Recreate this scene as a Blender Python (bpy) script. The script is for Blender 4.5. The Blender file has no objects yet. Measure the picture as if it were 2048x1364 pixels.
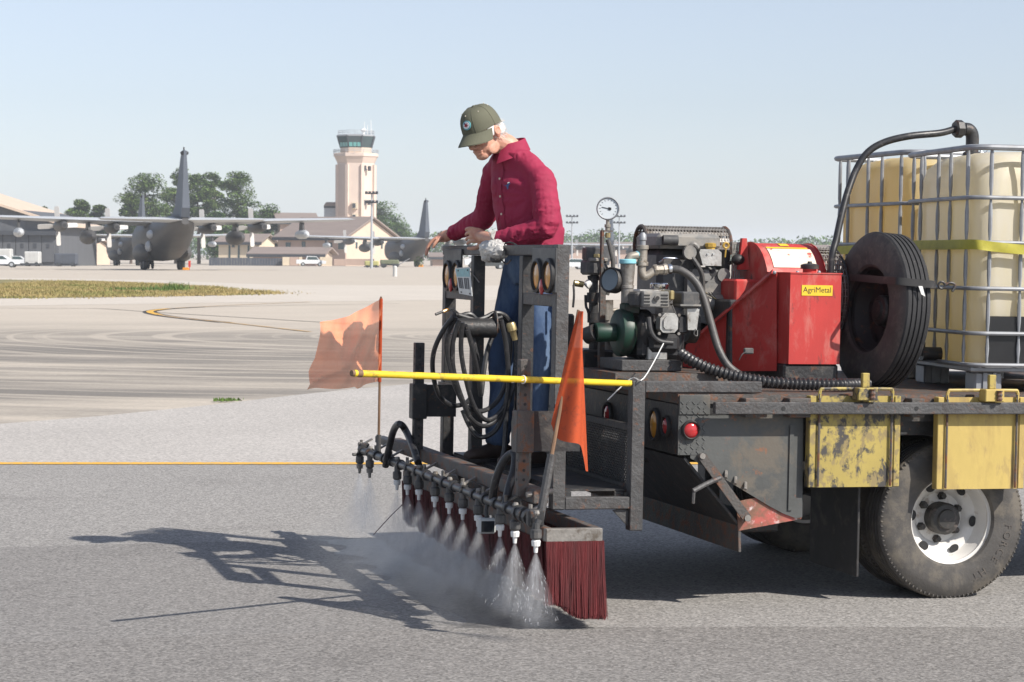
import bpy, bmesh, math, random
from mathutils import Vector, Matrix, noise
R = math.radians
sc = bpy.context.scene
COL = sc.collection
HAZE_D = 0.00022

# ---------------------------------------------------------------- camera, sky, sun, exposure
F, CX, CY, CAM_H = 4500.0, 1024.0, 682.0, 1.66          # survey of the site: focal length in photo pixels, eye height
PITCH, ROLL = math.atan((682 - 509.5) / F), R(0.3)
cam = bpy.data.objects.new('camera', bpy.data.cameras.new('camera')); COL.objects.link(cam)
cam.data.sensor_width = 36.0
cam.data.lens = F / 2048 * 36.0
cam.data.clip_end = 20000; cam.data.clip_start = 0.1
cam.data.dof.use_dof = True; cam.data.dof.focus_distance = 10.9; cam.data.dof.aperture_fstop = 16
cam.matrix_world = Matrix.Translation((0, 0, CAM_H)) @ Matrix.Rotation(R(90) - PITCH, 4, 'X') @ Matrix.Rotation(ROLL, 4, 'Z')
sc.camera = cam

SUN_DIR = Vector((0.83, -0.557, 0)).normalized() * math.cos(R(40.5)) + Vector((0, 0, math.sin(R(40.5))))
world = bpy.data.worlds.new('World'); sc.world = world; world.use_nodes = True
wn = world.node_tree.nodes; wl = world.node_tree.links
sky = wn.new('ShaderNodeTexSky'); sky.sky_type = 'NISHITA'; sky.sun_disc = False
sky.sun_elevation = R(40.5); sky.sun_rotation = math.atan2(SUN_DIR.x, SUN_DIR.y)
sky.air_density = 1.0; sky.dust_density = 0.6; sky.ozone_density = 2.0; sky.altitude = 0
hs = wn.new('ShaderNodeHueSaturation'); hs.inputs['Saturation'].default_value = 0.5; wl.new(sky.outputs[0], hs.inputs['Color'])      # milky, humid air
tn = wn.new('ShaderNodeMixRGB'); tn.blend_type = 'MULTIPLY'; tn.inputs[0].default_value = 1; tn.inputs[2].default_value = (.95, .99, 1.10, 1); wl.new(hs.outputs[0], tn.inputs[1])
wl.new(tn.outputs[0], wn['Background'].inputs[0]); wn['Background'].inputs[1].default_value = 0.095
sun = bpy.data.objects.new('sun', bpy.data.lights.new('sun', 'SUN')); COL.objects.link(sun)
sun.data.energy = 4.5; sun.data.angle = R(0.55); sun.data.color = (1.0, 0.94, 0.86)
sun.rotation_euler = SUN_DIR.to_track_quat('Z', 'Y').to_euler(); sun.location = (20, -15, 30)
sc.view_settings.view_transform = 'Standard'; sc.view_settings.look = 'None'
sc.view_settings.exposure = 0.45; sc.view_settings.gamma = 1.0; sc.view_settings.use_curve_mapping = False
try:
    sc.cycles.use_denoising = True
    sc.cycles.volume_bounces = 2; sc.cycles.max_bounces = 8
    sc.cycles.volume_step_rate = 1.0; sc.cycles.volume_max_steps = 128
except Exception: pass

# ---------------------------------------------------------------- survey helpers (photo point + known plane -> real point)
CR = Vector((1, 0, 0)); CFW = Vector((0, math.cos(PITCH), -math.sin(PITCH))); CU = Vector((0, math.sin(PITCH), math.cos(PITCH)))
AR = CR * math.cos(ROLL) + CU * math.sin(ROLL); AU = -CR * math.sin(ROLL) + CU * math.cos(ROLL)
EYE = Vector((0, 0, CAM_H))
def ray(px, py): return CFW + AR * ((px - CX) / F) - AU * ((py - CY) / F)
TH, TP = R(16.0), R(0.8)                                  # heading of the truck and its slight nose-down rake
TO = Vector((2.127, 10.84, 0))                            # contact patch of the near rear wheel
EV = Vector((-math.sin(TH), math.cos(TH), 0)); _eu = Vector((math.cos(TH), math.sin(TH), 0)); _z = Vector((0, 0, 1))
EU = _eu * math.cos(TP) - _z * math.sin(TP); EZ = _z * math.cos(TP) + _eu * math.sin(TP)
TRUCK = Matrix(((EU.x, EV.x, EZ.x, TO.x), (EU.y, EV.y, EZ.y, TO.y), (EU.z, EV.z, EZ.z, TO.z), (0, 0, 0, 1)))
def P(px, py, v):                                         # truck coordinates (forward u, across v, up z)
    d = ray(px, py); t = (v - (EYE - TO).dot(EV)) / d.dot(EV); q = EYE + d * t - TO
    return Vector((q.dot(EU), v, q.dot(EZ)))
def Pu(px, py, u):
    d = ray(px, py); t = (u - (EYE - TO).dot(EU)) / d.dot(EU); q = EYE + d * t - TO
    return Vector((u, q.dot(EV), q.dot(EZ)))
def gz(y): return 0.0 if y < 215 else max(-0.003 * (y - 215), -0.76)   # the apron falls away gently
def gnd(px, py, z=0.0):
    d = ray(px, py); t = (z - CAM_H) / d.z; return EYE + d * t
def at(px, py, y):
    d = ray(px, py); return EYE + d * (y / d.y)

# ---------------------------------------------------------------- mesh builder
def orth(d):
    d = d.normalized(); a = Vector((0, 0, 1)) if abs(d.z) < 0.9 else Vector((1, 0, 0))
    x = d.cross(a).normalized(); return x, d.cross(x).normalized()
def smooth_path(pts, k=6):
    pts = [Vector(p) for p in pts]
    if len(pts) < 3: return pts
    out = []
    for i in range(len(pts) - 1):
        p0 = pts[max(i - 1, 0)]; p1 = pts[i]; p2 = pts[i + 1]; p3 = pts[min(i + 2, len(pts) - 1)]
        for j in range(k):
            t = j / k
            out.append(0.5 * ((2 * p1) + (p2 - p0) * t + (2 * p0 - 5 * p1 + 4 * p2 - p3) * t * t + (3 * p1 - p0 - 3 * p2 + p3) * t ** 3))
    out.append(pts[-1]); return out
class MB:
    def __init__(s): s.v = []; s.f = []; s.m = []
    def add(s, vs, fs, mi=0):
        o = len(s.v); s.v += [Vector(q) for q in vs]
        for f in fs: s.f.append([i + o for i in f]); s.m.append(mi)
        return s
    def box(s, c, size, rot=None, bev=0.0, mi=0):
        c = Vector(c); hx, hy, hz = size[0] / 2, size[1] / 2, size[2] / 2
        M = rot.to_3x3() if rot is not None else Matrix.Identity(3)
        if bev <= 0 or bev >= min(hx, hy, hz):
            vs = [c + M @ Vector((x * hx, y * hy, z * hz)) for z in (-1, 1) for y in (-1, 1) for x in (-1, 1)]
            return s.add(vs, [(0, 2, 3, 1), (4, 5, 7, 6), (0, 1, 5, 4), (2, 6, 7, 3), (0, 4, 6, 2), (1, 3, 7, 5)], mi)
        vs = []; idx = {}
        for z in (-1, 1):
            for y in (-1, 1):
                for x in (-1, 1):
                    for a in range(3):
                        q = [x * (hx - bev), y * (hy - bev), z * (hz - bev)]; q[a] = (x * hx, y * hy, z * hz)[a]
                        idx[(x, y, z, a)] = len(vs); vs.append(c + M @ Vector(q))
        fs = []
        for a in range(3):
            b, d = (a + 1) % 3, (a + 2) % 3
            for sg in (-1, 1):
                loop = []
                for sb, sd in ((-1, -1), (1, -1), (1, 1), (-1, 1)):
                    k = [0, 0, 0]; k[a] = sg; k[b] = sb; k[d] = sd; loop.append(idx[(k[0], k[1], k[2], a)])
                fs.append(loop if sg > 0 else loop[::-1])
            for sb in (-1, 1):
                for sd in (-1, 1):            # edge chamfer along axis a
                    k0 = [0, 0, 0]; k0[a] = -1; k0[b] = sb; k0[d] = sd; k1 = list(k0); k1[a] = 1
                    q = [idx[(*k0, b)], idx[(*k1, b)], idx[(*k1, d)], idx[(*k0, d)]]
                    fs.append(q if sb * sd > 0 else q[::-1])
        for z in (-1, 1):
            for y in (-1, 1):
                for x in (-1, 1):
                    q = [idx[(x, y, z, 0)], idx[(x, y, z, 1)], idx[(x, y, z, 2)]]
                    fs.append(q if x * y * z > 0 else q[::-1])
        return s.add(vs, fs, mi)
    def span(s, a, b, bev=0.0, mi=0):          # axis-aligned box from corner a to corner b
        a = Vector(a); b = Vector(b)
        return s.box((a + b) / 2, [abs(b[i] - a[i]) for i in range(3)], None, bev, mi)
    def bar(s, p0, p1, w, h, up=(0, 0, 1), bev=0.0, mi=0):
        p0 = Vector(p0); p1 = Vector(p1); d = p1 - p0; L = d.length; x = d.normalized(); u = Vector(up)
        y = u.cross(x)
        if y.length < 1e-4: y = Vector((1, 0, 0)).cross(x)
        y.normalize(); z = x.cross(y)
        return s.box((p0 + p1) / 2, (L, w, h), Matrix((x, y, z)).transposed(), bev, mi)
    def tube(s, pts, r, n=10, caps=True, closed=False, mi=0):
        pts = [Vector(p) for p in pts]; N = len(pts); rs = r if isinstance(r, (list, tuple)) else [r] * N
        vs = []; px = None
        for i, p in enumerate(pts):
            if closed: d = pts[(i + 1) % N] - pts[i - 1]
            else: d = pts[min(i + 1, N - 1)] - pts[max(i - 1, 0)]
            d.normalize()
            if px is None: x, y = orth(d)
            else:
                x = px - d * px.dot(d); x.normalize(); y = d.cross(x)
            px = x
            for k in range(n):
                a = 2 * math.pi * k / n; vs.append(p + (x * math.cos(a) + y * math.sin(a)) * rs[i])
        fs = []
        for i in range(N if closed else N - 1):
            j = (i + 1) % N
            for k in range(n):
                l = (k + 1) % n; fs.append((i * n + k, i * n + l, j * n + l, j * n + k))
        if caps and not closed:
            fs.append(tuple(range(n))[::-1]); fs.append(tuple((N - 1) * n + k for k in range(n)))
        return s.add(vs, fs, mi)
    def lathe(s, prof, o, axis, n=24, mi=0, close=True):   # prof: (radius, distance along axis)
        o = Vector(o); ax = Vector(axis).normalized(); x, y = orth(ax); vs = []
        for r, h in prof:
            for k in range(n):
                a = 2 * math.pi * k / n; vs.append(o + ax * h + (x * math.cos(a) + y * math.sin(a)) * r)
        fs = []
        for i in range(len(prof) - 1):
            for k in range(n):
                l = (k + 1) % n; fs.append((i * n + k, (i + 1) * n + k, (i + 1) * n + l, i * n + l)[::-1])
        if close:
            fs.append(tuple(range(n))[::-1]); m = (len(prof) - 1) * n; fs.append(tuple(m + k for k in range(n)))
        return s.add(vs, fs, mi)
    def prism(s, poly, o, ax, ay, thick, mi=0):            # polygon in the ax/ay plane pushed through by the vector thick
        o = Vector(o); ax = Vector(ax); ay = Vector(ay); t = Vector(thick); n = len(poly)
        a = [o + ax * q[0] + ay * q[1] for q in poly]; vs = a + [q + t for q in a]
        fs = [tuple(range(n)), tuple(range(n, 2 * n))[::-1]] + [(i, i + n, (i + 1) % n + n, (i + 1) % n) for i in range(n)]
        return s.add(vs, fs, mi)
    def ell(s, c, rad, rot=None, nu=16, nv=10, mi=0):
        c = Vector(c); M = rot.to_3x3() if rot is not None else Matrix.Identity(3); vs = []
        for j in range(nv + 1):
            b = math.pi * j / nv - math.pi / 2
            for i in range(nu):
                a = 2 * math.pi * i / nu
                vs.append(c + M @ Vector((rad[0] * math.cos(b) * math.cos(a), rad[1] * math.cos(b) * math.sin(a), rad[2] * math.sin(b))))
        fs = [(j * nu + i, j * nu + (i + 1) % nu, (j + 1) * nu + (i + 1) % nu, (j + 1) * nu + i) for j in range(nv) for i in range(nu)]
        return s.add(vs, fs, mi)
    def torus(s, c, axis, R0, r, n=32, m=8, mi=0):
        ax = Vector(axis).normalized(); x, y = orth(ax); c = Vector(c)
        pts = [c + (x * math.cos(2 * math.pi * k / n) + y * math.sin(2 * math.pi * k / n)) * R0 for k in range(n)]
        return s.tube(pts, r, m, closed=True, mi=mi)
    def grid(s, rows, mi=0, close_u=False):                # rows of points -> quads
        n = len(rows[0]); vs = [q for r_ in rows for q in r_]
        fs = []
        for i in range(len(rows) - 1):
            for k in range(n if close_u else n - 1):
                l = (k + 1) % n; fs.append((i * n + k, i * n + l, (i + 1) * n + l, (i + 1) * n + k))
        return s.add(vs, fs, mi)
    def fixn(s, bm): bmesh.ops.recalc_face_normals(bm, faces=bm.faces)
    def mesh(s, name, mats, org=Vector((0, 0, 0)), smooth=35, fix=True):
        me = bpy.data.meshes.new(name)
        me.from_pydata([q - org for q in s.v], [], s.f)
        for m_ in mats: me.materials.append(m_)
        if len(mats) > 1: me.polygons.foreach_set('material_index', s.m)
        if fix:
            bm = bmesh.new(); bm.from_mesh(me); bmesh.ops.recalc_face_normals(bm, faces=bm.faces); bm.to_mesh(me); bm.free()
        if smooth:
            me.polygons.foreach_set('use_smooth', [True] * len(me.polygons)); me.set_sharp_from_angle(angle=R(smooth))
        me.update(); return me
    def build(s, name, mat, parent=None, space=None, org=None, smooth=35, fix=True):
        mats = list(mat) if isinstance(mat, (list, tuple)) else [mat]
        if parent is not None:
            o0 = INFO[parent.name][1]
            ob = bpy.data.objects.new(name, s.mesh(name, mats, o0, smooth, fix)); COL.objects.link(ob)
            ob.parent = parent; INFO[ob.name] = (None, o0)
        else:
            sp = space if space is not None else Matrix.Identity(4)
            o0 = Vector(org) if org is not None else Vector((0, 0, 0))
            ob = bpy.data.objects.new(name, s.mesh(name, mats, o0, smooth, fix)); COL.objects.link(ob)
            ob.matrix_world = sp @ Matrix.Translation(o0); INFO[ob.name] = (sp, o0)
        return ob
INFO = {}
def tag(o, label=None, cat=None, group=None, kind=None):
    if label: o['label'] = label
    if cat: o['category'] = cat
    if group: o['group'] = group
    if kind: o['kind'] = kind
    return o
def thing(name, label, cat, org, space=None, group=None):
    o = bpy.data.objects.new(name, None); COL.objects.link(o); o.empty_display_size = 0.1
    sp = space if space is not None else Matrix.Identity(4); org = Vector(org)
    o.matrix_world = sp @ Matrix.Translation(org); INFO[o.name] = (sp, org)
    return tag(o, label, cat, group)
KIDS = {}
def copy_tree(o, parent=None):
    c = o.copy(); COL.objects.link(c); INFO[c.name] = INFO.get(o.name)
    if parent is not None: c.parent = parent
    for ch in [x for x in COL.objects if x.parent == o]: copy_tree(ch, c)
    return c

# ---------------------------------------------------------------- procedural materials
def pm(name, col, rough=0.6, metal=0.0, var=0.12, scale=6.0, col2=None, cov=0.0, s2=9.0, bump=0.0, bscale=80.0, spec=0.5,
       trans=0.0, alpha=1.0, coat=0.0, stretch=None, soft=0.06, rough2=None, col3=None, cov3=0.0, s3=20.0):
    m = bpy.data.materials.new(name); m.use_nodes = True; nt = m.node_tree; N = nt.nodes; L = nt.links
    b = N['Principled BSDF']; b.inputs['Roughness'].default_value = rough; b.inputs['Metallic'].default_value = metal
    b.inputs['Specular IOR Level'].default_value = spec
    tc = N.new('ShaderNodeTexCoord'); src = tc.outputs['Object']
    if stretch:
        mp = N.new('ShaderNodeMapping'); mp.inputs['Scale'].default_value = stretch; L.new(src, mp.inputs[0]); src = mp.outputs[0]
    n1 = N.new('ShaderNodeTexNoise'); n1.inputs['Scale'].default_value = scale; n1.inputs['Detail'].default_value = 6; n1.inputs['Roughness'].default_value = 0.6
    L.new(src, n1.inputs['Vector'])
    cr = N.new('ShaderNodeMixRGB')
    cr.inputs[1].default_value = (*[max(c * (1 - var), 0) for c in col], 1); cr.inputs[2].default_value = (*[min(c * (1 + var), 1) for c in col], 1)
    mr = N.new('ShaderNodeMapRange'); mr.inputs[1].default_value = 0.3; mr.inputs[2].default_value = 0.7
    L.new(n1.outputs['Fac'], mr.inputs[0]); L.new(mr.outputs[0], cr.inputs[0]); out = cr.outputs[0]
    for c2, cv, ss in ((col2, cov, s2), (col3, cov3, s3)):
        if c2 is None or cv <= 0: continue
        n2 = N.new('ShaderNodeTexNoise'); n2.inputs['Scale'].default_value = ss; n2.inputs['Detail'].default_value = 9; n2.inputs['Roughness'].default_value = 0.68
        n2.inputs['Distortion'].default_value = 0.3
        L.new(src, n2.inputs['Vector'])
        r2 = N.new('ShaderNodeMapRange'); t = 0.5 + (0.5 - cv) * 0.42; r2.inputs[1].default_value = t - soft; r2.inputs[2].default_value = t + soft
        L.new(n2.outputs['Fac'], r2.inputs[0])
        mx = N.new('ShaderNodeMixRGB'); mx.inputs[2].default_value = (*c2, 1); L.new(r2.outputs[0], mx.inputs[0]); L.new(out, mx.inputs[1]); out = mx.outputs[0]
        if rough2 is not None and c2 is col2:
            rm = N.new('ShaderNodeMapRange'); rm.inputs[3].default_value = rough; rm.inputs[4].default_value = rough2
            L.new(r2.outputs[0], rm.inputs[0]); L.new(rm.outputs[0], b.inputs['Roughness'])
    L.new(out, b.inputs['Base Color'])
    if bump > 0:
        n3 = N.new('ShaderNodeTexNoise'); n3.inputs['Scale'].default_value = bscale; n3.inputs['Detail'].default_value = 5
        L.new(src, n3.inputs['Vector'])
        bp = N.new('ShaderNodeBump'); bp.inputs['Strength'].default_value = bump; bp.inputs['Distance'].default_value = 0.01
        L.new(n3.outputs['Fac'], bp.inputs['Height']); L.new(bp.outputs[0], b.inputs['Normal'])
    if trans: b.inputs['Transmission Weight'].default_value = trans
    if alpha < 1: b.inputs['Alpha'].default_value = alpha
    if coat: b.inputs['Coat Weight'].default_value = coat; b.inputs['Coat Roughness'].default_value = 0.15
    return m
def nodes(m): return m.node_tree.nodes, m.node_tree.links, m.node_tree.nodes['Principled BSDF']
M = {}
RUST = (0.16, 0.065, 0.03); DIRT = (0.14, 0.12, 0.10)
M['black_steel'] = pm('black_steel', (0.028, 0.028, 0.029), 0.5, 0.0, 0.35, 7, col2=(0.075, 0.068, 0.06), cov=0.26, s2=14, bump=0.25, bscale=60, col3=RUST, cov3=0.16, s3=26)
M['grey_steel'] = pm('grey_steel', (0.068, 0.067, 0.067), 0.55, 0.0, 0.3, 6, col2=(0.055, 0.05, 0.048), cov=0.35, s2=11, bump=0.4, bscale=70, col3=RUST, cov3=0.14, s3=30)
M['rusty_steel'] = pm('rusty_steel', (0.085, 0.078, 0.072), 0.65, 0.0, 0.3, 9, col2=RUST, cov=0.38, s2=18, bump=0.35, bscale=90)
M['raw_steel'] = pm('raw_steel', (0.24, 0.225, 0.205), 0.5, 0.35, 0.25, 12, col2=(0.12, 0.10, 0.08), cov=0.3, s2=16, bump=0.2, bscale=90)
M['plate'] = pm('plate', (0.075, 0.078, 0.075), 0.6, 0.0, 0.25, 3, col2=(0.12, 0.105, 0.085), cov=0.35, s2=3.5, bump=0.15, bscale=40, col3=(0.24, 0.09, 0.04), cov3=0.14, s3=14, soft=0.04)
M['zinc'] = pm('zinc', (0.29, 0.30, 0.315), 0.5, 0.3, 0.2, 14, col2=(0.3, 0.3, 0.3), cov=0.25, s2=30)
M['chrome'] = pm('chrome', (0.72, 0.72, 0.72), 0.2, 1.0, 0.08, 20)
M['brass'] = pm('brass', (0.50, 0.40, 0.20), 0.4, 0.8, 0.2, 30)
M['pipe'] = pm('pipe', (0.33, 0.30, 0.255), 0.5, 0.4, 0.25, 18, col2=(0.15, 0.12, 0.09), cov=0.3, s2=30)
M['blue_tape'] = pm('blue_tape', (0.25, 0.55, 0.62), 0.5, 0, 0.15, 30)
M['rubber'] = pm('rubber', (0.028, 0.027, 0.027), 0.55, 0, 0.3, 9, col2=(0.09, 0.08, 0.07), cov=0.22, s2=7)
M['tyre'] = pm('tyre', (0.065, 0.06, 0.055), 0.62, 0, 0.25, 8, col2=(0.12, 0.105, 0.085), cov=0.42, s2=6, bump=0.15, bscale=70)
M['tyre_worn'] = pm('tyre_worn', (0.075, 0.066, 0.06), 0.75, 0, 0.25, 8, col2=(0.11, 0.095, 0.08), cov=0.38, s2=20, bump=0.2, bscale=60)
M['tyre_tread'] = pm('tyre_tread', (0.022, 0.022, 0.024), 0.8, 0, 0.25, 8, col2=(0.07, 0.065, 0.06), cov=0.15, s2=30, bump=0.2, bscale=90)
M['hose'] = pm('hose', (0.028, 0.028, 0.03), 0.38, 0, 0.25, 20, col2=(0.12, 0.11, 0.10), cov=0.2, s2=40)
M['hose_dusty'] = pm('hose_dusty', (0.095, 0.09, 0.085), 0.5, 0, 0.2, 20, col2=(0.05, 0.05, 0.05), cov=0.35, s2=20)
M['dark_plastic'] = pm('dark_plastic', (0.07, 0.07, 0.07), 0.5, 0, 0.2, 12, col2=(0.13, 0.12, 0.11), cov=0.35, s2=12)
M['engine_grey'] = pm('engine_grey', (0.19, 0.188, 0.18), 0.55, 0.1, 0.25, 10, col2=(0.28, 0.26, 0.23), cov=0.4, s2=9, bump=0.1)
M['engine_dark'] = pm('engine_dark', (0.03, 0.03, 0.032), 0.55, 0.2, 0.3, 14, col2=(0.09, 0.08, 0.07), cov=0.25, s2=18)
M['alloy'] = pm('alloy', (0.48, 0.47, 0.44), 0.42, 0.6, 0.2, 18, col2=(0.22, 0.19, 0.16), cov=0.25, s2=22, bump=0.1)
M['red_paint'] = pm('red_paint', (0.47, 0.038, 0.032), 0.55, 0, 0.16, 5, col2=(0.50, 0.14, 0.115), cov=0.36, s2=6, col3=(0.10, 0.035, 0.03), cov3=0.15, s3=16, stretch=(1, 1, 0.45), bump=0.05)
M['green_pump'] = pm('green_pump', (0.006, 0.038, 0.023), 0.45, 0, 0.4, 9, col2=(0.03, 0.03, 0.025), cov=0.4, s2=12)  # green darkened: the shade on the pump casing is put into the colour
M['yellow_worn'] = pm('yellow_worn', (0.40, 0.31, 0.085), 0.65, 0, 0.15, 5, col2=(0.06, 0.055, 0.05), cov=0.42, s2=11, soft=0.035, col3=(0.26, 0.20, 0.09), cov3=0.35, s3=16, stretch=(1, 1, 0.7))
M['yellow'] = pm('yellow', (0.52, 0.385, 0.115), 0.6, 0, 0.12, 5, col2=(0.38, 0.27, 0.09), cov=0.42, s2=4, col3=(0.25, 0.17, 0.09), cov3=0.22, s3=9, stretch=(1, 1, 0.4), soft=0.08)
M['yellow_pole'] = pm('yellow_pole', (0.74, 0.52, 0.025), 0.5, 0, 0.12, 9, col2=(0.34, 0.24, 0.04), cov=0.28, s2=14)
M['strap'] = pm('strap', (0.40, 0.36, 0.045), 0.65, 0, 0.15, 15, col2=(0.2, 0.2, 0.05), cov=0.12, s2=9, bump=0.15, bscale=250)
M['cap_yellow'] = pm('cap_yellow', (0.42, 0.27, 0.05), 0.5, 0, .2, 20)
M['white'] = pm('white', (0.75, 0.75, 0.73), 0.45, 0, 0.06, 8)
M['wheel_white'] = pm('wheel_white', (0.68, 0.66, 0.62), 0.4, 0, 0.06, 9, col2=(0.34, 0.27, 0.2), cov=0.22, s2=9)
M['wheel_dark'] = pm('wheel_dark', (0.03, 0.028, 0.027), 0.6, 0.1, 0.3, 9, col2=RUST, cov=0.25, s2=12)
M['hub'] = pm('hub', (0.045, 0.043, 0.04), 0.55, 0.2, 0.3, 14, col2=(0.12, 0.10, 0.09), cov=0.3, s2=20)
M['red_lens'] = pm('red_lens', (0.42, 0.025, 0.028), 0.18, 0, 0.12, 30, coat=0.4)
M['amber_lens'] = pm('amber_lens', (0.62, 0.27, 0.03), 0.22, 0, 0.12, 30, coat=0.3)
M['glass_dial'] = pm('glass_dial', (0.62, 0.66, 0.68), 0.15, 0, 0.03, 10)
M['dial_dark'] = pm('dial_dark', (0.16, 0.20, 0.23), 0.15, 0, .05, 10)
M['ink'] = pm('ink', (0.02, 0.02, 0.02), 0.6, 0, 0.05, 10)
M['label_cream'] = pm('label_cream', (0.70, 0.62, 0.50), 0.6, 0, 0.08, 12, col2=(0.50, 0.10, 0.08), cov=0.24, s2=13, soft=0.015)
M['label_yellow'] = pm('label_yellow', (0.78, 0.52, 0.03), 0.5, 0, 0.06, 12)
M['skin'] = pm('skin', (0.58, 0.33, 0.23), 0.5, 0, 0.14, 22, col2=(0.50, 0.20, 0.14), cov=0.3, s2=14, soft=0.15, bump=0.06, bscale=120)
nodes(M['skin'])[2].inputs['Subsurface Weight'].default_value = 0.08
nodes(M['skin'])[2].inputs['Subsurface Radius'].default_value = (0.01, 0.004, 0.002)
M['hair'] = pm('hair', (0.74, 0.72, 0.69), 0.6, 0, 0.15, 60, bump=0.6, bscale=160)
M['shirt'] = pm('shirt', (0.29, 0.012, 0.05), 0.8, 0, 0.14, 7, col2=(0.31, 0.022, 0.065), cov=0.4, s2=4, soft=.15, bump=0.3, bscale=22)
M['jeans'] = pm('jeans', (0.035, 0.068, 0.145), 0.9, 0, 0.35, 7, col2=(0.13, 0.19, 0.29), cov=0.40, s2=5, soft=0.12, stretch=(1, 1, 0.35), bump=0.35, bscale=22)
M['belt'] = pm('belt', (0.24, 0.085, 0.03), 0.5, 0, 0.2, 18)
M['boot'] = pm('boot', (0.045, 0.028, 0.02), 0.55, 0, 0.3, 14)
M['cap'] = pm('cap', (0.115, 0.115, 0.078), 0.85, 0, 0.10, 10, bump=0.15, bscale=150)
M['orange_mesh'] = pm('orange_mesh', (0.72, 0.11, 0.02), 0.7, 0, 0.12, 6, col2=(0.42, 0.10, 0.04), cov=0.2, s2=16)
M['bristle'] = pm('bristle', (0.125, 0.012, 0.014), 0.75, 0, 0.14, 20, col2=(0.055, 0.011, 0.012), cov=0.36, soft=.16, s2=5, stretch=(6, 6, 0.5), bump=0.4, bscale=90)
M['wood_pole'] = pm('wood_pole', (0.20, 0.12, 0.07), 0.7, 0, 0.25, 14, stretch=(3, 3, 0.6))
M['foil'] = pm('foil', (0.62, 0.61, 0.58), 0.18, 0.0, 0.2, 14, bump=1.0, bscale=26, alpha=0.75, spec=0.9)
M['tote'] = pm('tote', (0.80, 0.73, 0.52), 0.42, 0, 0.08, 2.5, col2=(0.84, 0.81, 0.73), cov=0.5, s2=1.6, soft=0.12, stretch=(1, 1, 0.5))
M['tote_yellow'] = pm('tote_yellow', (0.80, 0.63, 0.30), 0.42, 0, 0.08, 2.5, col2=(0.78, 0.70, 0.50), cov=0.4, s2=1.6, soft=0.12, stretch=(1, 1, 0.5))
for k in ('tote', 'tote_yellow'):
    nodes(M[k])[2].inputs['Subsurface Weight'].default_value = 0.0
    nodes(M[k])[2].inputs['Subsurface Radius'].default_value = (0.06, 0.05, 0.025)
def glow(m, fac, col):
    N, L, b_ = nodes(m); out = N['Material Output']; t_ = N.new('ShaderNodeBsdfTranslucent'); t_.inputs[0].default_value = (*col, 1); mx = N.new('ShaderNodeMixShader'); mx.inputs[0].default_value = fac
    L.new(b_.outputs[0], mx.inputs[1]); L.new(t_.outputs[0], mx.inputs[2]); L.new(mx.outputs[0], out.inputs[0])
glow(M['tote'], .40, (.90, .78, .45)); glow(M['tote_yellow'], .42, (.92, .74, .34))
M['black_band'] = pm('black_band', (0.018, 0.018, 0.019), 0.3, 0, 0.2, 6)
M['screen'] = pm('screen', (0.02, 0.025, 0.03), 0.08, 0, 0.1, 10)
M['licence'] = pm('licence', (0.50, 0.52, 0.52), 0.4, 0.1, 0.1, 20)
M['teal'] = pm('teal', (0.12, 0.36, 0.40), 0.4, 0, 0.2, 40, col2=(0.5, 0.5, 0.5), cov=0.2, s2=30)
# ================================================================ ground
def pave(name, col, var_big, grain, cells, bump, extra=None):
    m = bpy.data.materials.new(name); m.use_nodes = True; N, L, b = nodes(m); b.inputs['Roughness'].default_value = 0.85
    b.inputs['Specular IOR Level'].default_value = 0.3
    tc = N.new('ShaderNodeTexCoord'); src = tc.outputs['Object']
    big = N.new('ShaderNodeTexNoise'); big.inputs['Scale'].default_value = 0.35; big.inputs['Detail'].default_value = 7; L.new(src, big.inputs['Vector'])
    vo = N.new('ShaderNodeTexVoronoi'); vo.inputs['Scale'].default_value = cells; L.new(src, vo.inputs['Vector'])
    fine = N.new('ShaderNodeTexNoise'); fine.inputs['Scale'].default_value = cells * 0.45; fine.inputs['Detail'].default_value = 4; L.new(src, fine.inputs['Vector'])
    bw = N.new('ShaderNodeRGBToBW'); L.new(vo.outputs['Color'], bw.inputs[0])
    a = N.new('ShaderNodeMath'); a.operation = 'MULTIPLY_ADD'; a.inputs[1].default_value = grain * 1.5; a.inputs[2].default_value = 1 - grain * 0.75; L.new(bw.outputs[0], a.inputs[0])
    c = N.new('ShaderNodeMath'); c.operation = 'MULTIPLY_ADD'; c.inputs[1].default_value = grain * 1.2; c.inputs[2].default_value = 1 - grain * 0.6; L.new(fine.outputs['Fac'], c.inputs[0])
    d = N.new('ShaderNodeMath'); d.operation = 'MULTIPLY_ADD'; d.inputs[1].default_value = var_big * 2; d.inputs[2].default_value = 1 - var_big; L.new(big.outputs['Fac'], d.inputs[0])
    m1 = N.new('ShaderNodeMath'); m1.operation = 'MULTIPLY'; L.new(a.outputs[0], m1.inputs[0]); L.new(c.outputs[0], m1.inputs[1])
    m2 = N.new('ShaderNodeMath'); m2.operation = 'MULTIPLY'; L.new(m1.outputs[0], m2.inputs[0]); L.new(d.outputs[0], m2.inputs[1])
    base = N.new('ShaderNodeRGB'); base.outputs[0].default_value = (*col, 1); cout = base.outputs[0]
    if extra: cout = extra(N, L, src, cout)
    mx = N.new('ShaderNodeVectorMath'); mx.operation = 'SCALE'; L.new(cout, mx.inputs[0]); L.new(m2.outputs[0], mx.inputs['Scale'])
    L.new(mx.outputs[0], b.inputs['Base Color'])
    bp = N.new('ShaderNodeBump'); bp.inputs['Strength'].default_value = bump; bp.inputs['Distance'].default_value = 0.006
    L.new(fine.outputs['Fac'], bp.inputs['Height']); L.new(bp.outputs[0], b.inputs['Normal'])
    return m
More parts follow.
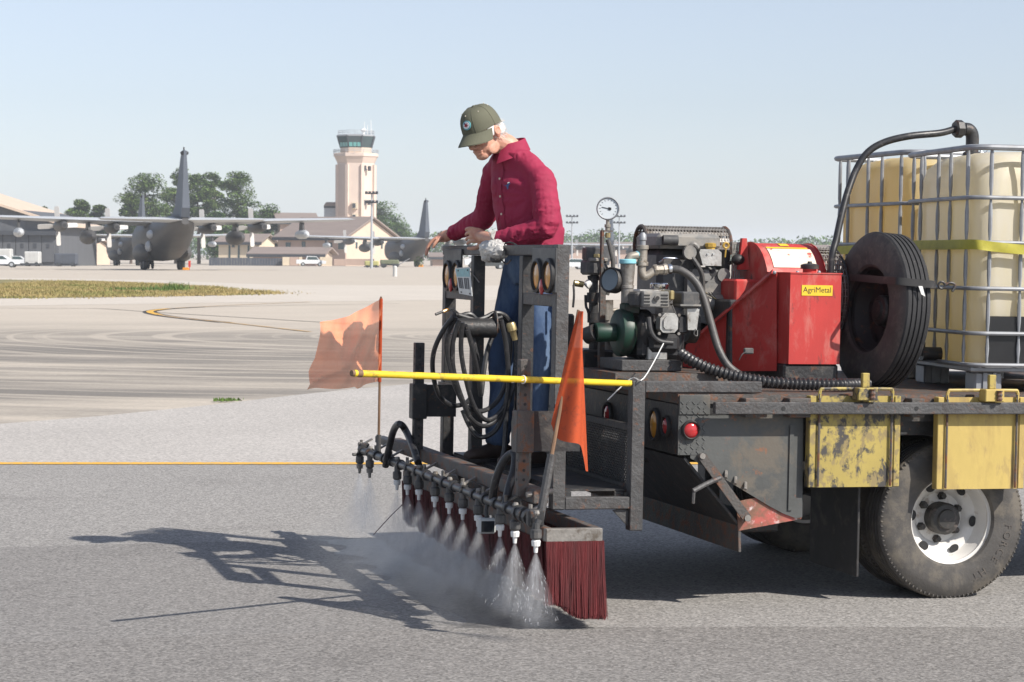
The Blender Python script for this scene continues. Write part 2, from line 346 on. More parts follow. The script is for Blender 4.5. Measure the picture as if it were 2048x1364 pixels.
def stains(N, L, src, cin):                              # old oil and tar blotches
    n = N.new('ShaderNodeTexNoise'); n.inputs['Scale'].default_value = 0.75; n.inputs['Detail'].default_value = 9; n.inputs['Roughness'].default_value = .62; n.inputs['Distortion'].default_value = .6; L.new(src, n.inputs['Vector'])
    r_ = N.new('ShaderNodeMapRange'); r_.inputs[1].default_value = .56; r_.inputs[2].default_value = .74; r_.inputs[4].default_value = .38; L.new(n.outputs['Fac'], r_.inputs[0])
    mx = N.new('ShaderNodeMixRGB'); mx.inputs[2].default_value = (.12, .112, .105, 1); L.new(r_.outputs[0], mx.inputs[0]); L.new(cin, mx.inputs[1]); return mx.outputs[0]
def scuffs(N, L, src, cin):
    # rubber scuffs left by turning wheels: rings about the turning point, broken up by noise, only on the worn patch
    sp = N.new('ShaderNodeSeparateXYZ'); L.new(src, sp.inputs[0])
    def mt(op, a, b_, clamp=False):
        n = N.new('ShaderNodeMath'); n.operation = op; n.use_clamp = clamp
        for k_, q in enumerate((a, b_)):
            if isinstance(q, (int, float)): n.inputs[k_].default_value = q
            else: L.new(q, n.inputs[k_])
        return n.outputs[0]
    def ramp(v, a, b_):
        n = N.new('ShaderNodeMapRange'); n.interpolation_type = 'SMOOTHSTEP'; n.inputs[1].default_value = a; n.inputs[2].default_value = b_; L.new(v, n.inputs[0]); return n.outputs[0]
    def nz(sc_, scale, det=6, rough=.6):
        m_ = N.new('ShaderNodeMapping'); m_.inputs['Scale'].default_value = sc_; L.new(src, m_.inputs[0]); n = N.new('ShaderNodeTexNoise'); n.inputs['Scale'].default_value = scale; n.inputs['Detail'].default_value = det; n.inputs['Roughness'].default_value = rough; L.new(m_.outputs[0], n.inputs['Vector']); return n.outputs['Fac']
    dx_ = mt('SUBTRACT', sp.outputs[0], 0.5); dy_ = mt('SUBTRACT', sp.outputs[1], 46.0); rad = mt('SQRT', mt('ADD', mt('MULTIPLY', dx_, dx_), mt('MULTIPLY', dy_, dy_)), 0.0)
    rad = mt('ADD', rad, mt('MULTIPLY', nz((.05, .05, 1), 1.0, 2), 4.0))
    rn = N.new('ShaderNodeTexNoise'); rn.noise_dimensions = '1D'; rn.inputs['Scale'].default_value = 1.5; rn.inputs['Detail'].default_value = 5; rn.inputs['Roughness'].default_value = .6; L.new(rad, rn.inputs['W'])
    arcs = ramp(rn.outputs['Fac'], .50, .64)                     # paler wheel tracks swept through the dirt
    patch = mt('MULTIPLY', ramp(sp.outputs[1], 58.0, 38.0), ramp(sp.outputs[0], 7.0, -5.0)); patch = mt('MULTIPLY', patch, ramp(nz((.10, .35, 1), 1.0), .26, .58))
    dark = mt('MULTIPLY', patch, mt('SUBTRACT', 1.0, mt('MULTIPLY', arcs, .62))); q3n = mt('MULTIPLY', dark, .92); q3 = type('o', (), {'outputs': [q3n]})
    mx = N.new('ShaderNodeMixRGB'); mx.inputs[2].default_value = (0.175, 0.162, 0.145, 1); L.new(q3.outputs[0], mx.inputs[0]); L.new(cin, mx.inputs[1])
    return mx.outputs[0]
M['concrete'] = pave('concrete', (0.485, 0.43, 0.36), 0.10, 0.12, 22, 0.2, scuffs)
M['concrete_light'] = pave('concrete_light', (0.54, 0.49, 0.425), 0.10, 0.10, 14, 0.2)
M['asphalt_light'] = pave('asphalt_light', (0.425, 0.40, 0.372), 0.13, 0.40, 55, 0.6)
M['asphalt'] = pave('asphalt', (0.28, 0.268, 0.253), 0.12, 0.60, 90, 0.9, stains)
M['asphalt_sealed'] = pave('asphalt_sealed', (0.215, 0.204, 0.192), 0.12, 0.64, 90, 0.9, stains)
M['asphalt_fresh'] = pave('asphalt_fresh', (0.222, 0.212, 0.201), 0.12, 0.60, 90, 0.8, stains)
M['asphalt_wet_shade'] = pave('asphalt_wet_shade', (0.175, 0.166, 0.155), 0.16, 0.55, 72, 0.7); nodes(M['asphalt_wet_shade'])[2].inputs['Roughness'].default_value = 0.42  # wet and smoother; the shade under the boom is put into its darkness too
M['joint_pale'] = pm('joint_pale', (0.335, 0.312, 0.29), 0.9, 0, 0.3, 2)
M['line_yellow'] = pm('line_yellow', (0.72, 0.40, 0.04), 0.7, 0, 0.08, 3, col2=(0.36, 0.29, 0.2), cov=0.30, s2=14)
M['line_faded'] = pm('line_faded', (0.52, 0.33, 0.13), 0.8, 0, 0.1, 3, col2=(0.45, 0.37, 0.28), cov=0.45, s2=2)
M['line_black'] = pm('line_black', (0.05, 0.05, 0.05), 0.8, 0, 0.2, 3)
M['joint'] = pm('joint', (0.13, 0.115, 0.10), 0.9, 0, 0.4, 2)

ys = [-80, 0, 60, 130, 215, 300, 400, 468, 600, 1500, 9000]; xs = [-6000, -800, -150, 0, 150, 800, 6000]
g = MB(); g.grid([[Vector((x, y, gz(y))) for x in xs] for y in ys])
tag(g.build('ground', M['concrete'], smooth=0), kind='structure')
def sheet(name, pts, z, mat):
    b = MB(); b.add([Vector((q[0], q[1], z)) for q in pts], [tuple(range(len(pts)))])
    return tag(b.build(name, mat, smooth=0), kind='structure')
def ribbon(name, pts, w, z, mat, k=8):
    pts = smooth_path([Vector((q[0], q[1], 0)) for q in pts], k); b = MB(); A = []
    for i, p in enumerate(pts):
        d = (pts[min(i + 1, len(pts) - 1)] - pts[max(i - 1, 0)]).normalized(); n = Vector((-d.y, d.x, 0)) * (w / 2)
        A.append([p + n + Vector((0, 0, z)), p - n + Vector((0, 0, z))])
    b.grid(A); return tag(b.build(name, mat, smooth=0), kind='structure')
edge = [gnd(x, y) for x, y in ((-900, 930), (-400, 886), (0, 850), (200, 832), (400, 812), (600, 790), (700, 780), (1000, 752), (1500, 716), (2300, 676), (4000, 640))]
edge = [e + Vector((0, random.Random(i).uniform(-.15, .15), 0)) for i, e in enumerate(edge)]
sheet('light_asphalt_shoulder', [(-60, -60), (60, -60), (edge[-1].x, edge[-1].y)] + [(e.x, e.y) for e in edge[::-1][1:]] + [(-60, edge[0].y - 1)], 0.004, M['asphalt_light'])
sl = (gnd(720, 930) - gnd(0, 930)); sl = sl / sl.x
def lineY(x): return gnd(0, 930).y + (x - gnd(0, 930).x) * sl.y
sheet('taxiway_asphalt', [(-60, -60), (60, -60), (60, lineY(60)), (-60, lineY(-60))], 0.008, M['asphalt'])
ribbon('taxiway_edge_line', [(-60, lineY(-60) + .03), (60, lineY(60) + .03)], 0.17, 0.012, M['line_yellow'])
fr = [(-2.33, -.78), (-2.29, -.3), (-2.35, .3), (-2.30, .8), (-2.36, 1.4), (-2.31, 2.1), (-2.33, 2.95), (-6, 3.02), (-12, 2.94), (-40, 3.0), (-40, -.75), (-12, -.82), (-7, -.7), (-4, -.83)]
sheet('fresh_seal_pass', [(TRUCK @ Vector((q[0], q[1], 0)))[:2] for q in fr], 0.010, M['asphalt_fresh'])
rw = random.Random(31); wet = [(-2.20 + rw.uniform(-.03, .03), v_) for v_ in [-.5 + .14 * k for k in range(25)]] + [(-2.52 + rw.uniform(-.09, .09), v_) for v_ in [2.92 - .11 * k for k in range(31)]]
sheet('wet_shade_strip', [(TRUCK @ Vector((q[0], q[1], 0)))[:2] for q in wet], 0.0115, M['asphalt_wet_shade'])  # dark sheet below the nozzles: shade painted in along with the wet
s0 = gnd(1400, 1258)
sheet('sealed_pass', [(-60, -60), (60, -60), (60, s0.y + 58 * sl.y), (10, s0.y + .35), (4, s0.y + .05), (1, s0.y), (-.2, s0.y - .08), (-1.5, s0.y - .35), (-4, s0.y - 1.0), (-60, s0.y - 6)], 0.012, M['asphalt_sealed'])
for a in (((0, 616.5), (110, 617), (200, 617.5), (330, 626), (700, 648)), ((350, 616), (520, 612), (800, 607)), ((0, 548.5), (330, 549), (800, 551), (1500, 556))):
    ribbon('pavement_joint', [gnd(*q) for q in a], 0.07 if a[0][1] > 700 else 0.10, 0.0085 if a[0][1] > 700 else 0.006, M['joint_pale'] if a[0][1] > 700 else M['joint'])
mk = [gnd(*q) for q in ((620, 604), (480, 610), (400, 614), (335, 618), (306, 621.5), (300, 625), (318, 630), (360, 636), (450, 645), (540, 655), (620, 664))]
ribbon('taxi_marking_border', mk[2:9], 0.40, 0.006, M['line_black'])
ribbon('taxi_marking', mk, 0.13, 0.011, M['line_faded']); ribbon('taxi_marking', mk[3:7], 0.2, 0.013, M['line_yellow'])
gp = [gnd(*q) for q in ((-700, 602), (-300, 600), (0, 597), (200, 595), (400, 592), (540, 588.5), (545, 586), (500, 583), (430, 576), (300, 567), (100, 561), (-200, 556), (-700, 551))]
sheet('light_strip', [(q.x, q.y) for q in [gnd(*q) for q in ((-900, 616), (0, 612), (400, 606), (900, 600), (2400, 600), (2400, 575), (900, 571), (560, 570), (300, 560), (-900, 543))]], 0.003, M['concrete_light'])
M['grass_ground'] = pm('grass_ground', (0.30, 0.235, 0.11), 0.9, 0, 0.3, 0.8, col2=(0.09, 0.11, 0.025), cov=0.4, s2=0.35, soft=0.12)
sheet('grass_verge', [(q.x, q.y) for q in gp], 0.014, M['grass_ground'])
M['grass'] = pm('grass', (0.34, 0.26, 0.11), 0.8, 0, 0.25, 0.6, col2=(0.17, 0.19, 0.05), cov=0.36, s2=0.22, soft=0.1)
M['weed'] = pm('weed', (0.09, 0.15, 0.03), 0.7, 0, 0.25, 3)
def inside(p, poly):
    c = False; j = len(poly) - 1
    for i in range(len(poly)):
        if (poly[i].y > p.y) != (poly[j].y > p.y) and p.x < (poly[j].x - poly[i].x) * (p.y - poly[i].y) / (poly[j].y - poly[i].y) + poly[i].x: c = not c
        j = i
    return c
rnd = random.Random(5)
def blades(b, p, n, h, spread):
    for _ in range(n):
        q = Vector((p.x + rnd.gauss(0, spread), p.y + rnd.gauss(0, spread), 0.014)); a = rnd.uniform(0, 6.28); w = rnd.uniform(.012, .03); hh = h * rnd.uniform(.5, 1.2)
        d = Vector((math.cos(a), math.sin(a), 0)); t = q + Vector((rnd.gauss(0, .35) * hh, rnd.gauss(0, .35) * hh, hh))
        b.add([q - d * w, q + d * w, t], [(0, 1, 2)])
b = MB(); lo = Vector((min(q.x for q in gp), min(q.y for q in gp))); hi = Vector((max(q.x for q in gp), max(q.y for q in gp))); k = 0
lo.x = -26
while k < 5200:
    p = Vector((rnd.uniform(lo.x, hi.x), rnd.uniform(lo.y, hi.y), 0))
    if inside(p, gp):
        nz = noise.noise(Vector((p.x * .25, p.y * .12, 0)))
        blades(b, p, 7, 0.07 + 0.09 * max(nz + .3, 0), 0.16); k += 1
for _ in range(900):                                     # thin ragged fringe creeping over the edges
    i = rnd.randrange(len(gp)); p = gp[i].lerp(gp[(i + 1) % len(gp)], rnd.random()); p = p + Vector((rnd.gauss(0, .5), rnd.gauss(0, 1.3), 0))
    if p.x > -30: blades(b, p, 4, .07, .2)
tag(b.build('dry_grass', M['grass'], smooth=0, fix=False), 'dry yellow green grass covering the long verge', 'grass', kind='stuff')
def weed(px, py, h, n, sp):
    c = gnd(px, py); w = MB(); blades(w, c, n, h, sp)
    return w.build('weed_clump', M['weed'], org=(c.x, c.y, 0.01), smooth=0, fix=False)
tag(weed(350, 581, .36, 260, .32), 'tall green weed bush standing in the dry grass verge', 'weed', 'weeds in the verge')
tag(weed(325, 582, .25, 220, .5), 'low wide green weed patch beside the tall weed bush', 'weed', 'weeds in the verge')
tag(weed(255, 582, .2, 240, .6), 'flat green weed patch in the grass further from the tall bush', 'weed', 'weeds in the verge')
tag(weed(452, 804, .035, 70, .07), 'small green weed sprouting from the asphalt edge', 'weed')

# ================================================================ trees
M['bark'] = pm('bark', (0.12, 0.085, 0.065), 0.9, 0, 0.3, 3)
M['needles'] = pm('needles', (0.075, 0.135, 0.025), 0.75, 0, 0.45, 0.5, col2=(0.16, 0.22, 0.045), cov=0.4, s2=0.35, soft=0.12)
M['leaves'] = pm('leaves', (0.07, 0.14, 0.028), 0.75, 0, 0.45, 0.5, col2=(0.12, 0.18, 0.04), cov=0.4, s2=0.4, soft=0.12)
def clump(b, c, rad, n, s, rng):
    for _ in range(n):
        d = Vector((rng.gauss(0, 1), rng.gauss(0, 1), rng.gauss(0, 1))); d.normalize(); r = rng.uniform(.25, 1) ** .5
        p = c + Vector((d.x * rad[0], d.y * rad[1], d.z * rad[2])) * r
        x = Vector((rng.gauss(0, 1), rng.gauss(0, 1), rng.gauss(0, .6))).normalized(); y, _q = orth(x); ss = s * rng.uniform(.6, 1.4)
        b.add([p - x * ss, p + y * ss * .6, p + x * ss, p - y * ss * .6], [(0, 1, 2, 3)])
def tree(px, top, base_y, Y, width_px, label, seed, kind='pine', group='pines behind the parked aircraft'):
    rng = random.Random(seed); c = at(px, base_y, Y); c.z = gz(Y); ht = at(px, top, Y).z - c.z; w = width_px / F * Y / 2
    t = thing('pine_tree' if kind == 'pine' else 'broadleaf_tree', label, 'tree', c, group=group)
    tr = MB(); cr_ = MB(); lean = rng.uniform(-.03, .03) * ht
    path = smooth_path([c, c + Vector((lean * .3, 0, ht * .35)), c + Vector((lean, 0, ht * .7)), c + Vector((lean * 1.1, 0, ht * .95))], 4)
    tr.tube(path, [ht * .022 * (1 - .8 * i / (len(path) - 1)) for i in range(len(path))], 7)
    lo = .38 if kind == 'pine' else .18; nb = 34 if kind == 'pine' else 30
    for i in range(nb):
        f = lo + (1 - lo) * (i + rng.random()) / nb; a = rng.uniform(0, 6.28)
        prof = math.sin(min((f - lo) / (1 - lo) * 2.6 + .35, math.pi * .93)) if kind == 'pine' else math.sin(math.pi * (.12 + .8 * (f - lo) / (1 - lo)))
        rr = w * max(prof, .25) * rng.uniform(.45, 1.0)
        p0 = c + Vector((lean * f, 0, ht * f * .93)); p1 = p0 + Vector((math.cos(a) * rr, math.sin(a) * rr, ht * rng.uniform(.0, .06)))
        tr.tube([p0, (p0 + p1) / 2 + Vector((0, 0, -.1)), p1], [.13, .09, .04], 5)
        k = rng.uniform(.8, 1.3) * w * (.27 if kind == 'pine' else .33)
        clump(cr_, p1, (k * 1.5, k * 1.5, k * .8), 260, .28, rng)
        if rng.random() < .5: clump(cr_, (p0 + p1) / 2 + Vector((0, 0, k * .3)), (k * 1.2, k * 1.2, k * .6), 160, .26, rng)
    clump(cr_, c + Vector((lean, 0, ht * .94)), (w * .34, w * .34, ht * .06), 130, .24, rng)
    tr.build('trunk', M['bark'], t); cr_.build('crown', M['needles' if kind == 'pine' else 'leaves'], t, smooth=0, fix=False)
    return t
PB = 'pines behind the parked aircraft'
tree(295, 348, 527, 500, 105, 'broad tall pine behind the smaller dark tail fin', 1)
tree(352, 336, 527, 520, 70, 'tallest pine standing right behind the big tail fin', 2)
tree(398, 346, 527, 505, 75, 'tall pine showing just past the big tail fin', 3)
tree(432, 343, 527, 515, 62, 'slim tall pine between two broader pines of the clump', 4)
tree(474, 341, 527, 498, 88, 'tall open pine at the tower end of the pine clump', 5)
tree(262, 388, 527, 490, 52, 'shorter pine at the hangar end of the tall clump', 6)
tree(160, 401, 527, 500, 66, 'round topped pine beyond the hangar roof and the wing', 7)
tree(205, 409, 527, 505, 58, 'low pine between the round topped pine and the tall clump', 8)
tree(88, 412, 527, 560, 36, 'small pine peeping over the slope of the hangar roof', 9)
tree(540, 412, 527, 500, 68, 'short green tree between the pine clump and the hip roof', 10, 'leaf')
tree(500, 425, 527, 490, 60, 'low bushy tree at the foot of the open pine', 11, 'leaf')
tree(440, 425, 527, 480, 60, 'low bushy tree at the foot of the slim pine', 12, 'leaf')
tree(760, 407, 527, 560, 88, 'dense round tree behind the control tower and lamp mast', 13, 'leaf', group='trees beside the tower')
tree(797, 446, 527, 600, 60, 'low spreading tree beside the dense round tree', 14, 'leaf', group='trees beside the tower')
rng = random.Random(77); b = MB()
x = -250
while x < 2300:                                          # the far wood reads as one mass
    Yf = rng.uniform(820, 1000); top = 466 + 10 * noise.noise(Vector((x * .011, 3, 0))) + rng.uniform(-7, 7)
    if 560 < x < 900: top += 2
    if x > 1330: top += 16 + 5 * noise.noise(Vector((x * .02, 8, 0)))
    p = at(x, top + 8, Yf); r = rng.uniform(2.2, 4.2); clump(b, p, (r * 1.3, r, r * .8), 60, .75, rng)
    for q in range(3): clump(b, Vector((p.x + rng.uniform(-3, 3), p.y, p.z * (.75 - .25 * q))), (r * 1.5, r, r * 1.0), 45, .8, rng)
    x += rng.uniform(5, 10)
tag(b.build('far_woods', M['leaves'], smooth=0, fix=False), 'hazy green wood along the far edge of the airfield', 'wood', kind='stuff')

# ================================================================ buildings
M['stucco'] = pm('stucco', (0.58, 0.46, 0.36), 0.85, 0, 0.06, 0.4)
M['stucco_pink_shade'] = pm('stucco_pink_shade', (0.46, 0.34, 0.28), 0.85, 0, 0.06, 0.4)  # darker copy of the gable stucco: shade on side walls put into the colour
M['tower_wall'] = pm('tower_wall', (0.64, 0.52, 0.44), 0.8, 0, 0.05, 0.4)
M['brown_roof'] = pm('brown_roof', (0.25, 0.20, 0.175), 0.7, 0, 0.1, 1.0, stretch=(0.2, 1, 1))
M['cab_glass'] = pm('cab_glass', (0.03, 0.06, 0.065), 0.08, 0, 0.1, 1, spec=0.9)
M['cab_teal'] = pm('cab_teal', (0.12, 0.36, 0.34), 0.12, 0, 0.1, 1, spec=0.8)
M['dark_trim'] = pm('dark_trim', (0.05, 0.055, 0.065), 0.6, 0, 0.1, 2)
M['bare_metal'] = pm('bare_metal', (0.42, 0.44, 0.46), 0.5, 0.3, 0.1, 2)
M['fence_dark'] = pm('fence_dark', (0.075, 0.085, 0.105), 0.8, 0, 0.15, 1)
M['hangar_grey'] = pm('hangar_grey', (0.10, 0.105, 0.115), 0.7, 0, 0.12, 0.5, stretch=(2, 2, .2))
M['cream_wall'] = pm('cream_wall', (0.66, 0.56, 0.42), 0.85, 0, 0.06, .4)
def quadbox(b, px0, px1, py0, py1, Y, depth, mi=0):      # a block whose front face spans that stretch at distance Y
    a = at(px0, py1, Y); c = at(px1, py0, Y); return b.span((a.x, Y, a.z), (c.x, Y + depth, c.z), 0, mi)
# --- control tower
TY = 520.0
tc0 = at(711.5, 527, TY); tc0.z = gz(TY)
def tz(py): return at(711.5, py, TY).z
def tw(px): return px / F * TY
tower = thing('control_tower', 'tall cream octagonal airport control tower with dark glass cab', 'control tower', tc0)
def octo(b, prof, mi=0, rot=22.5, n=8):
    vs = []
    for r, z in prof:
        for k in range(n):
            a = R(rot + 360 * k / n); vs.append(Vector((tc0.x + r * math.cos(a), tc0.y + r * math.sin(a), z)))
    fs = [(i * n + k, i * n + (k + 1) % n, (i + 1) * n + (k + 1) % n, (i + 1) * n + k) for i in range(len(prof) - 1) for k in range(n)]
    fs += [tuple(range(n))[::-1], tuple((len(prof) - 1) * n + k for k in range(n))]
    return b.add(vs, fs, mi)
b = MB(); octo(b, [(tw(39), tc0.z - .5), (tw(39), tz(316))]); sh = b.build('shaft', M['tower_wall'], tower, smooth=0)
for k in range(8):                                       # pilaster ribs on the corners
    a = R(22.5 + 45 * k); b = MB(); c = Vector((tc0.x + tw(39) * math.cos(a), tc0.y + tw(39) * math.sin(a), 0))
    b.box((c.x, c.y, (tc0.z + tz(330)) / 2), (.7, .7, tz(330) - tc0.z), Matrix.Rotation(a, 3, 'Z')); b.build('pilaster', M['tower_wall'], tower, smooth=0)
b = MB(); octo(b, [(tw(38), tz(329)), (tw(45.5), tz(314)), (tw(47), tz(314) + .05), (tw(47), tz(308)), (tw(44), tz(307))]); b.build('gallery', M['tower_wall'], tower, smooth=0)
b = MB(); octo(b, [(tw(33), tz(308)), (tw(33), tz(296))]); b.build('cab_base', M['stucco'], tower, smooth=0)
b = MB(); octo(b, [(tw(32.5), tz(296)), (tw(39.5), tz(272))]); b.build('cab_glazing', M['cab_glass'], tower, smooth=0)
for k in range(8):
    a0, a1 = R(22.5 + 45 * k), R(67.5 + 45 * k); r0, r1 = tw(32.5) * 1.012, tw(38.2) * 1.012
    if k in (4, 5):
        b = MB()
        for (f0, f1) in ((.06, .32), (.38, .62), (.68, .94)):
            q = []
            for rr, zz in ((r0 * .995 + .15, tz(294)), (r1 - .35, tz(279))):
                pa = Vector((tc0.x + rr * math.cos(a0), tc0.y + rr * math.sin(a0), zz)); pb = Vector((tc0.x + rr * math.cos(a1), tc0.y + rr * math.sin(a1), zz))
                q.append([pa.lerp(pb, f0), pa.lerp(pb, f1)])
            out = Vector((math.cos((a0 + a1) / 2), math.sin((a0 + a1) / 2), 0)) * .06
            b.add([q[0][0], q[0][1], q[1][1], q[1][0], q[0][0] + out, q[0][1] + out, q[1][1] + out, q[1][0] + out], [(0, 1, 2, 3), (4, 5, 6, 7), (0, 1, 5, 4), (2, 3, 7, 6), (1, 2, 6, 5), (0, 3, 7, 4)])
        b.build('window_panes', M['cab_teal'], tower, smooth=0)
    b = MB(); b.bar(Vector((tc0.x + r0 * math.cos(a0), tc0.y + r0 * math.sin(a0), tz(296))), Vector((tc0.x + tw(39.5) * 1.012 * math.cos(a0), tc0.y + tw(39.5) * 1.012 * math.sin(a0), tz(272))), .22, .22); b.build('mullion', M['dark_trim'], tower, smooth=0)
b = MB(); octo(b, [(tw(38.6), tz(273.5)), (tw(39.8), tz(273.4)), (tw(40.2), tz(271)), (tw(37), tz(270))]); b.build('cab_roof', M['bare_metal'], tower, smooth=0)
def rail_ring(name, r, z0, z1, posts=16):
    b = MB()
    for zz in (z0 + (z1 - z0) * .55, z1): b.torus((tc0.x, tc0.y, zz), (0, 0, 1), r, .055, 16, 5)
    for k in range(posts):
        a = 6.2832 * k / posts; b.tube([(tc0.x + r * math.cos(a), tc0.y + r * math.sin(a), z0), (tc0.x + r * math.cos(a), tc0.y + r * math.sin(a), z1)], .05, 5)
    b.build(name, M['bare_metal'], tower)
rail_ring('gallery_railing', tw(45), tz(307.5), tz(300)); rail_ring('roof_railing', tw(36), tz(270.5), tz(262))
for px, h in ((729, 243), (742, 240), (735, 250), (744, 258)):
    b = MB(); b.tube([at(px, 271, TY), at(px, h, TY)], [.1, .05], 5); b.build('antenna', M['white'], tower)
b = MB(); b.tube([at(727, 271, TY), at(727, 262, TY)], .2, 6); b.ell(at(727, 260.5, TY), (.7, .7, .4), None, 8, 6); b.build('radome', M['white'], tower)
for px, py in ((729.5, 336), (739, 337), (728, 405), (738, 405)):
    b = MB(); q = at(px, py, TY - tw(39) + .6); b.box(q, (.5, .6, 1.1), Matrix.Rotation(R(45), 3, 'Z')); b.build('slit_window', M['dark_trim'], tower, smooth=0)
for py in (411, 434):
    b = MB(); quadbox(b, 704, 715, py - 6.5, py + 6.5, TY - tw(38) - .7, 1.2); o_ = b.build('balcony', M['cream_wall'], tower, smooth=0)
    b = MB(); quadbox(b, 705, 711, py - 4.5, py + 4.5, TY - tw(38) - .85, .3); b.build('balcony_opening', M['dark_trim'], tower, smooth=0)
ax_ = thing('stair_block', 'grey annex block with dark band standing beside the tower shaft', 'building', at(661, 527, TY + 3))
b = MB(); quadbox(b, 648, 678, 416, 527, TY + 1, 6); b.build('wall', M['bare_metal'], ax_, smooth=0)
b = MB(); quadbox(b, 647.5, 678, 412, 416, TY + .8, 6.4); b.build('dark_band', M['dark_trim'], ax_, smooth=0)
b = MB(); z0 = at(660, 411.9, TY).z; a0 = at(647, 412, TY + .5).x; a1 = at(679, 412, TY + .5).x
b.prism([(a0, z0), (a1, z0), (a1, z0 + .9), (a0 + .6, z0 + .9)], (0, TY + .5, 0), (1, 0, 0), (0, 0, 1), (0, 7, 0)); b.build('roof', M['brown_roof'], ax_, smooth=0)
# --- houses with pitched roofs. corner pixel positions at distance Y
def gable_house(name, label, Y, x0, x1, eave, ridge, depth, wall, gable_wall, turn, base=None, over=.8, windows=(), gwin=()):
    """ridge runs along the picture, turned by `turn` degrees; the far end shows its gable when turn is positive"""
    g0 = gz(Y); a = at(x0, eave, Y); zE = a.z; zR = at(x0, ridge, Y).z; L_ = at(x1, eave, Y).x - a.x
    sp = Matrix.Translation((a.x, Y, g0)) @ Matrix.Rotation(R(turn), 4, 'Z')
    t = thing(name, label, 'building', (0, 0, 0), sp)
    hE, hR = zE - g0, zR - g0
    for y0 in (0, depth - .35): b = MB(); b.span((0, y0, -.3), (L_, y0 + .35, hE)); b.build('wall', wall, t, smooth=0)
    for xx in (0, L_ - .35): b = MB(); b.prism([(0.352, -.3), (depth - .352, -.3), (depth - .352, hE), (depth / 2, hR - .12), (0.352, hE)], (xx, 0, 0), (0, 1, 0), (0, 0, 1), (.35, 0, 0)); b.build('gable_wall', gable_wall, t, smooth=0)
    th_ = .3; sl_ = (hR - hE) / (depth / 2); b = MB()
    for sgn in (0, 1):
        pr = [(-over, hE - over * sl_ + .05), (depth / 2, hR + .05), (depth / 2, hR + .05 + th_), (-over, hE - over * sl_ + .05 + th_)]
        if sgn: pr = [(depth - q[0], q[1]) for q in pr]
        b.prism(pr, (-over, 0, 0), (0, 1, 0), (0, 0, 1), (L_ + 2 * over, 0, 0))
    b.build('roof', M['brown_roof'], t, smooth=0)
    b = MB(); b.span((-over, -over - .1, hE - over * sl_ - .32), (L_ + over, -over, hE - over * sl_ + .2)); b.build('fascia', M['dark_trim'], t, smooth=0)
    for fx, z0, z1, ww in windows:
        b = MB(); b.span((fx * L_, -.08, z0), (fx * L_ + ww, .1, z1)); o_ = b.build('window', M['cab_glass'], t, smooth=0)
        b = MB(); b.span((fx * L_ - .12, -.14, z0 - .15), (fx * L_ + ww + .12, -.083, z0 - .02)); b.build('sill', M['stucco'], o_, smooth=0)
    for fy, z0, z1, ww in gwin:
        b = MB(); b.span((L_ - .1, fy * depth, z0), (L_ + .08, fy * depth + ww, z1)); b.build('window', M['cab_glass'], t, smooth=0)
    return t
BY = 440.0
gable_house('squadron_building', 'large two storey building with brown metal roof and cream gable', BY, 556, 727, 473.5, 436, 16, M['stucco_pink_shade'], M['stucco'], -34,
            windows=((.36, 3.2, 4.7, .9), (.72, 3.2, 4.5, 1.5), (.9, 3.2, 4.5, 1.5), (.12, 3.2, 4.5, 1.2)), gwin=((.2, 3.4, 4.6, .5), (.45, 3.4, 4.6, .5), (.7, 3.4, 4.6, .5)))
gable_house('porch_building', 'low brown hip roofed building in front of the large gable building', BY - 24, 506, 646, 508, 497, 9, M['stucco_pink_shade'], M['stucco'], -8, over=1.0)
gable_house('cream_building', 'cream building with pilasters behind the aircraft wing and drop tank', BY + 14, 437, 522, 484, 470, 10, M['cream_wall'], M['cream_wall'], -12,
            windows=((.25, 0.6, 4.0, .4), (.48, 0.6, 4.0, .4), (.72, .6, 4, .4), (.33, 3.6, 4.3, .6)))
gable_house('rear_hall', 'tall hip roofed hall rising behind the large gable building', BY + 50, 560, 632, 444, 427, 18, M['stucco_pink_shade'], M['stucco'], 10)
gable_house('orange_building', 'small sunlit orange gabled building between hangar and aircraft', 430, 128, 172, 494, 474, 9, M['stucco'], M['stucco'], -25, windows=((.1, 2.0, 2.5, .5), (.35, 2.0, 2.5, .5), (.6, 2, 2.5, .5)))
# --- hangar at the left edge
HY = 330.0
hg = thing('hangar', 'big grey hangar with sloping beige roof edge', 'hangar', at(0, 524, HY))
def hz(py): return at(0, py, HY).z
xl, xr, xm = at(-330, 500, HY).x, at(118, 500, HY).x, at(-110, 500, HY).x
b = MB(); b.prism([(xl, -.8), (xr, -.8), (xr, hz(441)), (xm, hz(376)), (xl, hz(441))], (0, HY, 0), (1, 0, 0), (0, 0, 1), (0, 30, 0)); b.build('front_wall', M['hangar_grey'], hg, smooth=0)
b = MB(); q = .35; b.prism([(xr + 1.2, hz(441) - .9), (xm, hz(376) - .1), (xm, hz(376) + q), (xr + 1.2, hz(441) + q - .9)], (0, HY - 1.2, 0), (1, 0, 0), (0, 0, 1), (0, 32, 0)); b.prism([(xl - 1.2, hz(441) - .9), (xm - .01, hz(376) - .1), (xm - .01, hz(376) + q), (xl - 1.2, hz(441) + q - .9)], (0, HY - 1.2, 0), (1, 0, 0), (0, 0, 1), (0, 32, 0)); b.build('roof', M['stucco'], hg, smooth=0)
for px in range(-150, 110, 26):
    b = MB(); quadbox(b, px, px + 24.5, 470, 524, HY - .3, .28); pnl = b.build('door_panel', M['hangar_grey'], hg, smooth=0)
    b = MB(); quadbox(b, px + 9, px + 15, 487, 496, HY - .36, .05); b.build('door_window', M['dark_trim'], pnl, smooth=0)
b = MB(); quadbox(b, -160, 116, 462, 469, HY - 1.0, .9); b.build('door_header', M['dark_trim'], hg, smooth=0)
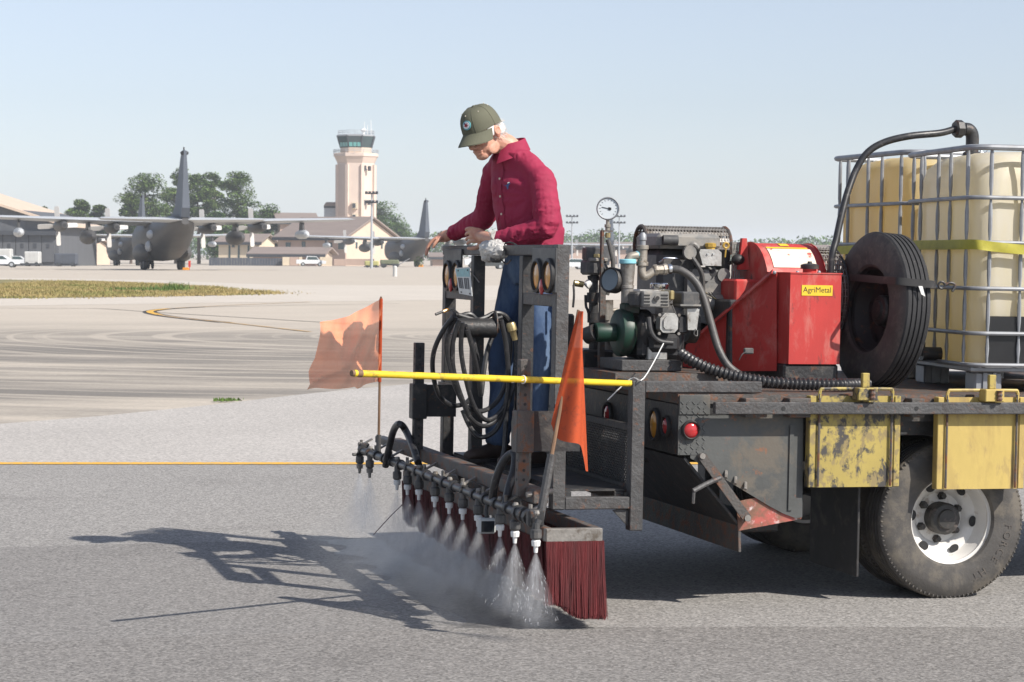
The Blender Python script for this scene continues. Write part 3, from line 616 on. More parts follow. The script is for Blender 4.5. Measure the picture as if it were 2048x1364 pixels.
# --- long low hangar roofs on the far right
for i, (x0, x1, e, r_, Y, lab) in enumerate(((1130, 1275, 494, 487, 640, 'long low tan roof behind the pump gauges'), (1235, 1330, 496, 486, 600, 'low tan roofed shed behind the pipe fittings'), (1600, 1720, 502, 492, 560, 'low tan roofed building beyond the red blower'), (865, 905, 515, 508, 470, 'small beige shed behind the hand on the rail'))):
    gable_house('low_hangar', lab, Y, x0, x1, e, r_, 14, M['stucco_pink_shade'], M['stucco'], 4)
# --- boundary fence, boards one by one
fn = thing('privacy_fence', 'dark slatted fence in front of the cream buildings', 'fence', at(480, 527, 405))
px = 418
while px < 564:
    b = MB(); quadbox(b, px, px + 5.2, 515 + .01 * (px - 418), 531, 405, .12); b.build('fence_panel', M['fence_dark'], fn, smooth=0); px += 5.6
fn2 = thing('tan_yard_wall', 'low tan yard wall between fence and white pickup', 'wall', at(590, 527, 404))
for px0, px1 in ((565, 579), (580, 597), (598, 604), (640, 646), (647, 664), (668, 690), (691, 748)):
    b = MB(); quadbox(b, px0, px1, 514 if px0 < 666 else 518, 531, 404, .5); b.build('wall_panel', M['cream_wall'] if px0 in (598, 640, 647, 565) else M['stucco_pink_shade'], fn2, smooth=0)

# ================================================================ light masts
def mast(px, top, base, Y, label):
    c = at(px, base, Y); c.z = gz(Y); t = thing('light_mast', label, 'light mast', c, group='apron light masts')
    zt = at(px, top, Y).z; b = MB(); b.tube([c, Vector((c.x, c.y, zt))], [.2, .1], 8); b.build('pole', M['bare_metal'], t)
    b = MB(); w = .014 * Y / 5.2
    for k, dz in enumerate((0, -1.2)): b.span((c.x - w, c.y - .12, zt + dz - .08), (c.x + w, c.y + .12, zt + dz + .08))
    b.build('crossarm', M['dark_trim'], t, smooth=0)
    for dz in (0, -1.2):
        for s_ in (-1, -.35, .35, 1):
            b = MB(); b.box((c.x + s_ * w * .85, c.y - .3, zt + dz + .1), (.36, .34, .28), Matrix.Rotation(R(25), 3, 'X')); b.build('floodlight', M['dark_trim'], t, smooth=0)
mast(743, 387, 548, 300, 'grey floodlight mast in front of the cream gable')
mast(1143.5, 433, 527, 420, 'thin floodlight mast just behind the platform post')
mast(1238, 433, 527, 420, 'floodlight mast behind the round pressure gauge')

# ================================================================ parked transport aircraft
M['plane_grey'] = pm('plane_grey', (0.082, 0.08, 0.08), 0.55, 0, 0.14, 0.5)
M['plane_fin'] = pm('plane_fin', (0.08, 0.095, 0.12), 0.6, 0, 0.08, 0.5)  # bluish dark: the shade on the fin is painted into its grey
M['plane_wing'] = pm('plane_wing', (0.46, 0.48, 0.50), 0.45, 0, 0.06, 0.6)  # lighter than the fuselage paint: sunlight on the wings put into the colour
M['prop'] = pm('prop', (0.62, 0.60, 0.57), 0.5, 0, 0.05, 1)  # pale tone has the sun on the blades painted in
M['plane_dark'] = pm('plane_dark', (0.03, 0.03, 0.032), 0.6, 0, 0.2, 1)
M['flag_red'] = pm('flag_red', (0.55, 0.03, 0.02), 0.6, 0, 0.1, 4)
M['safety_orange'] = pm('safety_orange', (0.75, 0.30, 0.03), 0.6, 0, 0.1, 4)
def wing_surf(b, root_y, tip_y, xr0, xr1, xt0, xt1, zr, zt, tr, tt):
    """a lifting surface from root to tip with an aerofoil section; x0 leading, x1 trailing edge"""
    rows = []
    for f in (0, .33, .66, .97, 1.0):
        y = root_y + (tip_y - root_y) * f; a = xr0 + (xt0 - xr0) * f; c = xr1 + (xt1 - xr1) * f; z = zr + (zt - zr) * f
        t = (tr + (tt - tr) * f) * (1 if f < 1 else .3); row = []
        for k in range(14):
            an = 2 * math.pi * k / 14; xx = (1 - math.cos(an)) / 2; row.append(Vector((a + (c - a) * xx, y, z + t * math.sin(an) * (1.0 - .62 * xx))))
        rows.append(row)
    b.grid(rows, close_u=True); b.add(rows[-1], [tuple(range(14))]); b.add(rows[0], [tuple(range(14))[::-1]])
def make_plane():
    t = thing('transport_aircraft', 'x', 'aircraft', (0, 0, 0), group='four engined transports on the apron')
    secs = [(14.2, 2.55, .25, .25), (13.7, 2.6, .8, .8), (12.5, 2.75, 1.35, 1.45), (10.5, 3.0, 1.9, 2.0), (8, 3.05, 2.15, 2.15), (0, 3.05, 2.15, 2.15), (-3.5, 3.1, 2.15, 2.15), (-6.5, 3.45, 2.08, 1.9),
            (-9.5, 3.9, 1.85, 1.55), (-12.5, 4.35, 1.45, 1.15), (-15, 4.7, .95, .75), (-16.3, 4.85, .35, .35)]
    b = MB(); rows = []
    for x, z, ry, rz in secs: rows.append([Vector((x, ry * math.copysign(abs(math.cos(a)) ** .85, math.cos(a)), z + rz * math.copysign(abs(math.sin(a)) ** .85, math.sin(a)))) for a in [2 * math.pi * k / 20 for k in range(20)]])
    b.grid(rows, close_u=True); b.add(rows[0], [tuple(range(20))]); b.add(rows[-1], [tuple(range(20))[::-1]]); b.build('fuselage', M['plane_grey'], t, smooth=50)
    for s_ in (-1, 1):
        b = MB(); b.ell((0.5, s_ * 2.05, 1.75), (4.6, .85, .95), None, 14, 10); b.build('wheel_sponson', M['plane_grey'], t)
        b = MB(); wing_surf(b, s_ * .3, s_ * 20.2, 2.5, -2.4, 1.7, -1.0, 4.85, 5.4, .55, .22); b.build('wing', M['plane_wing'], t)
        b = MB(); wing_surf(b, s_ * .25, s_ * 8.0, -11.9, -16.4, -13.4, -15.9, 4.95, 5.05, .40, .2); b.build('tailplane', M['plane_wing'], t)
        for y, zz in ((4.95, 4.35), (10.2, 4.5)):
            y *= s_; b = MB()
            b.lathe([(.25, 5.1), (.55, 4.75), (.62, 3.5), (.62, 1.0), (.5, -1.0), (.34, -2.4), (.28, -2.5)], (0, y, zz), (1, 0, 0), 12); e = b.build('engine', M['plane_grey'], t)
            b = MB(); b.lathe([(.2, -2.52), (.2, -2.3)], (0, y, zz), (1, 0, 0), 10); b.build('exhaust', M['plane_dark'], e)
            b = MB(); b.lathe([(.02, 5.75), (.22, 5.5), (.30, 5.12)], (0, y, zz), (1, 0, 0), 10); b.build('spinner', M['plane_dark'], e)
            for k in range(4):
                a = R(90 * k + 3); d = Vector((0, math.sin(a), math.cos(a))); p = Vector((5.3, y, zz)); b = MB(); sd = Vector((.45, math.cos(a) * .9, -math.sin(a) * .9)).normalized()
                b.prism([(-.1, .25), (-.26, .8), (-.27, 1.9), (-.2, 2.05), (.2, 2.05), (.27, 1.9), (.26, .8), (.1, .25)], p - sd.cross(d) * .03, sd, d, sd.cross(d) * .06); b.build('propeller_blade', M['prop'], e, smooth=0)
        b = MB(); b.ell((.2, s_ * 7.6, 3.35), (4.2, .78, .78), None, 14, 12); dt = b.build('drop_tank', M['plane_grey'], t)
        b = MB(); b.prism([(-1.6, 0), (1.6, 0), (1.2, .85), (-1.0, .85)], (0, s_ * 7.6 - .12, 3.95), (1, 0, 0), (0, 0, 1), (0, .24, 0)); b.build('pylon', M['plane_grey'], dt, smooth=0)
        b = MB(); b.lathe([(.05, 2.6), (.4, 2.0), (.5, .5), (.48, -1.4), (.3, -2.4), (.05, -2.6)], (-.3, s_ * 14.6, 3.75), (1, 0, 0), 10); pd = b.build('refuelling_pod', M['plane_wing'], t)
        b = MB(); b.prism([(-1, 0), (1.2, 0), (.9, .9), (-.7, .9)], (-.2, s_ * 14.6 - .1, 4.1), (1, 0, 0), (0, 0, 1), (0, .2, 0)); b.build('pylon', M['plane_dark'], pd, smooth=0)
        for xx in (-.9, .9):
            b = MB(); b.lathe([(.35, -.25), (.62, -.22), (.7, 0), (.62, .22), (.35, .25)], (xx, s_ * 1.9, .68), (0, 1, 0), 16); b.build('main_wheel', M['plane_dark'], t)
    b = MB()
    for s_ in (-.22, .22): b.lathe([(.3, -.14), (.45, -.1), (.5, 0), (.45, .1), (.3, .14)], (9.6, s_, .5), (0, 1, 0), 14)
    b.tube([(9.6, 0, .5), (9.6, 0, 2)], .12, 8); b.build('nose_wheel', M['plane_dark'], t)
    b = MB(); pr = [(-8.2, 5.0), (-10.6, 5.9), (-11.6, 6.3), (-14.1, 11.0), (-14.6, 11.5), (-15.4, 11.7), (-16.3, 11.6), (-16.9, 6.1), (-16.4, 5.2)]
    vs = []
    for s_ in (-1, 1):
        for q in pr: vs.append(Vector((q[0], s_ * (.42 - .3 * (q[1] - 5) / 6.7), q[1])))
    n = len(pr); b.add(vs, [tuple(range(n)), tuple(range(n, 2 * n))[::-1]] + [(i, i + n, (i + 1) % n + n, (i + 1) % n) for i in range(n)]); fin = b.build('tail_fin', M['plane_fin'], t, smooth=0)
    b = MB(); b.tube([(-15.4, 0, 11.65), (-15.4, 0, 12.0)], .07, 6); b.ell((-15.8, 0, 11.4), (.3, .42, .25), None, 8, 6); b.build('beacon', M['plane_dark'], fin)
    b = MB(); b.ell((-6.2, 2.0, 3.6), (1.4, .42, .45), None, 10, 8); b.ell((-5.2, 2.1, 2.4), (.9, .35, .55), None, 10, 8); b.build('side_blister', M['plane_wing'], t)
    return t
def place(t, px, Y, head, label):
    c = at(px, 540, Y); t.matrix_world = Matrix.Translation((c.x, Y, gz(Y))) @ Matrix.Rotation(R(90 + head), 4, 'Z') @ Matrix.Scale(.97, 4); t['label'] = label
pl1 = make_plane()
pl2 = copy_tree(pl1); pl3 = copy_tree(pl1); pl4 = copy_tree(pl1)
place(pl1, 325, 226, 16.5, 'large grey four propeller transport with tall fin above the verge')
place(pl2, 254, 372, 19, 'grey transport partly hidden behind the larger parked transport')
place(pl3, 813, 392, 15, 'grey transport parked behind the hand and the green cart')
place(pl4, 1200, 545, 8, 'distant grey transport whose wing shows behind the pump gauges')
# --- red covers and yellow chocks by the wheels
def chock(px, py, Y, w, h, mat, name, label):
    c = at(px, py, Y); b = MB(); b.prism([(-w / 2, 0), (w / 2, 0), (w * .3, h), (-w * .3, h)], (c.x, Y, gz(Y) + .01), (1, 0, 0), (0, 0, 1), (0, .4, 0)); tag(b.build(name, mat, org=(c.x, Y, gz(Y)), smooth=0), label, 'wheel chock')
chock(371, 541, 222.6, .75, .25, M['safety_orange'], 'wheel_chock', 'yellow chock at the wheel of the large transport')
chock(842, 540, 387, .9, .4, M['safety_orange'], 'wheel_chock', 'orange chock beside the transport behind the hand')
c = at(379, 535, 222); b = MB(); b.box((c.x, 222, .6), (.22, .1, .6)); b.tube([(c.x, 222, 0), (c.x, 222, .4)], .04, 6); tag(b.build('warning_flag', M['flag_red'], org=(c.x, 222, 0)), 'red warning marker by the wheels of the large transport', 'marker')

# ================================================================ far vehicles and carts
M['veh_white'] = pm('veh_white', (0.72, 0.74, 0.76), 0.3, 0, 0.04, 1)
M['veh_dark'] = pm('veh_dark', (0.045, 0.05, 0.05), 0.35, 0, 0.1, 1)
M['veh_red'] = pm('veh_red', (0.50, 0.06, 0.04), 0.4, 0, 0.1, 1)
M['olive'] = pm('olive', (0.15, 0.165, 0.10), 0.7, 0, 0.12, 1)
M['cart_grey'] = pm('cart_grey', (0.52, 0.52, 0.50), 0.6, 0, 0.08, 1)
M['gen_yellow'] = pm('gen_yellow', (0.42, 0.40, 0.16), 0.6, 0, 0.08, 1)
def wheels(t, xs_, ys_, r, w=.22):
    for x in xs_:
        for y in ys_:
            b = MB(); b.lathe([(r * .6, -w / 2), (r, -w / 2 + .02), (r, w / 2 - .02), (r * .6, w / 2)], (x, y, r), (0, 1, 0), 16); w_ = b.build('wheel', M['veh_dark'], t)
            b = MB(); b.lathe([(r * .58, -w / 2 - .01), (r * .58, w / 2 + .01)], (x, y, r), (0, 1, 0), 12); b.build('rim', M['bare_metal'], w_)
def car(name, px, py, Y, rot, mat, label, kind='car', s_=1.0):
    c = at(px, py, Y); sp = Matrix.Translation((c.x, Y, gz(Y))) @ Matrix.Rotation(R(rot), 4, 'Z') @ Matrix.Scale(s_, 4)
    t = thing(name, label, 'pickup' if kind == 'pickup' else 'car', (0, 0, 0), sp); b = MB()
    if kind == 'pickup': pr = [(-2.6, .45), (2.6, .45), (2.65, .95), (1.5, 1.1), (.9, 1.75), (-.7, 1.8), (-.95, 1.15), (-2.6, 1.15)]; wn_ = [(.75, 1.15), (1.3, 1.15), (.85, 1.65), (-.6, 1.68), (-.75, 1.15)]
    else: pr = [(-2.2, .4), (2.2, .4), (2.25, .8), (1.2, .95), (.5, 1.42), (-1.0, 1.45), (-1.7, 1.0), (-2.25, .95)]; wn_ = [(1.0, .97), (.48, 1.36), (-.95, 1.38), (-1.45, .98)]
    b.prism(pr, (0, -.88, 0), (1, 0, 0), (0, 0, 1), (0, 1.76, 0)); b.build('body', mat, t, smooth=0)
    for y in (-.9, .885): b = MB(); b.prism(wn_, (0, y, 0), (1, 0, 0), (0, 0, 1), (0, .015, 0)); b.build('side_window', M['cab_glass'], t, smooth=0)
    wheels(t, (-1.45, 1.5), (-.85, .85), .35); return t
car('pickup_truck', 622, 533, 398, 8, M['veh_white'], 'white pickup parked before the tan yard wall', 'pickup')
car('parked_car', 0, 529, 268, 3, M['veh_white'], 'silver white sedan driving past the hangar')
car('parked_car', 34, 515, 322, 5, M['veh_white'], 'pale car parked beside the hangar doors')
car('parked_car', 976, 540, 300, 12, M['veh_dark'], 'dark car seen between the platform posts')
car('parked_car', 1154, 541, 300, 5, M['veh_white'], 'white car behind the valves beside red equipment')
c = at(976, 526, 306); car('parked_van', 972, 528, 312, 4, M['veh_white'], 'white van behind the dark car between the posts', s_=1.35)
car('parked_car', 1178, 541, 306, 5, M['veh_red'], 'red car parked behind the valve manifold')
def cart(name, x0, x1, y0, y1, Y, mat, label, cat, wheel=.35, hitch=False):
    a = at(x0, y1, Y); c = at(x1, y0, Y); g0 = gz(Y); t = thing(name, label, cat, ((a.x + c.x) / 2, Y, g0)); top = c.z; lo_ = g0 + wheel * 1.1; b = MB()
    b.span((a.x, Y, lo_), (c.x, Y + 1.8, top), .12); b.build('body', mat, t)
    b = MB(); b.span((a.x - .1, Y - .05, lo_ - .15), (c.x + .1, Y + 1.85, lo_ - .01)); b.build('chassis', M['dark_trim'], t, smooth=0)
    L_ = c.x - a.x
    for fx in (.18, .82):
        for yy in (Y + .1, Y + 1.7):
            b = MB(); b.lathe([(wheel * .5, -.12), (wheel, -.1), (wheel, .1), (wheel * .5, .12)], (a.x + fx * L_, yy, g0 + wheel), (0, 1, 0), 14); b.build('wheel', M['veh_dark'], t)
    if hitch: b = MB(); b.tube([(c.x, Y + .5, lo_), (c.x + 1.6, Y, lo_ + .9)], .06, 6); b.build('tow_bar', M['bare_metal'], t)
    for k in range(3):
        b = MB(); f0 = a.x + L_ * (.08 + .3 * k); b.span((f0, Y - .03, lo_ + (top - lo_) * .2), (f0 + L_ * .24, Y - .002, lo_ + (top - lo_) * .85)); b.build('side_panel', mat, t, smooth=0)
    return t
cart('ground_power_cart', 760, 797, 519.5, 541, 330, M['olive'], 'olive green ground power cart with tow bar', 'cart', .42, True)
cart('generator_box', 729, 757, 522, 540, 336, M['gen_yellow'], 'dull yellow generator box beside the olive cart', 'generator', .2)
cart('baggage_cart', 48, 78, 503, 517, 318, M['cart_grey'], 'pale grey box cart near the hangar doors', 'cart', .3)
cart('service_truck_box', -20, 21, 497.5, 515, 320, M['cart_grey'], 'pale grey service box at the hangar corner', 'cart', .3)
cart('tool_cart', 108, 152, 507, 519, 316, M['fence_dark'], 'dark blue equipment cart before the orange building', 'cart', .25)
cart('orange_tug', 1160, 1186, 524, 541, 312, M['safety_orange'], 'orange tow tug among the far cars', 'tug', .4)
c = gnd(790, 553); b = MB(); b.lathe([(.16, 0), (.16, .7), (.10, .78), (.02, .8)], (c.x, c.y, 0), (0, 0, 1), 12); tag(b.build('apron_bollard', M['cart_grey'], org=(c.x, c.y, 0)), 'short grey bollard on the apron below the olive cart', 'bollard')
for px, py, Y, lab in ((838, 527, 380, 'green shrub behind the hand beside the beige shed'),):
    c = at(px, py + 12, Y); c.z = gz(Y); b = MB(); clump(b, c + Vector((0, 0, .9)), (.9, .9, 1.0), 260, .16, random.Random(3)); tag(b.build('shrub', M['leaves'], org=c, smooth=0, fix=False), lab, 'shrub')
# ================================================================ letters
def text_into(b, s, size, o, ax, ay, depth=0.002, mi=0, center=True):
    cu = bpy.data.curves.new('t', 'FONT'); cu.body = s; cu.size = size; cu.extrude = 0; cu.resolution_u = 3
    if center: cu.align_x = 'CENTER'; cu.align_y = 'CENTER'
    ob = bpy.data.objects.new('t', cu); COL.objects.link(ob); dg = bpy.context.evaluated_depsgraph_get(); me = ob.evaluated_get(dg).to_mesh()
    ax = Vector(ax).normalized(); ay = Vector(ay).normalized(); nz_ = ax.cross(ay); o = Vector(o)
    b.add([o + ax * v.co.x + ay * v.co.y + nz_ * depth for v in me.vertices], [tuple(p.vertices) for p in me.polygons], mi)
    ob.evaluated_get(dg).to_mesh_clear(); bpy.data.objects.remove(ob); bpy.data.curves.remove(cu)

# ================================================================ the spray truck
NEAR = -0.05
truck = thing('spray_truck', 'dark flatbed spray truck with white rear wheels on the taxiway', 'truck', (0, 0, 0), TRUCK)
ZD = 1.0
b = MB(); b.span((-1.44, NEAR, ZD - .045), (2.6, 2.26, ZD)); b.build('deck', M['rusty_steel'], truck)
b = MB(); b.span((-1.43, NEAR + .02, ZD - .13), (2.6, NEAR + .06, ZD - .047)); b.build('deck_beam', M['black_steel'], truck)
for vv in (.62, 1.55):
    b = MB(); b.span((-1.36, vv, .62), (2.6, vv + .08, .85), .01); b.build('chassis_rail', M['black_steel'], truck)
for uu in (-.9, -.3, .4, 1.2):
    b = MB(); b.span((uu, NEAR + .08, .85), (uu + .06, 2.2, .953)); b.build('cross_member', M['black_steel'], truck)
# rear lamp box
b = MB(); b.span((-1.438, NEAR + .004, .717), (-1.436 + .05, 2.25, .952), .004); rb = b.build('rear_panel', M['black_steel'], truck)
b = MB(); b.span((-1.437, NEAR - .006, .717), (-1.285, NEAR + .002, .99)); b.span((-1.437, NEAR - .014, .905), (-1.285, NEAR - .007, .995), .002); dp = b.build('diamond_plate', M['plate'], truck)
b = MB(); i = 0
for zz in [x * .021 + .728 for x in range(12)]:
    for uu in [x * .028 - 1.424 for x in range(5)]:
        i += 1; a = R(45 if (int(round((zz - .728) / .021)) + int(round((uu + 1.424) / .028))) % 2 else -45)
        off = NEAR - (.015 if zz > .9 else .007)
        b.box((uu, off, zz), (.02, .004, .006), Matrix.Rotation(a, 3, 'Y'), .0015)
tag(b.build('raised_treads', M['plate'], dp), kind='stuff')
def round_lamp(c, axis, r, mat, parent, ring='rubber', oval=1.0, up=(0, 0, 1)):
    ax = Vector(axis).normalized(); U_ = Vector(up); S = U_.cross(ax).normalized(); rows = []
    def ringv(rr, h): return [Vector(c) + ax * h + S * math.cos(t) * rr + U_ * math.sin(t) * (rr + r * (oval - 1)) for t in [6.28318 * k / 28 for k in range(28)]]
    b = MB(); b.grid([ringv(r * 1.26, 0), ringv(r * 1.26, .014), ringv(r * 1.12, .02), ringv(r * 1.0, .016), ringv(r * 1.0, 0.004)], close_u=True); o_ = b.build('lamp_ring', M[ring], parent)
    b = MB(); b.grid([ringv(r * 1.0, .008), ringv(r * .8, .015), ringv(r * .45, .019), ringv(r * .05, .02)], close_u=True); b.build('lens', M[mat], o_)
    return o_
q = P(1381, 860, NEAR - .012); round_lamp((q.x, NEAR - .012, q.z), (0, -1, 0), .036, 'red_lens', truck)
q = Pu(1312, 849, -1.439); round_lamp((-1.439, q.y, q.z), (-1, 0, 0), .055, 'amber_lens', truck, oval=1.2)
q = Pu(1335, 852, -1.439); round_lamp((-1.439, q.y, q.z), (-1, 0, 0), .04, 'red_lens', truck)
q = Pu(1218, 829, -1.439); round_lamp((-1.439, q.y, q.z), (-1, 0, 0), .05, 'red_lens', truck)
# near skirt plate, cut away below along a slope
sk = [P(x, y, NEAR) for x, y in ((1398, 832), (1606, 826), (1604, 1034), (1590, 1036), (1566, 1027), (1538, 1012), (1380, 916), (1382, 880))]
b = MB(); b.prism([(q.x, q.z) for q in sk], (0, NEAR - .004, 0), (1, 0, 0), (0, 0, 1), (0, .008, 0)); b.build('side_skirt', M['plate'], truck)
b = MB(); b.span((P(1598, 0, NEAR).x, NEAR - .012, P(1600, 1020, NEAR).z), (P(1606, 0, NEAR).x, NEAR - .004, P(1600, 850, NEAR).z)); b.build('skirt_edge', M['plate'], truck)
gs = [P(x, y, NEAR) for x, y in ((1474, 1004), (1520, 994), (1604, 1030), (1604, 1038), (1478, 1062))]
b = MB(); b.prism([(q.x, q.z) for q in gs], (0, NEAR + .006, 0), (1, 0, 0), (0, 0, 1), (0, .01, 0)); M['red_scrape'] = pm('red_scrape', (0.20, 0.10, 0.065), 0.6, 0, .25, 12, col2=(0.42, 0.10, 0.08), cov=0.36, s2=9, col3=(.6, .5, .48), cov3=.2, s3=22); b.build('skirt_gusset', M['red_scrape'], truck)
# sloped splash panel across the rear, then a flap
a0 = P(1366, 915, NEAR + .03); a1 = P(1476, 1050, NEAR + .03); a2 = P(1477, 1103, NEAR + .03)
for p0, p1, nm in ((a0, a1, 'splash_panel'), (a1, a2, 'splash_flap')):
    b = MB(); d = (p1 - p0); n_ = Vector((d.z, 0, -d.x)).normalized() * .006
    b.add([Vector((p.x, vv, p.z)) + s_ for s_ in (n_, -n_) for p in (p0, p1) for vv in (NEAR + .012, 2.2)], [(0, 1, 3, 2), (4, 5, 7, 6), (0, 1, 5, 4), (2, 3, 7, 6), (0, 2, 6, 4), (1, 3, 7, 5)]); b.build(nm, M['rusty_steel'] if nm == 'splash_flap' else M['black_steel'], truck)
# latch lever
b = MB(); b.bar(P(1404, 912, NEAR - .03), P(1495, 1038, NEAR - .03), .012, .042, up=(1, 0, .6)); lv = b.build('latch_lever', M['rusty_steel'], truck)
for x, y, r_ in ((1404, 912, .014), (1494, 1036, .016)): b = MB(); q = P(x, y, NEAR - .03); b.lathe([(r_, -.012), (r_, .03)], q, (0, 1, 0), 10); b.build('lever_bolt', M['raw_steel'], lv)
b = MB(); b.tube([P(1441, 955, NEAR - .05), P(1412, 968, NEAR - .06), P(1386, 982, NEAR - .07)], .012, 8); b.tube([P(1388, 978, NEAR - .07), P(1386, 1007, NEAR - .07)], .008, 6); b.build('lever_handle', M['grey_steel'], lv)
for x, y in ((1452, 942), (1471, 954), (1491, 965)): b = MB(); q = P(x, y, NEAR - .005); b.tube([q, q + Vector((-.012, -.03, -.03))], .008, 6); b.build('skirt_bolt', M['raw_steel'], truck)
# rub rail with stand-offs
b = MB(); b.span((-1.296, -.155, .912), (2.6, -.122, .968), .004); rr = b.build('rub_rail', M['grey_steel'], truck)
for px in (1490, 1578, 1822):
    q = P(px, 820, -.12); b = MB(); b.span((q.x, -.124, .895), (q.x + .11 if px < 1800 else q.x + .07, NEAR + .01, .985), .004); b.build('stake_pocket', M['rusty_steel'], truck)
for px in (1567, 1833):
    q = P(px, 820, -.155); b = MB(); b.lathe([(.010, 0), (.010, .002)], (q.x, -.157, .94), (0, 1, 0), 12); b.build('rail_hole', M['ink'], rr)
# ---- wheels
def tyre_profile(r, w, rim):
    h = w / 2; pr = [(rim, -h * .78), (rim + .012, -h * .9), ((r + rim) / 2 + .01, -h), (r - .022, -h * .92), (r - .006, -h * .8)]
    for k in range(5):
        c = -h * .62 + k * h * .31; pr += [(r, c - h * .1), (r, c + h * .1)]
        if k < 4: pr += [(r - .006, c + h * .11), (r - .006, c + h * .20)]
    pr += [(r - .006, h * .8), (r - .022, h * .92), ((r + rim) / 2 + .01, h), (rim + .012, h * .9), (rim, h * .78)]
    return pr
def road_wheel(parent, c, out, dished, tmat, wmat, r=.385, w=.21, name='wheel', text=None):
    """out: unit vector pointing outwards along the axle; c: centre of the tyre"""
    c = Vector(c); out = Vector(out); b = MB(); pr_ = tyre_profile(r, w, .213); b.lathe(pr_[:5], c, out, 64, close=False); b.lathe(pr_[4:-4], c, out, 64, mi=1, close=False); b.lathe(pr_[-5:], c, out, 64, close=False)
    ty = b.build(name, [tmat, M['tyre_tread'] if name == 'tyre' else tmat], parent, smooth=30)
    b = MB(); nb = 100; ax, ay = orth(out)
    for k in range(nb):                                  # shoulder lugs
        a = 6.28318 * k / nb
        for sd in (-1, 1):
            d = ax * math.cos(a) + ay * math.sin(a); t_ = out.cross(d); b.box(c + d * (r - .0115) + out * sd * w * .425, (.012, .008, .014), Matrix((d, t_, out)).transposed(), .002)
    if name == 'wheel': tag(b.build('tread_lugs', tmat, ty), kind='stuff')
    f = w / 2 - .018; sgn = 1 if dished else .45; b = MB()
    b.lathe([(.200, -f), (.232, -f), (.232, -f + .01), (.206, -f + .02), (.203, f - .02), (.225, f - .012), (.243, f - .004), (.243, f + .006), (.236, f + .008), (.222, f - .004), (.203, f - .035), (.190, f - .085 * sgn), (.180, f - .105 * sgn), (.150, f - .113 * sgn), (.128, f - .135 * sgn), (.122, f - .142 * sgn), (.05, f - .142 * sgn)], c, out, 48, close=False); rm = b.build('rim', wmat, ty, smooth=40)
    fd = f - .142 * sgn
    for k in range(6):
        a = R(60 * k + 24); d = ax * math.cos(a) + ay * math.sin(a); p = c + d * .106 + out * fd
        b = MB(); b.lathe([(.021, 0), (.021, .006), (.0165, .008), (.0165, .03), (.013, .036)], p, out, 6); b.build('lug_nut', M['hub'], rm)
        a = R(60 * k + 54); d = ax * math.cos(a) + ay * math.sin(a); p = c + d * .163 + out * (f - .105 * sgn)
        nn = (out + d * .12).normalized(); s1 = nn.cross(out.cross(d)).normalized(); s2 = out.cross(d); b = MB()
        b.grid([[p + nn * .006 + (s1 * math.cos(t) * .021 + s2 * math.sin(t) * .027) * q for t in [6.28318 * j / 16 for j in range(16)]] for q in (1, .02)], close_u=True); b.build('hand_hole', M['ink'], rm)
    b = MB(); b.lathe([(.078, fd), (.078, fd + .075), (.070, fd + .085), (.05, fd + .088), (.045, fd + .10), (.01, fd + .102)], c, out, 24); b.build('hub', M['hub'], ty)
    if text:
        b = MB()
        for k, ch in enumerate(text):
            if ch == ' ': continue
            a = R(-6 - 8.5 * k); up_ = Vector((math.cos(a), 0, math.sin(a))); tg = Vector((math.sin(a), 0, -math.cos(a)))
            text_into(b, ch, .052, c + up_ * .298 + out * (w / 2 + .0005), tg, up_, .001)
        b.build('sidewall_letters', M['tyre_worn'], ty, smooth=0, fix=False)
    return ty
W0 = P(1907, 1039, .0); WC = Vector((W0.x, .105, .385))
road_wheel(truck, WC, (0, -1, 0), True, M['tyre'], M['wheel_white'], text='FORCE HT')
road_wheel(truck, WC + Vector((0, .25, 0)), (0, -1, 0), False, M['tyre'], M['wheel_white'])
road_wheel(truck, WC + Vector((0, 1.75, 0)), (0, 1, 0), False, M['tyre'], M['wheel_white'])
road_wheel(truck, WC + Vector((0, 2.0, 0)), (0, 1, 0), True, M['tyre'], M['wheel_white'])
b = MB(); b.tube([WC + Vector((0, .05, 0)), WC + Vector((0, 1.95, 0))], .06, 12); b.ell(WC + Vector((0, 1.0, 0)), (.2, .2, .2), None, 14, 10); b.build('rear_axle', M['black_steel'], truck)
b = MB(); b.span((WC.x + .75, .3, .33), (WC.x + 1.7, .65, .85), .05); b.build('fuel_tank', M['black_steel'], truck)
fu = P(1714, 1000, .03).x
for v0 in (.02, 1.62):
    b = MB(); b.span((fu, v0, .12), (fu + .014, v0 + .56, .86), .003); b.build('mud_flap', M['rubber'], truck)
b = MB(); b.span((-1.1, .35, .30), (-.75, 2.1, .36), .01); b.span((-.98, .7, .36), (-.93, .78, .7)); b.span((-.98, 1.5, .36), (-.93, 1.58, .7)); b.build('rear_bumper', M['black_steel'], truck)
# fenders (dark inner guards)
b = MB(); b.prism([(-.52, .80), (.55, .80), (.55, .93), (-.52, .93)], (WC.x, .02, 0), (1, 0, 0), (0, 0, 1), (0, .55, 0)); b.build('wheel_guard', M['black_steel'], truck)

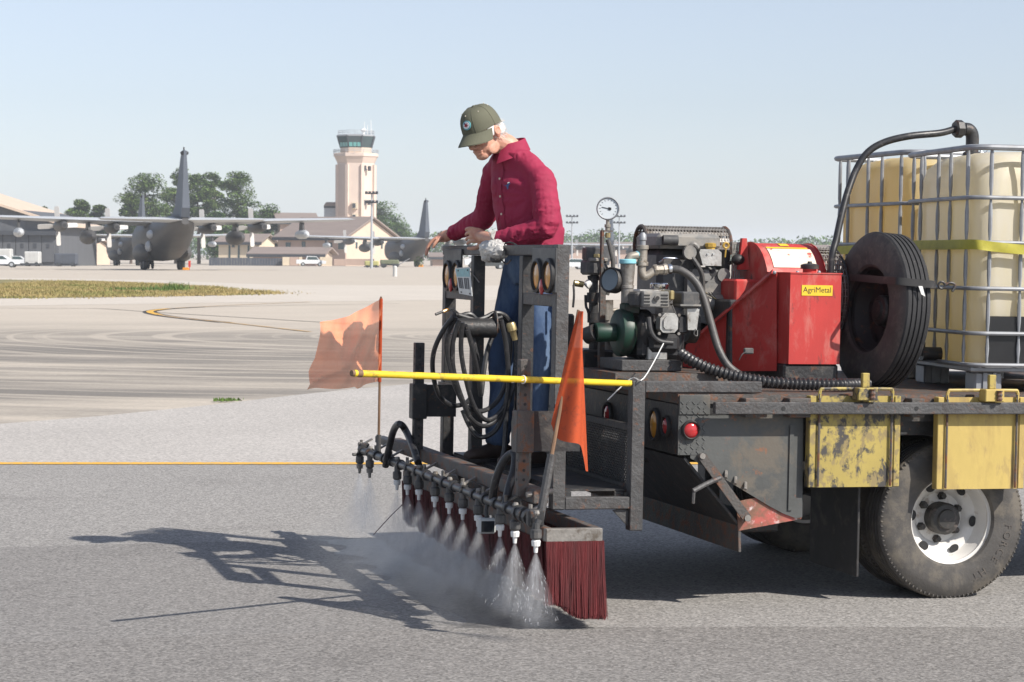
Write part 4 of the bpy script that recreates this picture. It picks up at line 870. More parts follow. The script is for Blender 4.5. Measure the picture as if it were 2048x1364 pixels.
# ---- yellow steel panels hung on the rub rail
def yellow_panel(px0, px1, pt, pb, lean, mat, label):
    v = -.098; a = P(px0, pt, v); c = P(px1, pb, v); w = c.x - a.x; t = thing('hanging_panel', label, 'steel panel', (a.x + w / 2, v, c.z), TRUCK, group='yellow panels hung on the bed rail')
    b = MB(); b.span((a.x + .03, v, c.z), (c.x - .03, v + .006, a.z - .02)); b.build('face_plate', mat, t)
    for x0, x1 in ((a.x, a.x + .032), (c.x - .032, c.x)):
        b = MB(); b.span((x0, v - .006, c.z), (x1, v + .042, a.z - .02), .003); b.build('side_flange', mat, t)
    for x0 in (a.x + .045, c.x - .05):
        b = MB(); b.tube([(x0, v - .012, c.z + .005), (x0, v - .012, a.z - .01), (x0, v - .005, a.z + .004)], .006, 6); b.build('hinge_rod', M['rusty_steel'], t)
    b = MB(); b.tube(smooth_path([(a.x + .045, v - .01, a.z - .03), (a.x + .05, v - .01, a.z + .008), (a.x + .09, v - .01, a.z + .014), (c.x - .09, v - .01, a.z + .014), (c.x - .05, v - .01, a.z + .008), (c.x - .05, v - .01, a.z - .03)], 4), .008, 6); b.build('top_rod', mat, t)
    mx = (a.x + c.x) / 2 + .03; b = MB(); b.span((mx - .05, v - .075, a.z - .038), (mx + .05, v - .005, a.z + .022), .004); lt = b.build('latch_box', mat, t)
    b = MB(); b.span((mx - .018, v - .05, a.z + .022), (mx + .018, v - .025, a.z + .09), .003); b.build('latch_tab', M['yellow_worn'], lt)
    b = MB(); b.lathe([(.012, 0), (.016, .01), (.012, .02), (.016, .03), (.012, .04), (.016, .05)], (mx + .02, v - .08, a.z - .034), (0, 0, 1), 8); b.build('latch_spring', M['rusty_steel'], lt)
    for zz in (a.z - .1, c.z + .03):
        b = MB(); b.span((a.x + .08, v + .0065, zz - .02), (c.x - .08, v + .042, zz + .02)); b.build('stiffener', mat, t)
    return t
yellow_panel(1620, 1797, 783, 973, 0, M['yellow_worn'], 'battered yellow steel panel with black scuffs beside the side skirt')
yellow_panel(1876, 2046, 786, 977, 0, M['yellow'], 'cleaner yellow steel panel hanging in front of the wheel')

# ================================================================ operator platform at the rear
plat = thing('operator_platform', 'dark welded steel operator cage with posts on the truck rear', 'platform', (-1.85, 1.0, .5), TRUCK)
UR = -2.04; S = .062; FZ = .55
posts = {'near': -.05, 'b': .50, 'c': 1.40, 'far': 1.99}
for k, v0 in posts.items():
    z0, z1 = (.468, 1.68) if k == 'near' else (.50, 1.628)
    b = MB(); b.span((UR, v0, z0), (UR + S, v0 + S, z1), .004); b.build('post', M['grey_steel'] if k == 'near' else M['black_steel'], plat)
b = MB(); b.span((UR + .001, v0 * 0 + .014, 1.629), (UR + S - .001, 2.07, 1.679), .004); b.build('top_rail', M['black_steel'], plat)
for v0, v1 in ((.012, .50), (1.462, 1.99)):
    b = MB(); b.span((UR + .004, v0, 1.395), (UR + S - .004, v1, 1.45), .003); b.build('middle_rail', M['black_steel'], plat)
# side frame, near
b = MB(); b.span((-1.664, NEAR, .367), (-1.60, NEAR + S, 1.06), .004); b.build('side_post', M['grey_steel'], plat)
b = MB(); b.span((UR + S + .001, NEAR + .002, .468), (-1.665, NEAR + S - .002, .524), .004); b.build('side_beam', M['grey_steel'], plat)
g3 = [P(x, y, NEAR) for x, y in ((1228, 1021), (1262, 1021), (1264, 1060))]
b = MB(); b.prism([(q.x, q.z) for q in g3], (0, NEAR + .02, 0), (1, 0, 0), (0, 0, 1), (0, .012, 0)); b.build('gusset', M['grey_steel'], plat)
b = MB(); b.span((-1.599, NEAR + .004, 1.006), (-1.02, NEAR + S, 1.058), .004); b.build('mount_beam', M['grey_steel'], plat)
b = MB(); b.span((-1.60, .95, 1.006), (-1.02, 1.01, 1.058), .004); b.build('mount_beam', M['grey_steel'], plat)
b = MB(); b.span((-1.655, 1.93, .50), (-1.60, 1.99, 1.35), .004); b.build('side_post', M['black_steel'], plat)
b = MB(); b.span((-1.62, .02, 1.005), (-1.57, 1.95, 1.055), .003); b.build('front_rail', M['grey_steel'], plat)
for u0 in (UR + S, -1.72):
    b = MB(); b.span((u0, .014, .50), (u0 + .05, 2.04, .545), .003); b.build('floor_bearer', M['black_steel'], plat)
b = MB(); b.span((UR + .07, .016, .546), (-1.66, 2.02, .556)); b.build('floor_tread', M['black_steel'], plat)
b = MB()                                                # expanded metal kick panel, strand by strand
u_, z0, z1, st = -1.62, .57, .82, .024
n_ = int(1.9 / st)
for k in range(-int((z1 - z0) / st), n_):
    for s_ in (1, -1):
        va = .03 + k * st; vb = va + (z1 - z0); p = [Vector((u_, va, z0 if s_ > 0 else z1)), Vector((u_, vb, z1 if s_ > 0 else z0))]
        f0 = max(0, (.03 - va) / (z1 - z0)); f1 = min(1, (1.95 - va) / (z1 - z0))
        if f1 - f0 > .02: b.bar(p[0].lerp(p[1], f0), p[0].lerp(p[1], f1), .004, .007)
tag(b.build('expanded_mesh', M['black_steel'], plat, smooth=0), kind='stuff')
b = MB(); b.span((-1.635, .012, .53), (-1.605, 1.95, .57)); b.span((-1.635, .012, .82), (-1.605, 1.95, .85)); b.build('mesh_frame', M['black_steel'], plat)
# lamp brackets
for (x0, x1, y0, y1, l1, l2, rx, ry) in ((1066, 1111, 496, 586, 1076, 1099, 1085, 569), (890, 922, 498, 584, 897, 915, 903, 566)):
    a = Pu(x0, y0, UR - .008); c = Pu(x1, y1, UR - .008); b = MB(); b.span((UR - .012, a.y, a.z), (UR - .001, c.y, c.z), .003); lb = b.build('lamp_bracket', M['dark_plastic'], plat)
    for lx in (l1, l2):
        q = Pu(lx, 548, UR - .014)
        ax = Vector((-1, 0, 0)); b = MB()
        def rv(rr, h): return [Vector((UR - .013, q.y, q.z - .008)) + ax * h + Vector((0, math.cos(t) * rr, math.sin(t) * rr * 1.0)) for t in [6.28318 * k / 24 for k in range(24)]]
        b.grid([rv(.082, 0), rv(.080, .014), rv(.068, .018), rv(.064, .003)], close_u=True); b.grid([rv(.064, .004), rv(.045, .012), rv(.003, .016)], mi=1, close_u=True); b.build('amber_lamp', [M['rubber'], M['amber_lens']], lb)
    q = Pu(rx, ry, UR - .016); b = MB(); b.ell((UR - .02, q.y, q.z - .01), (.012, .028, .038), None, 14, 8); b.build('red_reflector', M['red_lens'], lb)
# hose hanger
hv = 1.14; h0 = P(990, 648, hv); h1 = P(904, 648, hv); HZ = (h0.z + h1.z) / 2
b = MB(); b.tube([(h0.x, hv, HZ - .02), (h1.x, hv, HZ - .02)], .05, 16); b.build('hose_hanger', M['black_steel'], plat)
for u0 in (h0.x, h1.x):
    b = MB(); b.prism([(.045 * math.cos(t) * 1.2, .068 * math.sin(t)) for t in [6.28318 * k / 20 for k in range(20)]], (u0 - .003, hv, HZ), (0, 1, 0), (0, 0, 1), (.006, 0, 0)); b.build('hanger_plate', M['rusty_steel'], plat)
b = MB(); b.bar((h0.x + .0, hv, HZ - .02), (UR + .03, hv + .24, HZ - .02), .05, .05); b.build('hanger_arm', M['black_steel'], plat)
# sliding height posts with peg holes
for nm, v0, ztop in (('near', -.28, 1.165), ('far', 1.70, 1.162)):
    u0 = -2.27; w_ = .05; b = MB(); b.span((u0, v0, .555), (u0 + w_, v0 + w_, ztop), .003); sp_ = b.build('height_post', M['rusty_steel'] if nm == 'near' else M['black_steel'], plat)
    for k in range(13):
        zz = ztop - .03 - k * .042
        if nm == 'near' and .76 < zz < .95: continue
        b = MB(); b.lathe([(.007, 0), (.007, .002)], (u0 + w_ / 2, v0 - .0015, zz), (0, 1, 0), 10); b.lathe([(.007, 0), (.007, .002)], (u0 - .0015, v0 + w_ / 2, zz), (1, 0, 0), 10); b.build('peg_hole', M['ink'], sp_)
b = MB(); b.span((-2.285, -.295, .752), (-2.205, -.215, .938), .004); b.build('sleeve', M['rusty_steel'], plat)
b = MB(); b.span((-2.204, -.26, .755), (UR + .06, -.245, .935)); b.span((-2.06, -.245, .755), (-2.045, -.052, .935)); b.build('sleeve_plate', M['black_steel'], plat)
b = MB(); b.span((-2.285, 1.685, .76), (-2.205, 1.765, .945), .004); b.span((-2.204, 1.72, .77), (UR + .002, 1.735, .94)); b.span((UR - .016, 1.736, .77), (UR - .002, 2.05, .94)); b.build('sleeve', M['black_steel'], plat)

# licence plate hanging from the frame
lp = [Pu(x, y, -2.10) for x, y in ((911, 536), (940, 534), (945, 592), (919, 587))]
lo_ = lp[0]; t = thing('licence_plate', 'bent faded licence plate with a teal band on the cage', 'licence plate', lp[3], TRUCK)
def quadplate(b, q, f0, f1, off, th=.002, fx0=0, fx1=1, mi=0):
    def pt(fx, fy): return q[0].lerp(q[1], fx).lerp(q[3].lerp(q[2], fx), fy)
    c = [pt(fx0, f0), pt(fx1, f0), pt(fx1, f1), pt(fx0, f1)]; n = Vector((-1, 0, 0)); c = [p + n * off for p in c]
    b.add(c + [p + n * th for p in c], [(0, 1, 2, 3), (4, 5, 6, 7), (0, 1, 5, 4), (1, 2, 6, 5), (2, 3, 7, 6), (3, 0, 4, 7)], mi)
b = MB(); quadplate(b, lp, 0, 1, 0); b.build('plate', M['licence'], t)
b = MB(); quadplate(b, lp, .04, .34, .0025, .0006, .04, .96); b.build('teal_band', M['teal'], t)
for k, (f0, f1) in enumerate(((.10, .19), (.22, .3), (.34, .42), (.52, .6), (.64, .72), (.77, .86))):
    b = MB(); quadplate(b, lp, .38, .78, .0025, .0006, f0, f1); b.build('faded_character', M['dark_trim'], t)
for fx in (.16, .82):
    for fy in (.08, .9): b = MB(); quadplate(b, lp, fy, fy + .06, .0032, .0006, fx, fx + .08); b.build('plate_hole', M['ink'], t)
b = MB(); b.tube([lp[0].lerp(lp[1], .2), Vector((UR - .01, lp[0].y - .02, 1.5))], .003, 5); b.tube([lp[0].lerp(lp[1], .8), Vector((UR - .01, lp[1].y, 1.49))], .003, 5); b.build('wire_tie', M['raw_steel'], t)

# ================================================================ spray boom behind the platform
UB = -2.30
boom = thing('spray_boom', 'dark straight spray boom with nozzles hung behind the cage', 'spray boom', (UB, 1.0, .5), TRUCK)
BZ = .505; vF, vN = 2.87, -.68
b = MB(); b.tube([(UB, vF, BZ - .01), (UB, 1.6, BZ), (UB, vN, BZ - .008)], .021, 12); b.build('feed_pipe', M['hose'], boom)
b = MB(); b.span((-2.235, -.40, .535), (-2.165, 2.45, .60), .005); b.build('carrier_beam', M['rusty_steel'], boom)
b = MB(); b.span((-2.235, 2.455, .545), (-2.18, 2.80, .585), .004); b.build('carrier_beam', M['black_steel'], boom)
for k in range(19):
    vv = vF - .06 - k * (vF - vN - .1) / 18; b = MB(); b.lathe([(.027, 0), (.029, .012), (.029, .03), (.027, .04)], (UB, vv, BZ - .003), (0, 1, 0), 12); b.build('pipe_clamp', M['black_steel'], boom)
    if k % 2 == 0:
        b = MB(); b.bar((UB, vv + .06, BZ + .02), (-2.236, vv + .06, .56), .03, .008); b.lathe([(.009, 0), (.009, .03)], (UB, vv + .06, BZ + .02), (0, 0, 1), 6); b.build('hanger_bracket', M['raw_steel'], boom)
NOZ = []
for px in (724, 744, 799, 820, 843, 875, 904, 931, 962, 1006, 1036, 1078):
    f = (px - 722) / (1075 - 722); q = Pu(px, 905 + 140 * f, UB); NOZ.append(q.y)
for i, vv in enumerate(NOZ):
    u0 = UB - .012
    b = MB(); b.lathe([(.018, .0), (.024, .008), (.024, .04), (.016, .045), (.016, .07)], (u0, vv, BZ - .085), (0, 0, 1), 10); b.tube([(u0, vv, BZ - .03), (UB, vv, BZ)], .014, 8); nb = b.build('nozzle', M['dark_plastic'], boom)
    b = MB(); b.lathe([(.008, -.055), (.010, -.028), (.018, -.026), (.020, -.006), (.016, .0)], (u0, vv, BZ - .087), (0, 0, 1), 10); b.build('spray_tip', M['white'] if i > 1 else M['raw_steel'], nb)
    b = MB(); b.lathe([(.011, 0), (.015, .008), (.011, .02)], (u0, vv, BZ + .018), (0, 0, 1), 8); b.build('check_valve', M['raw_steel'], nb)
for pts in (((771, 932), (776, 905), (787, 862), (799, 848), (812, 862), (826, 895), (836, 925)), ((984, 1005), (990, 965), (1004, 928), (1020, 909), (1030, 912), (1028, 940), (1018, 975), (1009, 1018))):
    b = MB(); n = len(pts); us = [UB + .02 * math.sin(i) for i in range(n)]; b.tube(smooth_path([Pu(x, y, UB - .03 + (.0 if i < n / 2 else .04)) if pts[0][0] < 900 else P(x, y, Pu(984, 1005, UB).y - .22 * i / (n - 1)) for i, (x, y) in enumerate(pts)], 6), .019, 12); b.build('feed_hose', M['hose'], boom)
b = MB(); q = Pu(1035, 1005, UB); b.tube([(UB + .04, q.y, BZ + .07), (UB + .16, q.y, BZ + .085)], .013, 8); b.build('hinge_pin', M['raw_steel'], boom)
b = MB()
for dv in (-.03, .05, .13): b.lathe([(.036, 0), (.036, .035)], (UB, vN + .12 + dv, BZ - .006), (0, 1, 0), 10)
b.box((UB, vN + .03, BZ), (.07, .05, .075), None, .008); b.build('end_fitting', M['black_steel'], boom)
b = MB(); b.box((UB + .01, vF - .02, BZ), (.06, .05, .07), None, .008); b.tube([(UB - .06, vF - .05, BZ - .03), (UB + .06, vF - .02, BZ - .03)], .009, 8); b.build('end_fitting', M['black_steel'], boom)
# small action camera clamped to the boom
c = P(973, 1051, Pu(965, 1000, UB).y - .12); t = thing('action_camera', 'small silver edged action camera clamped under the boom', 'camera', c, TRUCK)
b = MB(); b.box(c, (.080, .045, .072), None, .008); cb = b.build('housing', M['licence'], t)
b = MB(); b.box(c + Vector((0, -.0245, -.002)), (.062, .004, .05), None, .001); b.build('screen', M['screen'], t)
b = MB(); b.tube([c + Vector((0, 0, .036)), c + Vector((-.0, .01, .07)), Vector((UB, c.y + .02, BZ))], .009, 8); b.build('clamp_arm', M['black_steel'], t)
b = MB(); b.lathe([(.012, 0), (.012, .012)], c + Vector((.02, 0, .036)), (0, 0, 1), 10); b.build('shutter_button', M['chrome'], t)

# ================================================================ drag broom under the boom
broom = thing('drag_broom', 'long red bristle drag broom in a steel frame below the boom', 'broom', (-2.05, 1.0, .05), TRUCK)
U1, U2, VN, VF, ZB0, ZB1 = -2.19, -1.93, -.46, 2.28, .372, .432
b = MB(); b.span((U1, VN, ZB0), (U2, VN + .045, ZB1), .003); b.build('end_channel', M['raw_steel'], broom)
b = MB(); b.span((U2 - .04, VN + .046, ZB0), (U2, VF, ZB1), .003); b.build('back_channel', M['rusty_steel'], broom)
b = MB(); b.span((U1, VN + .046, ZB0), (U1 + .04, VF, ZB1), .003); b.build('front_channel', M['rusty_steel'], broom)
for vv in (.0, 1.0, 1.9):
    b = MB(); b.bar((U1 + .02, vv, ZB1), (-2.2, vv, .536), .03, .012, up=(0, 1, 0)); b.build('drop_link', M['black_steel'], broom)
rb_ = random.Random(9)
def curtain(p0, p1, ztop, zb0, zb1, lean, n, name):
    """bristles one by one in tufts: thin tapered strands"""
    b = MB(); d = p1 - p0; L_ = d.length; dn = d.normalized(); nn = Vector((-dn.y, dn.x, 0)); clump_ = 0
    for i in range(n):
        f = (i + rb_.random()) / n; base = p0 + d * f + nn * rb_.uniform(-.018, .018); zb = zb0 + (zb1 - zb0) * f + .03 * noise.noise(Vector((f * L_ * 9, zb0 * 7, 0))) + rb_.uniform(0, .025)
        if i % 60 == 0: clump_ = rb_.gauss(0, .012)
        tip = Vector((base.x, base.y, zb)) + lean + dn * (clump_ * .5 + rb_.gauss(0, .005)) + nn * rb_.gauss(0, .006)
        w_ = (dn + nn * rb_.gauss(0, .25)).normalized() * rb_.uniform(.0012, .0022); top = Vector((base.x, base.y, ztop))
        mid = (top + tip) / 2 - lean * .12; b.add([top - w_, top + w_, mid + w_, mid - w_, tip + w_ * .8, tip - w_ * .8], [(0, 1, 2, 3), (3, 2, 4, 5)])
    return tag(b.build(name, M['bristle'], broom, smooth=0, fix=False), kind='stuff')
curtain(Vector((U1 + .01, VN + .05, 0)), Vector((U1 + .01, 1.98, 0)), ZB0 + .005, .10, .13, Vector((.03, 0, 0)), 13000, 'bristle_row')
curtain(Vector((U1 + .01, 2.01, 0)), Vector((U1 + .01, VF, 0)), ZB0 + .005, .14, .14, Vector((.02, 0, 0)), 1800, 'bristle_row')
curtain(Vector((U2 - .02, VN + .05, 0)), Vector((U2 - .02, VF, 0)), ZB0 + .005, .02, .05, Vector((.03, 0, 0)), 9000, 'bristle_row')
curtain(Vector((U1, VN + .015, 0)), Vector((U2 + .005, VN + .015, 0)), ZB0 + .005, .10, .015, Vector((.0, -.01, 0)), 4200, 'bristle_row')
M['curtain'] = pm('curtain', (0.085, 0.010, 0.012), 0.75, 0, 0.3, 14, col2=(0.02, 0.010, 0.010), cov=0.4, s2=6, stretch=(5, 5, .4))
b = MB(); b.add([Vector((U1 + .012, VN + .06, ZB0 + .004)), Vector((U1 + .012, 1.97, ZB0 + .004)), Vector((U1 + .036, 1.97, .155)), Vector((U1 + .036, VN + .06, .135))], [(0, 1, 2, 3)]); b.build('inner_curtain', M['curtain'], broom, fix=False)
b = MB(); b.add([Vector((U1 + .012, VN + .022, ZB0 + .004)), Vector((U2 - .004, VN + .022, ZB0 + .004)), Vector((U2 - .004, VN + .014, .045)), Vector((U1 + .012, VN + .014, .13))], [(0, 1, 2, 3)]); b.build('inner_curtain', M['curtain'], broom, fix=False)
b = MB(); b.tube(smooth_path([Vector((U1 - .02, 2.2, .25)), Vector((U1 - .1, 2.15, .19)), Vector((U1 - .2, 2.1, .1))], 3), .003, 5); b.build('loose_bristle', M['bristle'], broom)

# ================================================================ flags on the boom ends
def cloth_mat(name, col, seep, dirt):
    m = bpy.data.materials.new(name); m.use_nodes = True; N, L, bs = nodes(m); N.remove(bs); out = N['Material Output']
    tc = N.new('ShaderNodeTexCoord'); nz_ = N.new('ShaderNodeTexNoise'); nz_.inputs['Scale'].default_value = 30; nz_.inputs['Detail'].default_value = 10; nz_.inputs['Roughness'].default_value = .7; L.new(tc.outputs['Object'], nz_.inputs['Vector'])
    mr = N.new('ShaderNodeMapRange'); mr.inputs[1].default_value = .52; mr.inputs[2].default_value = .75; L.new(nz_.outputs['Fac'], mr.inputs[0])
    mx = N.new('ShaderNodeMixRGB'); mx.inputs[1].default_value = (*col, 1); mx.inputs[2].default_value = (*dirt, 1); L.new(mr.outputs[0], mx.inputs[0])
    df = N.new('ShaderNodeBsdfDiffuse'); tl = N.new('ShaderNodeBsdfTranslucent'); tr = N.new('ShaderNodeBsdfTransparent'); L.new(mx.outputs[0], df.inputs[0]); L.new(mx.outputs[0], tl.inputs[0])
    m1 = N.new('ShaderNodeMixShader'); m1.inputs[0].default_value = .25; L.new(df.outputs[0], m1.inputs[1]); L.new(tl.outputs[0], m1.inputs[2])
    m2 = N.new('ShaderNodeMixShader'); m2.inputs[0].default_value = seep; L.new(m1.outputs[0], m2.inputs[1]); L.new(tr.outputs[0], m2.inputs[2]); L.new(m2.outputs[0], out.inputs[0]); return m
M['flag_thin'] = cloth_mat('flag_thin', (1.0, 0.38, 0.20), .28, (.95, .32, .16)); M['flag_thick'] = cloth_mat('flag_thick', (0.58, 0.11, 0.045), .07, (.27, .07, .045))
vl = 2.45; pt, pbm = P(757, 593, vl), P(757, 905, vl); pt.x = pbm.x
t = thing('marker_flag', 'thin see-through orange flag flying at the far boom end', 'flag', pbm, TRUCK, group='orange flags on the boom')
b = MB(); b.tube([pbm, pt], [.008, .006], 8); b.build('pole', M['wood_pole'], t)
b = MB(); b.tube([pbm + Vector((0, 0, -.03)), pbm + Vector((0, 0, .10))], .014, 8); b.build('socket', M['grey_steel'], t)
pa = lambda x, y: P(x, y, vl)
b = MB(); b.tube([Vector((pt.x, vl, pa(757, 597).z)), Vector((pt.x, vl, pa(757, 764).z))], .010, 8); b.build('pole_sleeve', M['flag_thick'], t)
rows = []
A, B_, C_, D_ = Vector((pt.x, vl, pa(757, 598).z)), pa(627, 642), pa(640, 786), Vector((pt.x, vl, pa(757, 763).z))
du = Vector((-1, 0, 0))
for j in range(25):
    fy = j / 24; row = []
    for i in range(33):
        fx = i / 32; p = A.lerp(B_, fx).lerp(D_.lerp(C_, fx), fy)
        fold = fx * (1 - .0 * fy)
        p = p + Vector((0, .15 * math.sin(fx * 4.6 + fy * 2.6 + .4) * fx + .055 * math.sin(10 * (fx + fy * .7)) * fx ** .7 + .012 * math.sin(23 * fx - 11 * fy), -.035 * math.sin(math.pi * fx) * (1 - fy) + .02 * math.sin(fx * 7 + 1) * fx * fy))
        cr_ = (fy - (.12 + .80 * fx)) / 1.28; p += Vector((0, -.12 * fx * max(0, 1 - abs(cr_) / .13), 0))
        if fy > .55 and fx > .45: p += Vector((-.10 * (fy - .55) * (fx - .45) * 3.2, -.10 * (fy - .55) * 2 * (fx - .45), .06 * (fy - .55) * (1 - fx)))
        row.append(p)
    rows.append(row)
b = MB(); b.grid(rows); b.build('cloth', M['flag_thin'], t, smooth=80, fix=False)
pb_, pt_ = P(1080, 1035, -.60), P(1157, 620, -.47)
t = thing('marker_flag', 'limp furled dirty orange flag on a leaning stick at the near boom end', 'flag', pb_, TRUCK, group='orange flags on the boom')
b = MB(); b.tube([pb_, pt_], [.011, .007], 8); b.build('pole', M['wood_pole'], t)
b = MB(); b.tube([pb_ + (pt_ - pb_) * -.03, pb_ + (pt_ - pb_) * .30], .019, 10); b.build('socket', M['grey_steel'], t)
rows = []
for j in range(31):
    f = j / 30; row = []
    c0 = pt_.lerp(pb_, f * .60); L0 = P(1157 - 62 * f ** .9, 622 + 225 * f, -.50); R0 = P(1160 + 17 * f, 622 + 318 * f, -.44)
    for i in range(37):
        a = i / 36; p = L0.lerp(R0, a); w_ = (R0 - L0).length
        p = p + Vector((0, -(.05 + .45 * w_) * math.sin(math.pi * a) * .75 - .022 * f * math.sin(a * 15 + f * 2.2), 0)) + Vector((.012 * f * math.sin(a * 11 + 2), 0, -.02 * f * math.sin(a * 9)))
        row.append(p)
    rows.append(row)
b = MB(); b.grid(rows); b.build('cloth', M['flag_thick'], t, smooth=80, fix=False)

# ================================================================ yellow pole tied across the frame
e0, e1 = P(1262, 767, -.03), P(1046, 759, -.325)
d = (e1 - e0).normalized(); far_ = e0 + d * 1.0
for k in range(60):                                     # extend to the length seen
    far_ = e0 + d * (.8 + k * .02); wv = TRUCK @ far_
    if (CX + F * (wv - EYE).dot(AR) / (wv - EYE).dot(CFW)) < 713: break
t = thing('yellow_pole', 'long yellow painted pole tied level across the cage rear', 'pole', e0, TRUCK)
b = MB(); b.tube([e0, e0 + d * .3, far_], .0145, 12); b.build('shaft', M['yellow_pole'], t)
b = MB(); b.tube([far_ - d * .04, far_ + d * .012], [.016, .013], 12); b.build('worn_tip', M['wood_pole'], t)
b = MB(); b.torus(e1, d, .017, .003, 16, 5); b.tube([e1 + Vector((0, -.016, 0)), e1 + Vector((-.06, -.03, -.012))], .0025, 5); tag(b.build('cable_tie', M['white'], space=TRUCK, org=e1), 'white cable tie holding the yellow pole to the peg post', 'cable tie')
q0, q1, q2 = P(1287, 757, -.06), P(1327, 687, .25), P(1262, 757, .0)
b = MB(); b.tube(smooth_path([q1, q0, q2, P(1215, 800, .02)], 5), .0028, 5); tag(b.build('white_cord', M['white'], space=TRUCK, org=q0), 'thin white cord running from the pump to the cage corner', 'cord')

# ================================================================ coiled hose on the hanger
def hosepath(pts, v0, v1): n = len(pts); return smooth_path([P(x, y, v0 + (v1 - v0) * i / (n - 1)) for i, (x, y) in enumerate(pts)], 6)
t = thing('coiled_hose', 'black rubber hose coiled in loose loops on the cage hanger', 'hose', P(950, 870, 1.1), TRUCK)
loops = [
    [(908, 632), (890, 655), (872, 690), (865, 722), (868, 760), (880, 793), (902, 810), (928, 808), (942, 795)],
    [(912, 634), (897, 665), (893, 700), (905, 755), (918, 790), (935, 815), (965, 822), (992, 805), (1010, 770), (1018, 720), (1020, 680), (1012, 650), (994, 632)],
    [(918, 640), (905, 690), (908, 745), (925, 800), (940, 835), (965, 852), (990, 842), (1015, 808), (1026, 765), (1032, 715), (1030, 670), (1014, 640), (992, 630)],
    [(925, 645), (922, 700), (932, 760), (948, 812), (972, 840), (1000, 825), (1025, 780), (1036, 730), (1036, 680), (1024, 648), (1005, 635)],
    [(935, 660), (950, 720), (958, 760), (962, 790), (968, 740), (975, 700), (990, 662), (1005, 645)],
    [(930, 650), (945, 690), (955, 720), (945, 660), (960, 640), (985, 650), (1000, 640)],
    [(1002, 640), (1012, 690), (1017, 760), (1010, 815), (995, 855), (975, 872), (955, 872), (938, 850), (925, 820)],
    [(910, 628), (930, 634), (952, 640), (972, 634), (990, 626), (1008, 630), (1022, 646)],
    [(915, 634), (940, 628), (960, 644), (985, 640), (1004, 634)],
    [(1016, 790), (1012, 840), (1008, 900), (1000, 925)]]
for k, l in enumerate(loops):
    dv = .03 * k; b = MB(); b.tube(hosepath(l, .93 + dv, 1.33 - dv * .6), .0125, 9); b.build('hose_loop', M['hose'], t)
q = P(1024, 657, .95); b = MB(); b.lathe([(.02, -.03), (.024, -.02), (.024, .01), (.016, .02), (.014, .06)], q, (.3, 0, -1), 10); b.build('coupling', M['brass'], t)
q = P(918, 628, 1.1); b = MB(); b.tube(smooth_path([q, P(905, 618, 1.05), P(896, 620, 1.04)], 4), .005, 6); wd = b.build('wand', M['raw_steel'], t)
b = MB(); b.tube([P(897, 619, 1.04), P(886, 623, 1.03)], .008, 8); b.build('orange_grip', M['amber_lens'], t)
b = MB(); b.tube([P(886, 623, 1.03), P(871, 629, 1.02)], .007, 8); b.build('wand_end', M['black_steel'], t)
b = MB(); b.tube(smooth_path([P(885, 653, 1.0), P(912, 646, 1.02), P(916, 662, 1.02), P(893, 670, 1.0)], 4), .0035, 5); b.build('wire_clip', M['chrome'], t)
# plastic wrapped control box on the rail
c = Pu(986, 503, UR - .03); t = thing('wrapped_controller', 'control box wrapped in shiny clear plastic on the top rail', 'control box', c, TRUCK)
b = MB(); b.ell(c, (.055, .12, .05), None, 60, 40)
for i, v in enumerate(b.v):
    n3 = noise.noise(v * 26) * .018 + (1 - abs(noise.noise(v * 55)) * 2) * .009 + (1 - abs(noise.noise(v * 120)) * 2) * .004; d_ = (v - c).normalized(); b.v[i] = v + d_ * n3
b.build('plastic_wrap', M['foil'], t, smooth=50)
b = MB(); b.box(c + Vector((0, 0, -.03)), (.06, .15, .05), None, .01); b.build('control_box', M['dark_plastic'], t)
b = MB()
for k in range(5):
    a = R(40 + k * 25); p0 = c + Vector((0, .02 * (k - 2), .04)); b.add([p0 - Vector((0, .012, 0)), p0 + Vector((0, .012, 0)), p0 + Vector((.02 * math.cos(a * 3), .09 * math.cos(a) + .03, .05 + .02 * math.sin(a))), p0 + Vector((-.02, .09 * math.cos(a), .06))], [(0, 1, 2, 3)])
b.build('loose_wrap', M['foil'], t, smooth=0)
b = MB(); b.tube(smooth_path([Pu(1005, 492, UR), Pu(1015, 485, UR + .02), Pu(1030, 488, UR + .05), Pu(1060, 510, UR + .06)], 5), .004, 6); b.tube(smooth_path([Pu(1000, 515, UR), Pu(1012, 528, UR), Pu(1022, 520, UR)], 5), .004, 6); b.build('wiring', M['hose'], t)
# ================================================================ small pump with its petrol engine
def ux(px, py, v): return P(px, py, v).x
def zx(px, py, v): return P(px, py, v).z
def blk(b, x0, x1, y0, y1, v0, v1, bev=.004, mi=0):      # a block whose near face (at v0) spans that stretch
    a = P(x0, y1, v0); c = P(x1, y0, v0); return b.span((a.x, v0, a.z), (c.x, v1, c.z), bev, mi)
VP = .42
pump = thing('pump_engine', 'small dusty petrol engine driving a green centrifugal pump', 'pump', P(1300, 742, VP), TRUCK)
b = MB(); b.span((ux(1215, 745, VP) , VP - .12, ZD + .0005), (ux(1440, 745, VP), 1.5, P(1300, 744, VP).z)); tag(b.build('skid_plate', M['rusty_steel'], space=TRUCK, org=P(1300, 760, VP)), 'raised rusty skid under the pumps and engine on the deck', 'skid')
b = MB(); blk(b, 1243, 1365, 721, 742, VP, VP + .34, .004); b.build('mount_box', M['grey_steel'], pump)
gc = P(1245, 665, VP + .16)
b = MB(); b.lathe([(.05, -.04), (.095, -.038), (.114, -.026), (.119, 0), (.114, .026), (.10, .036), (.06, .062)], gc, (1, 0, 0), 28); b.build('volute', M['green_pump'], pump)
b = MB(); b.lathe([(.044, 0), (.048, .02), (.044, .10)], gc + Vector((-.14, 0, 0)), (1, 0, 0), 20); b.build('suction_flange', M['green_pump'], pump)
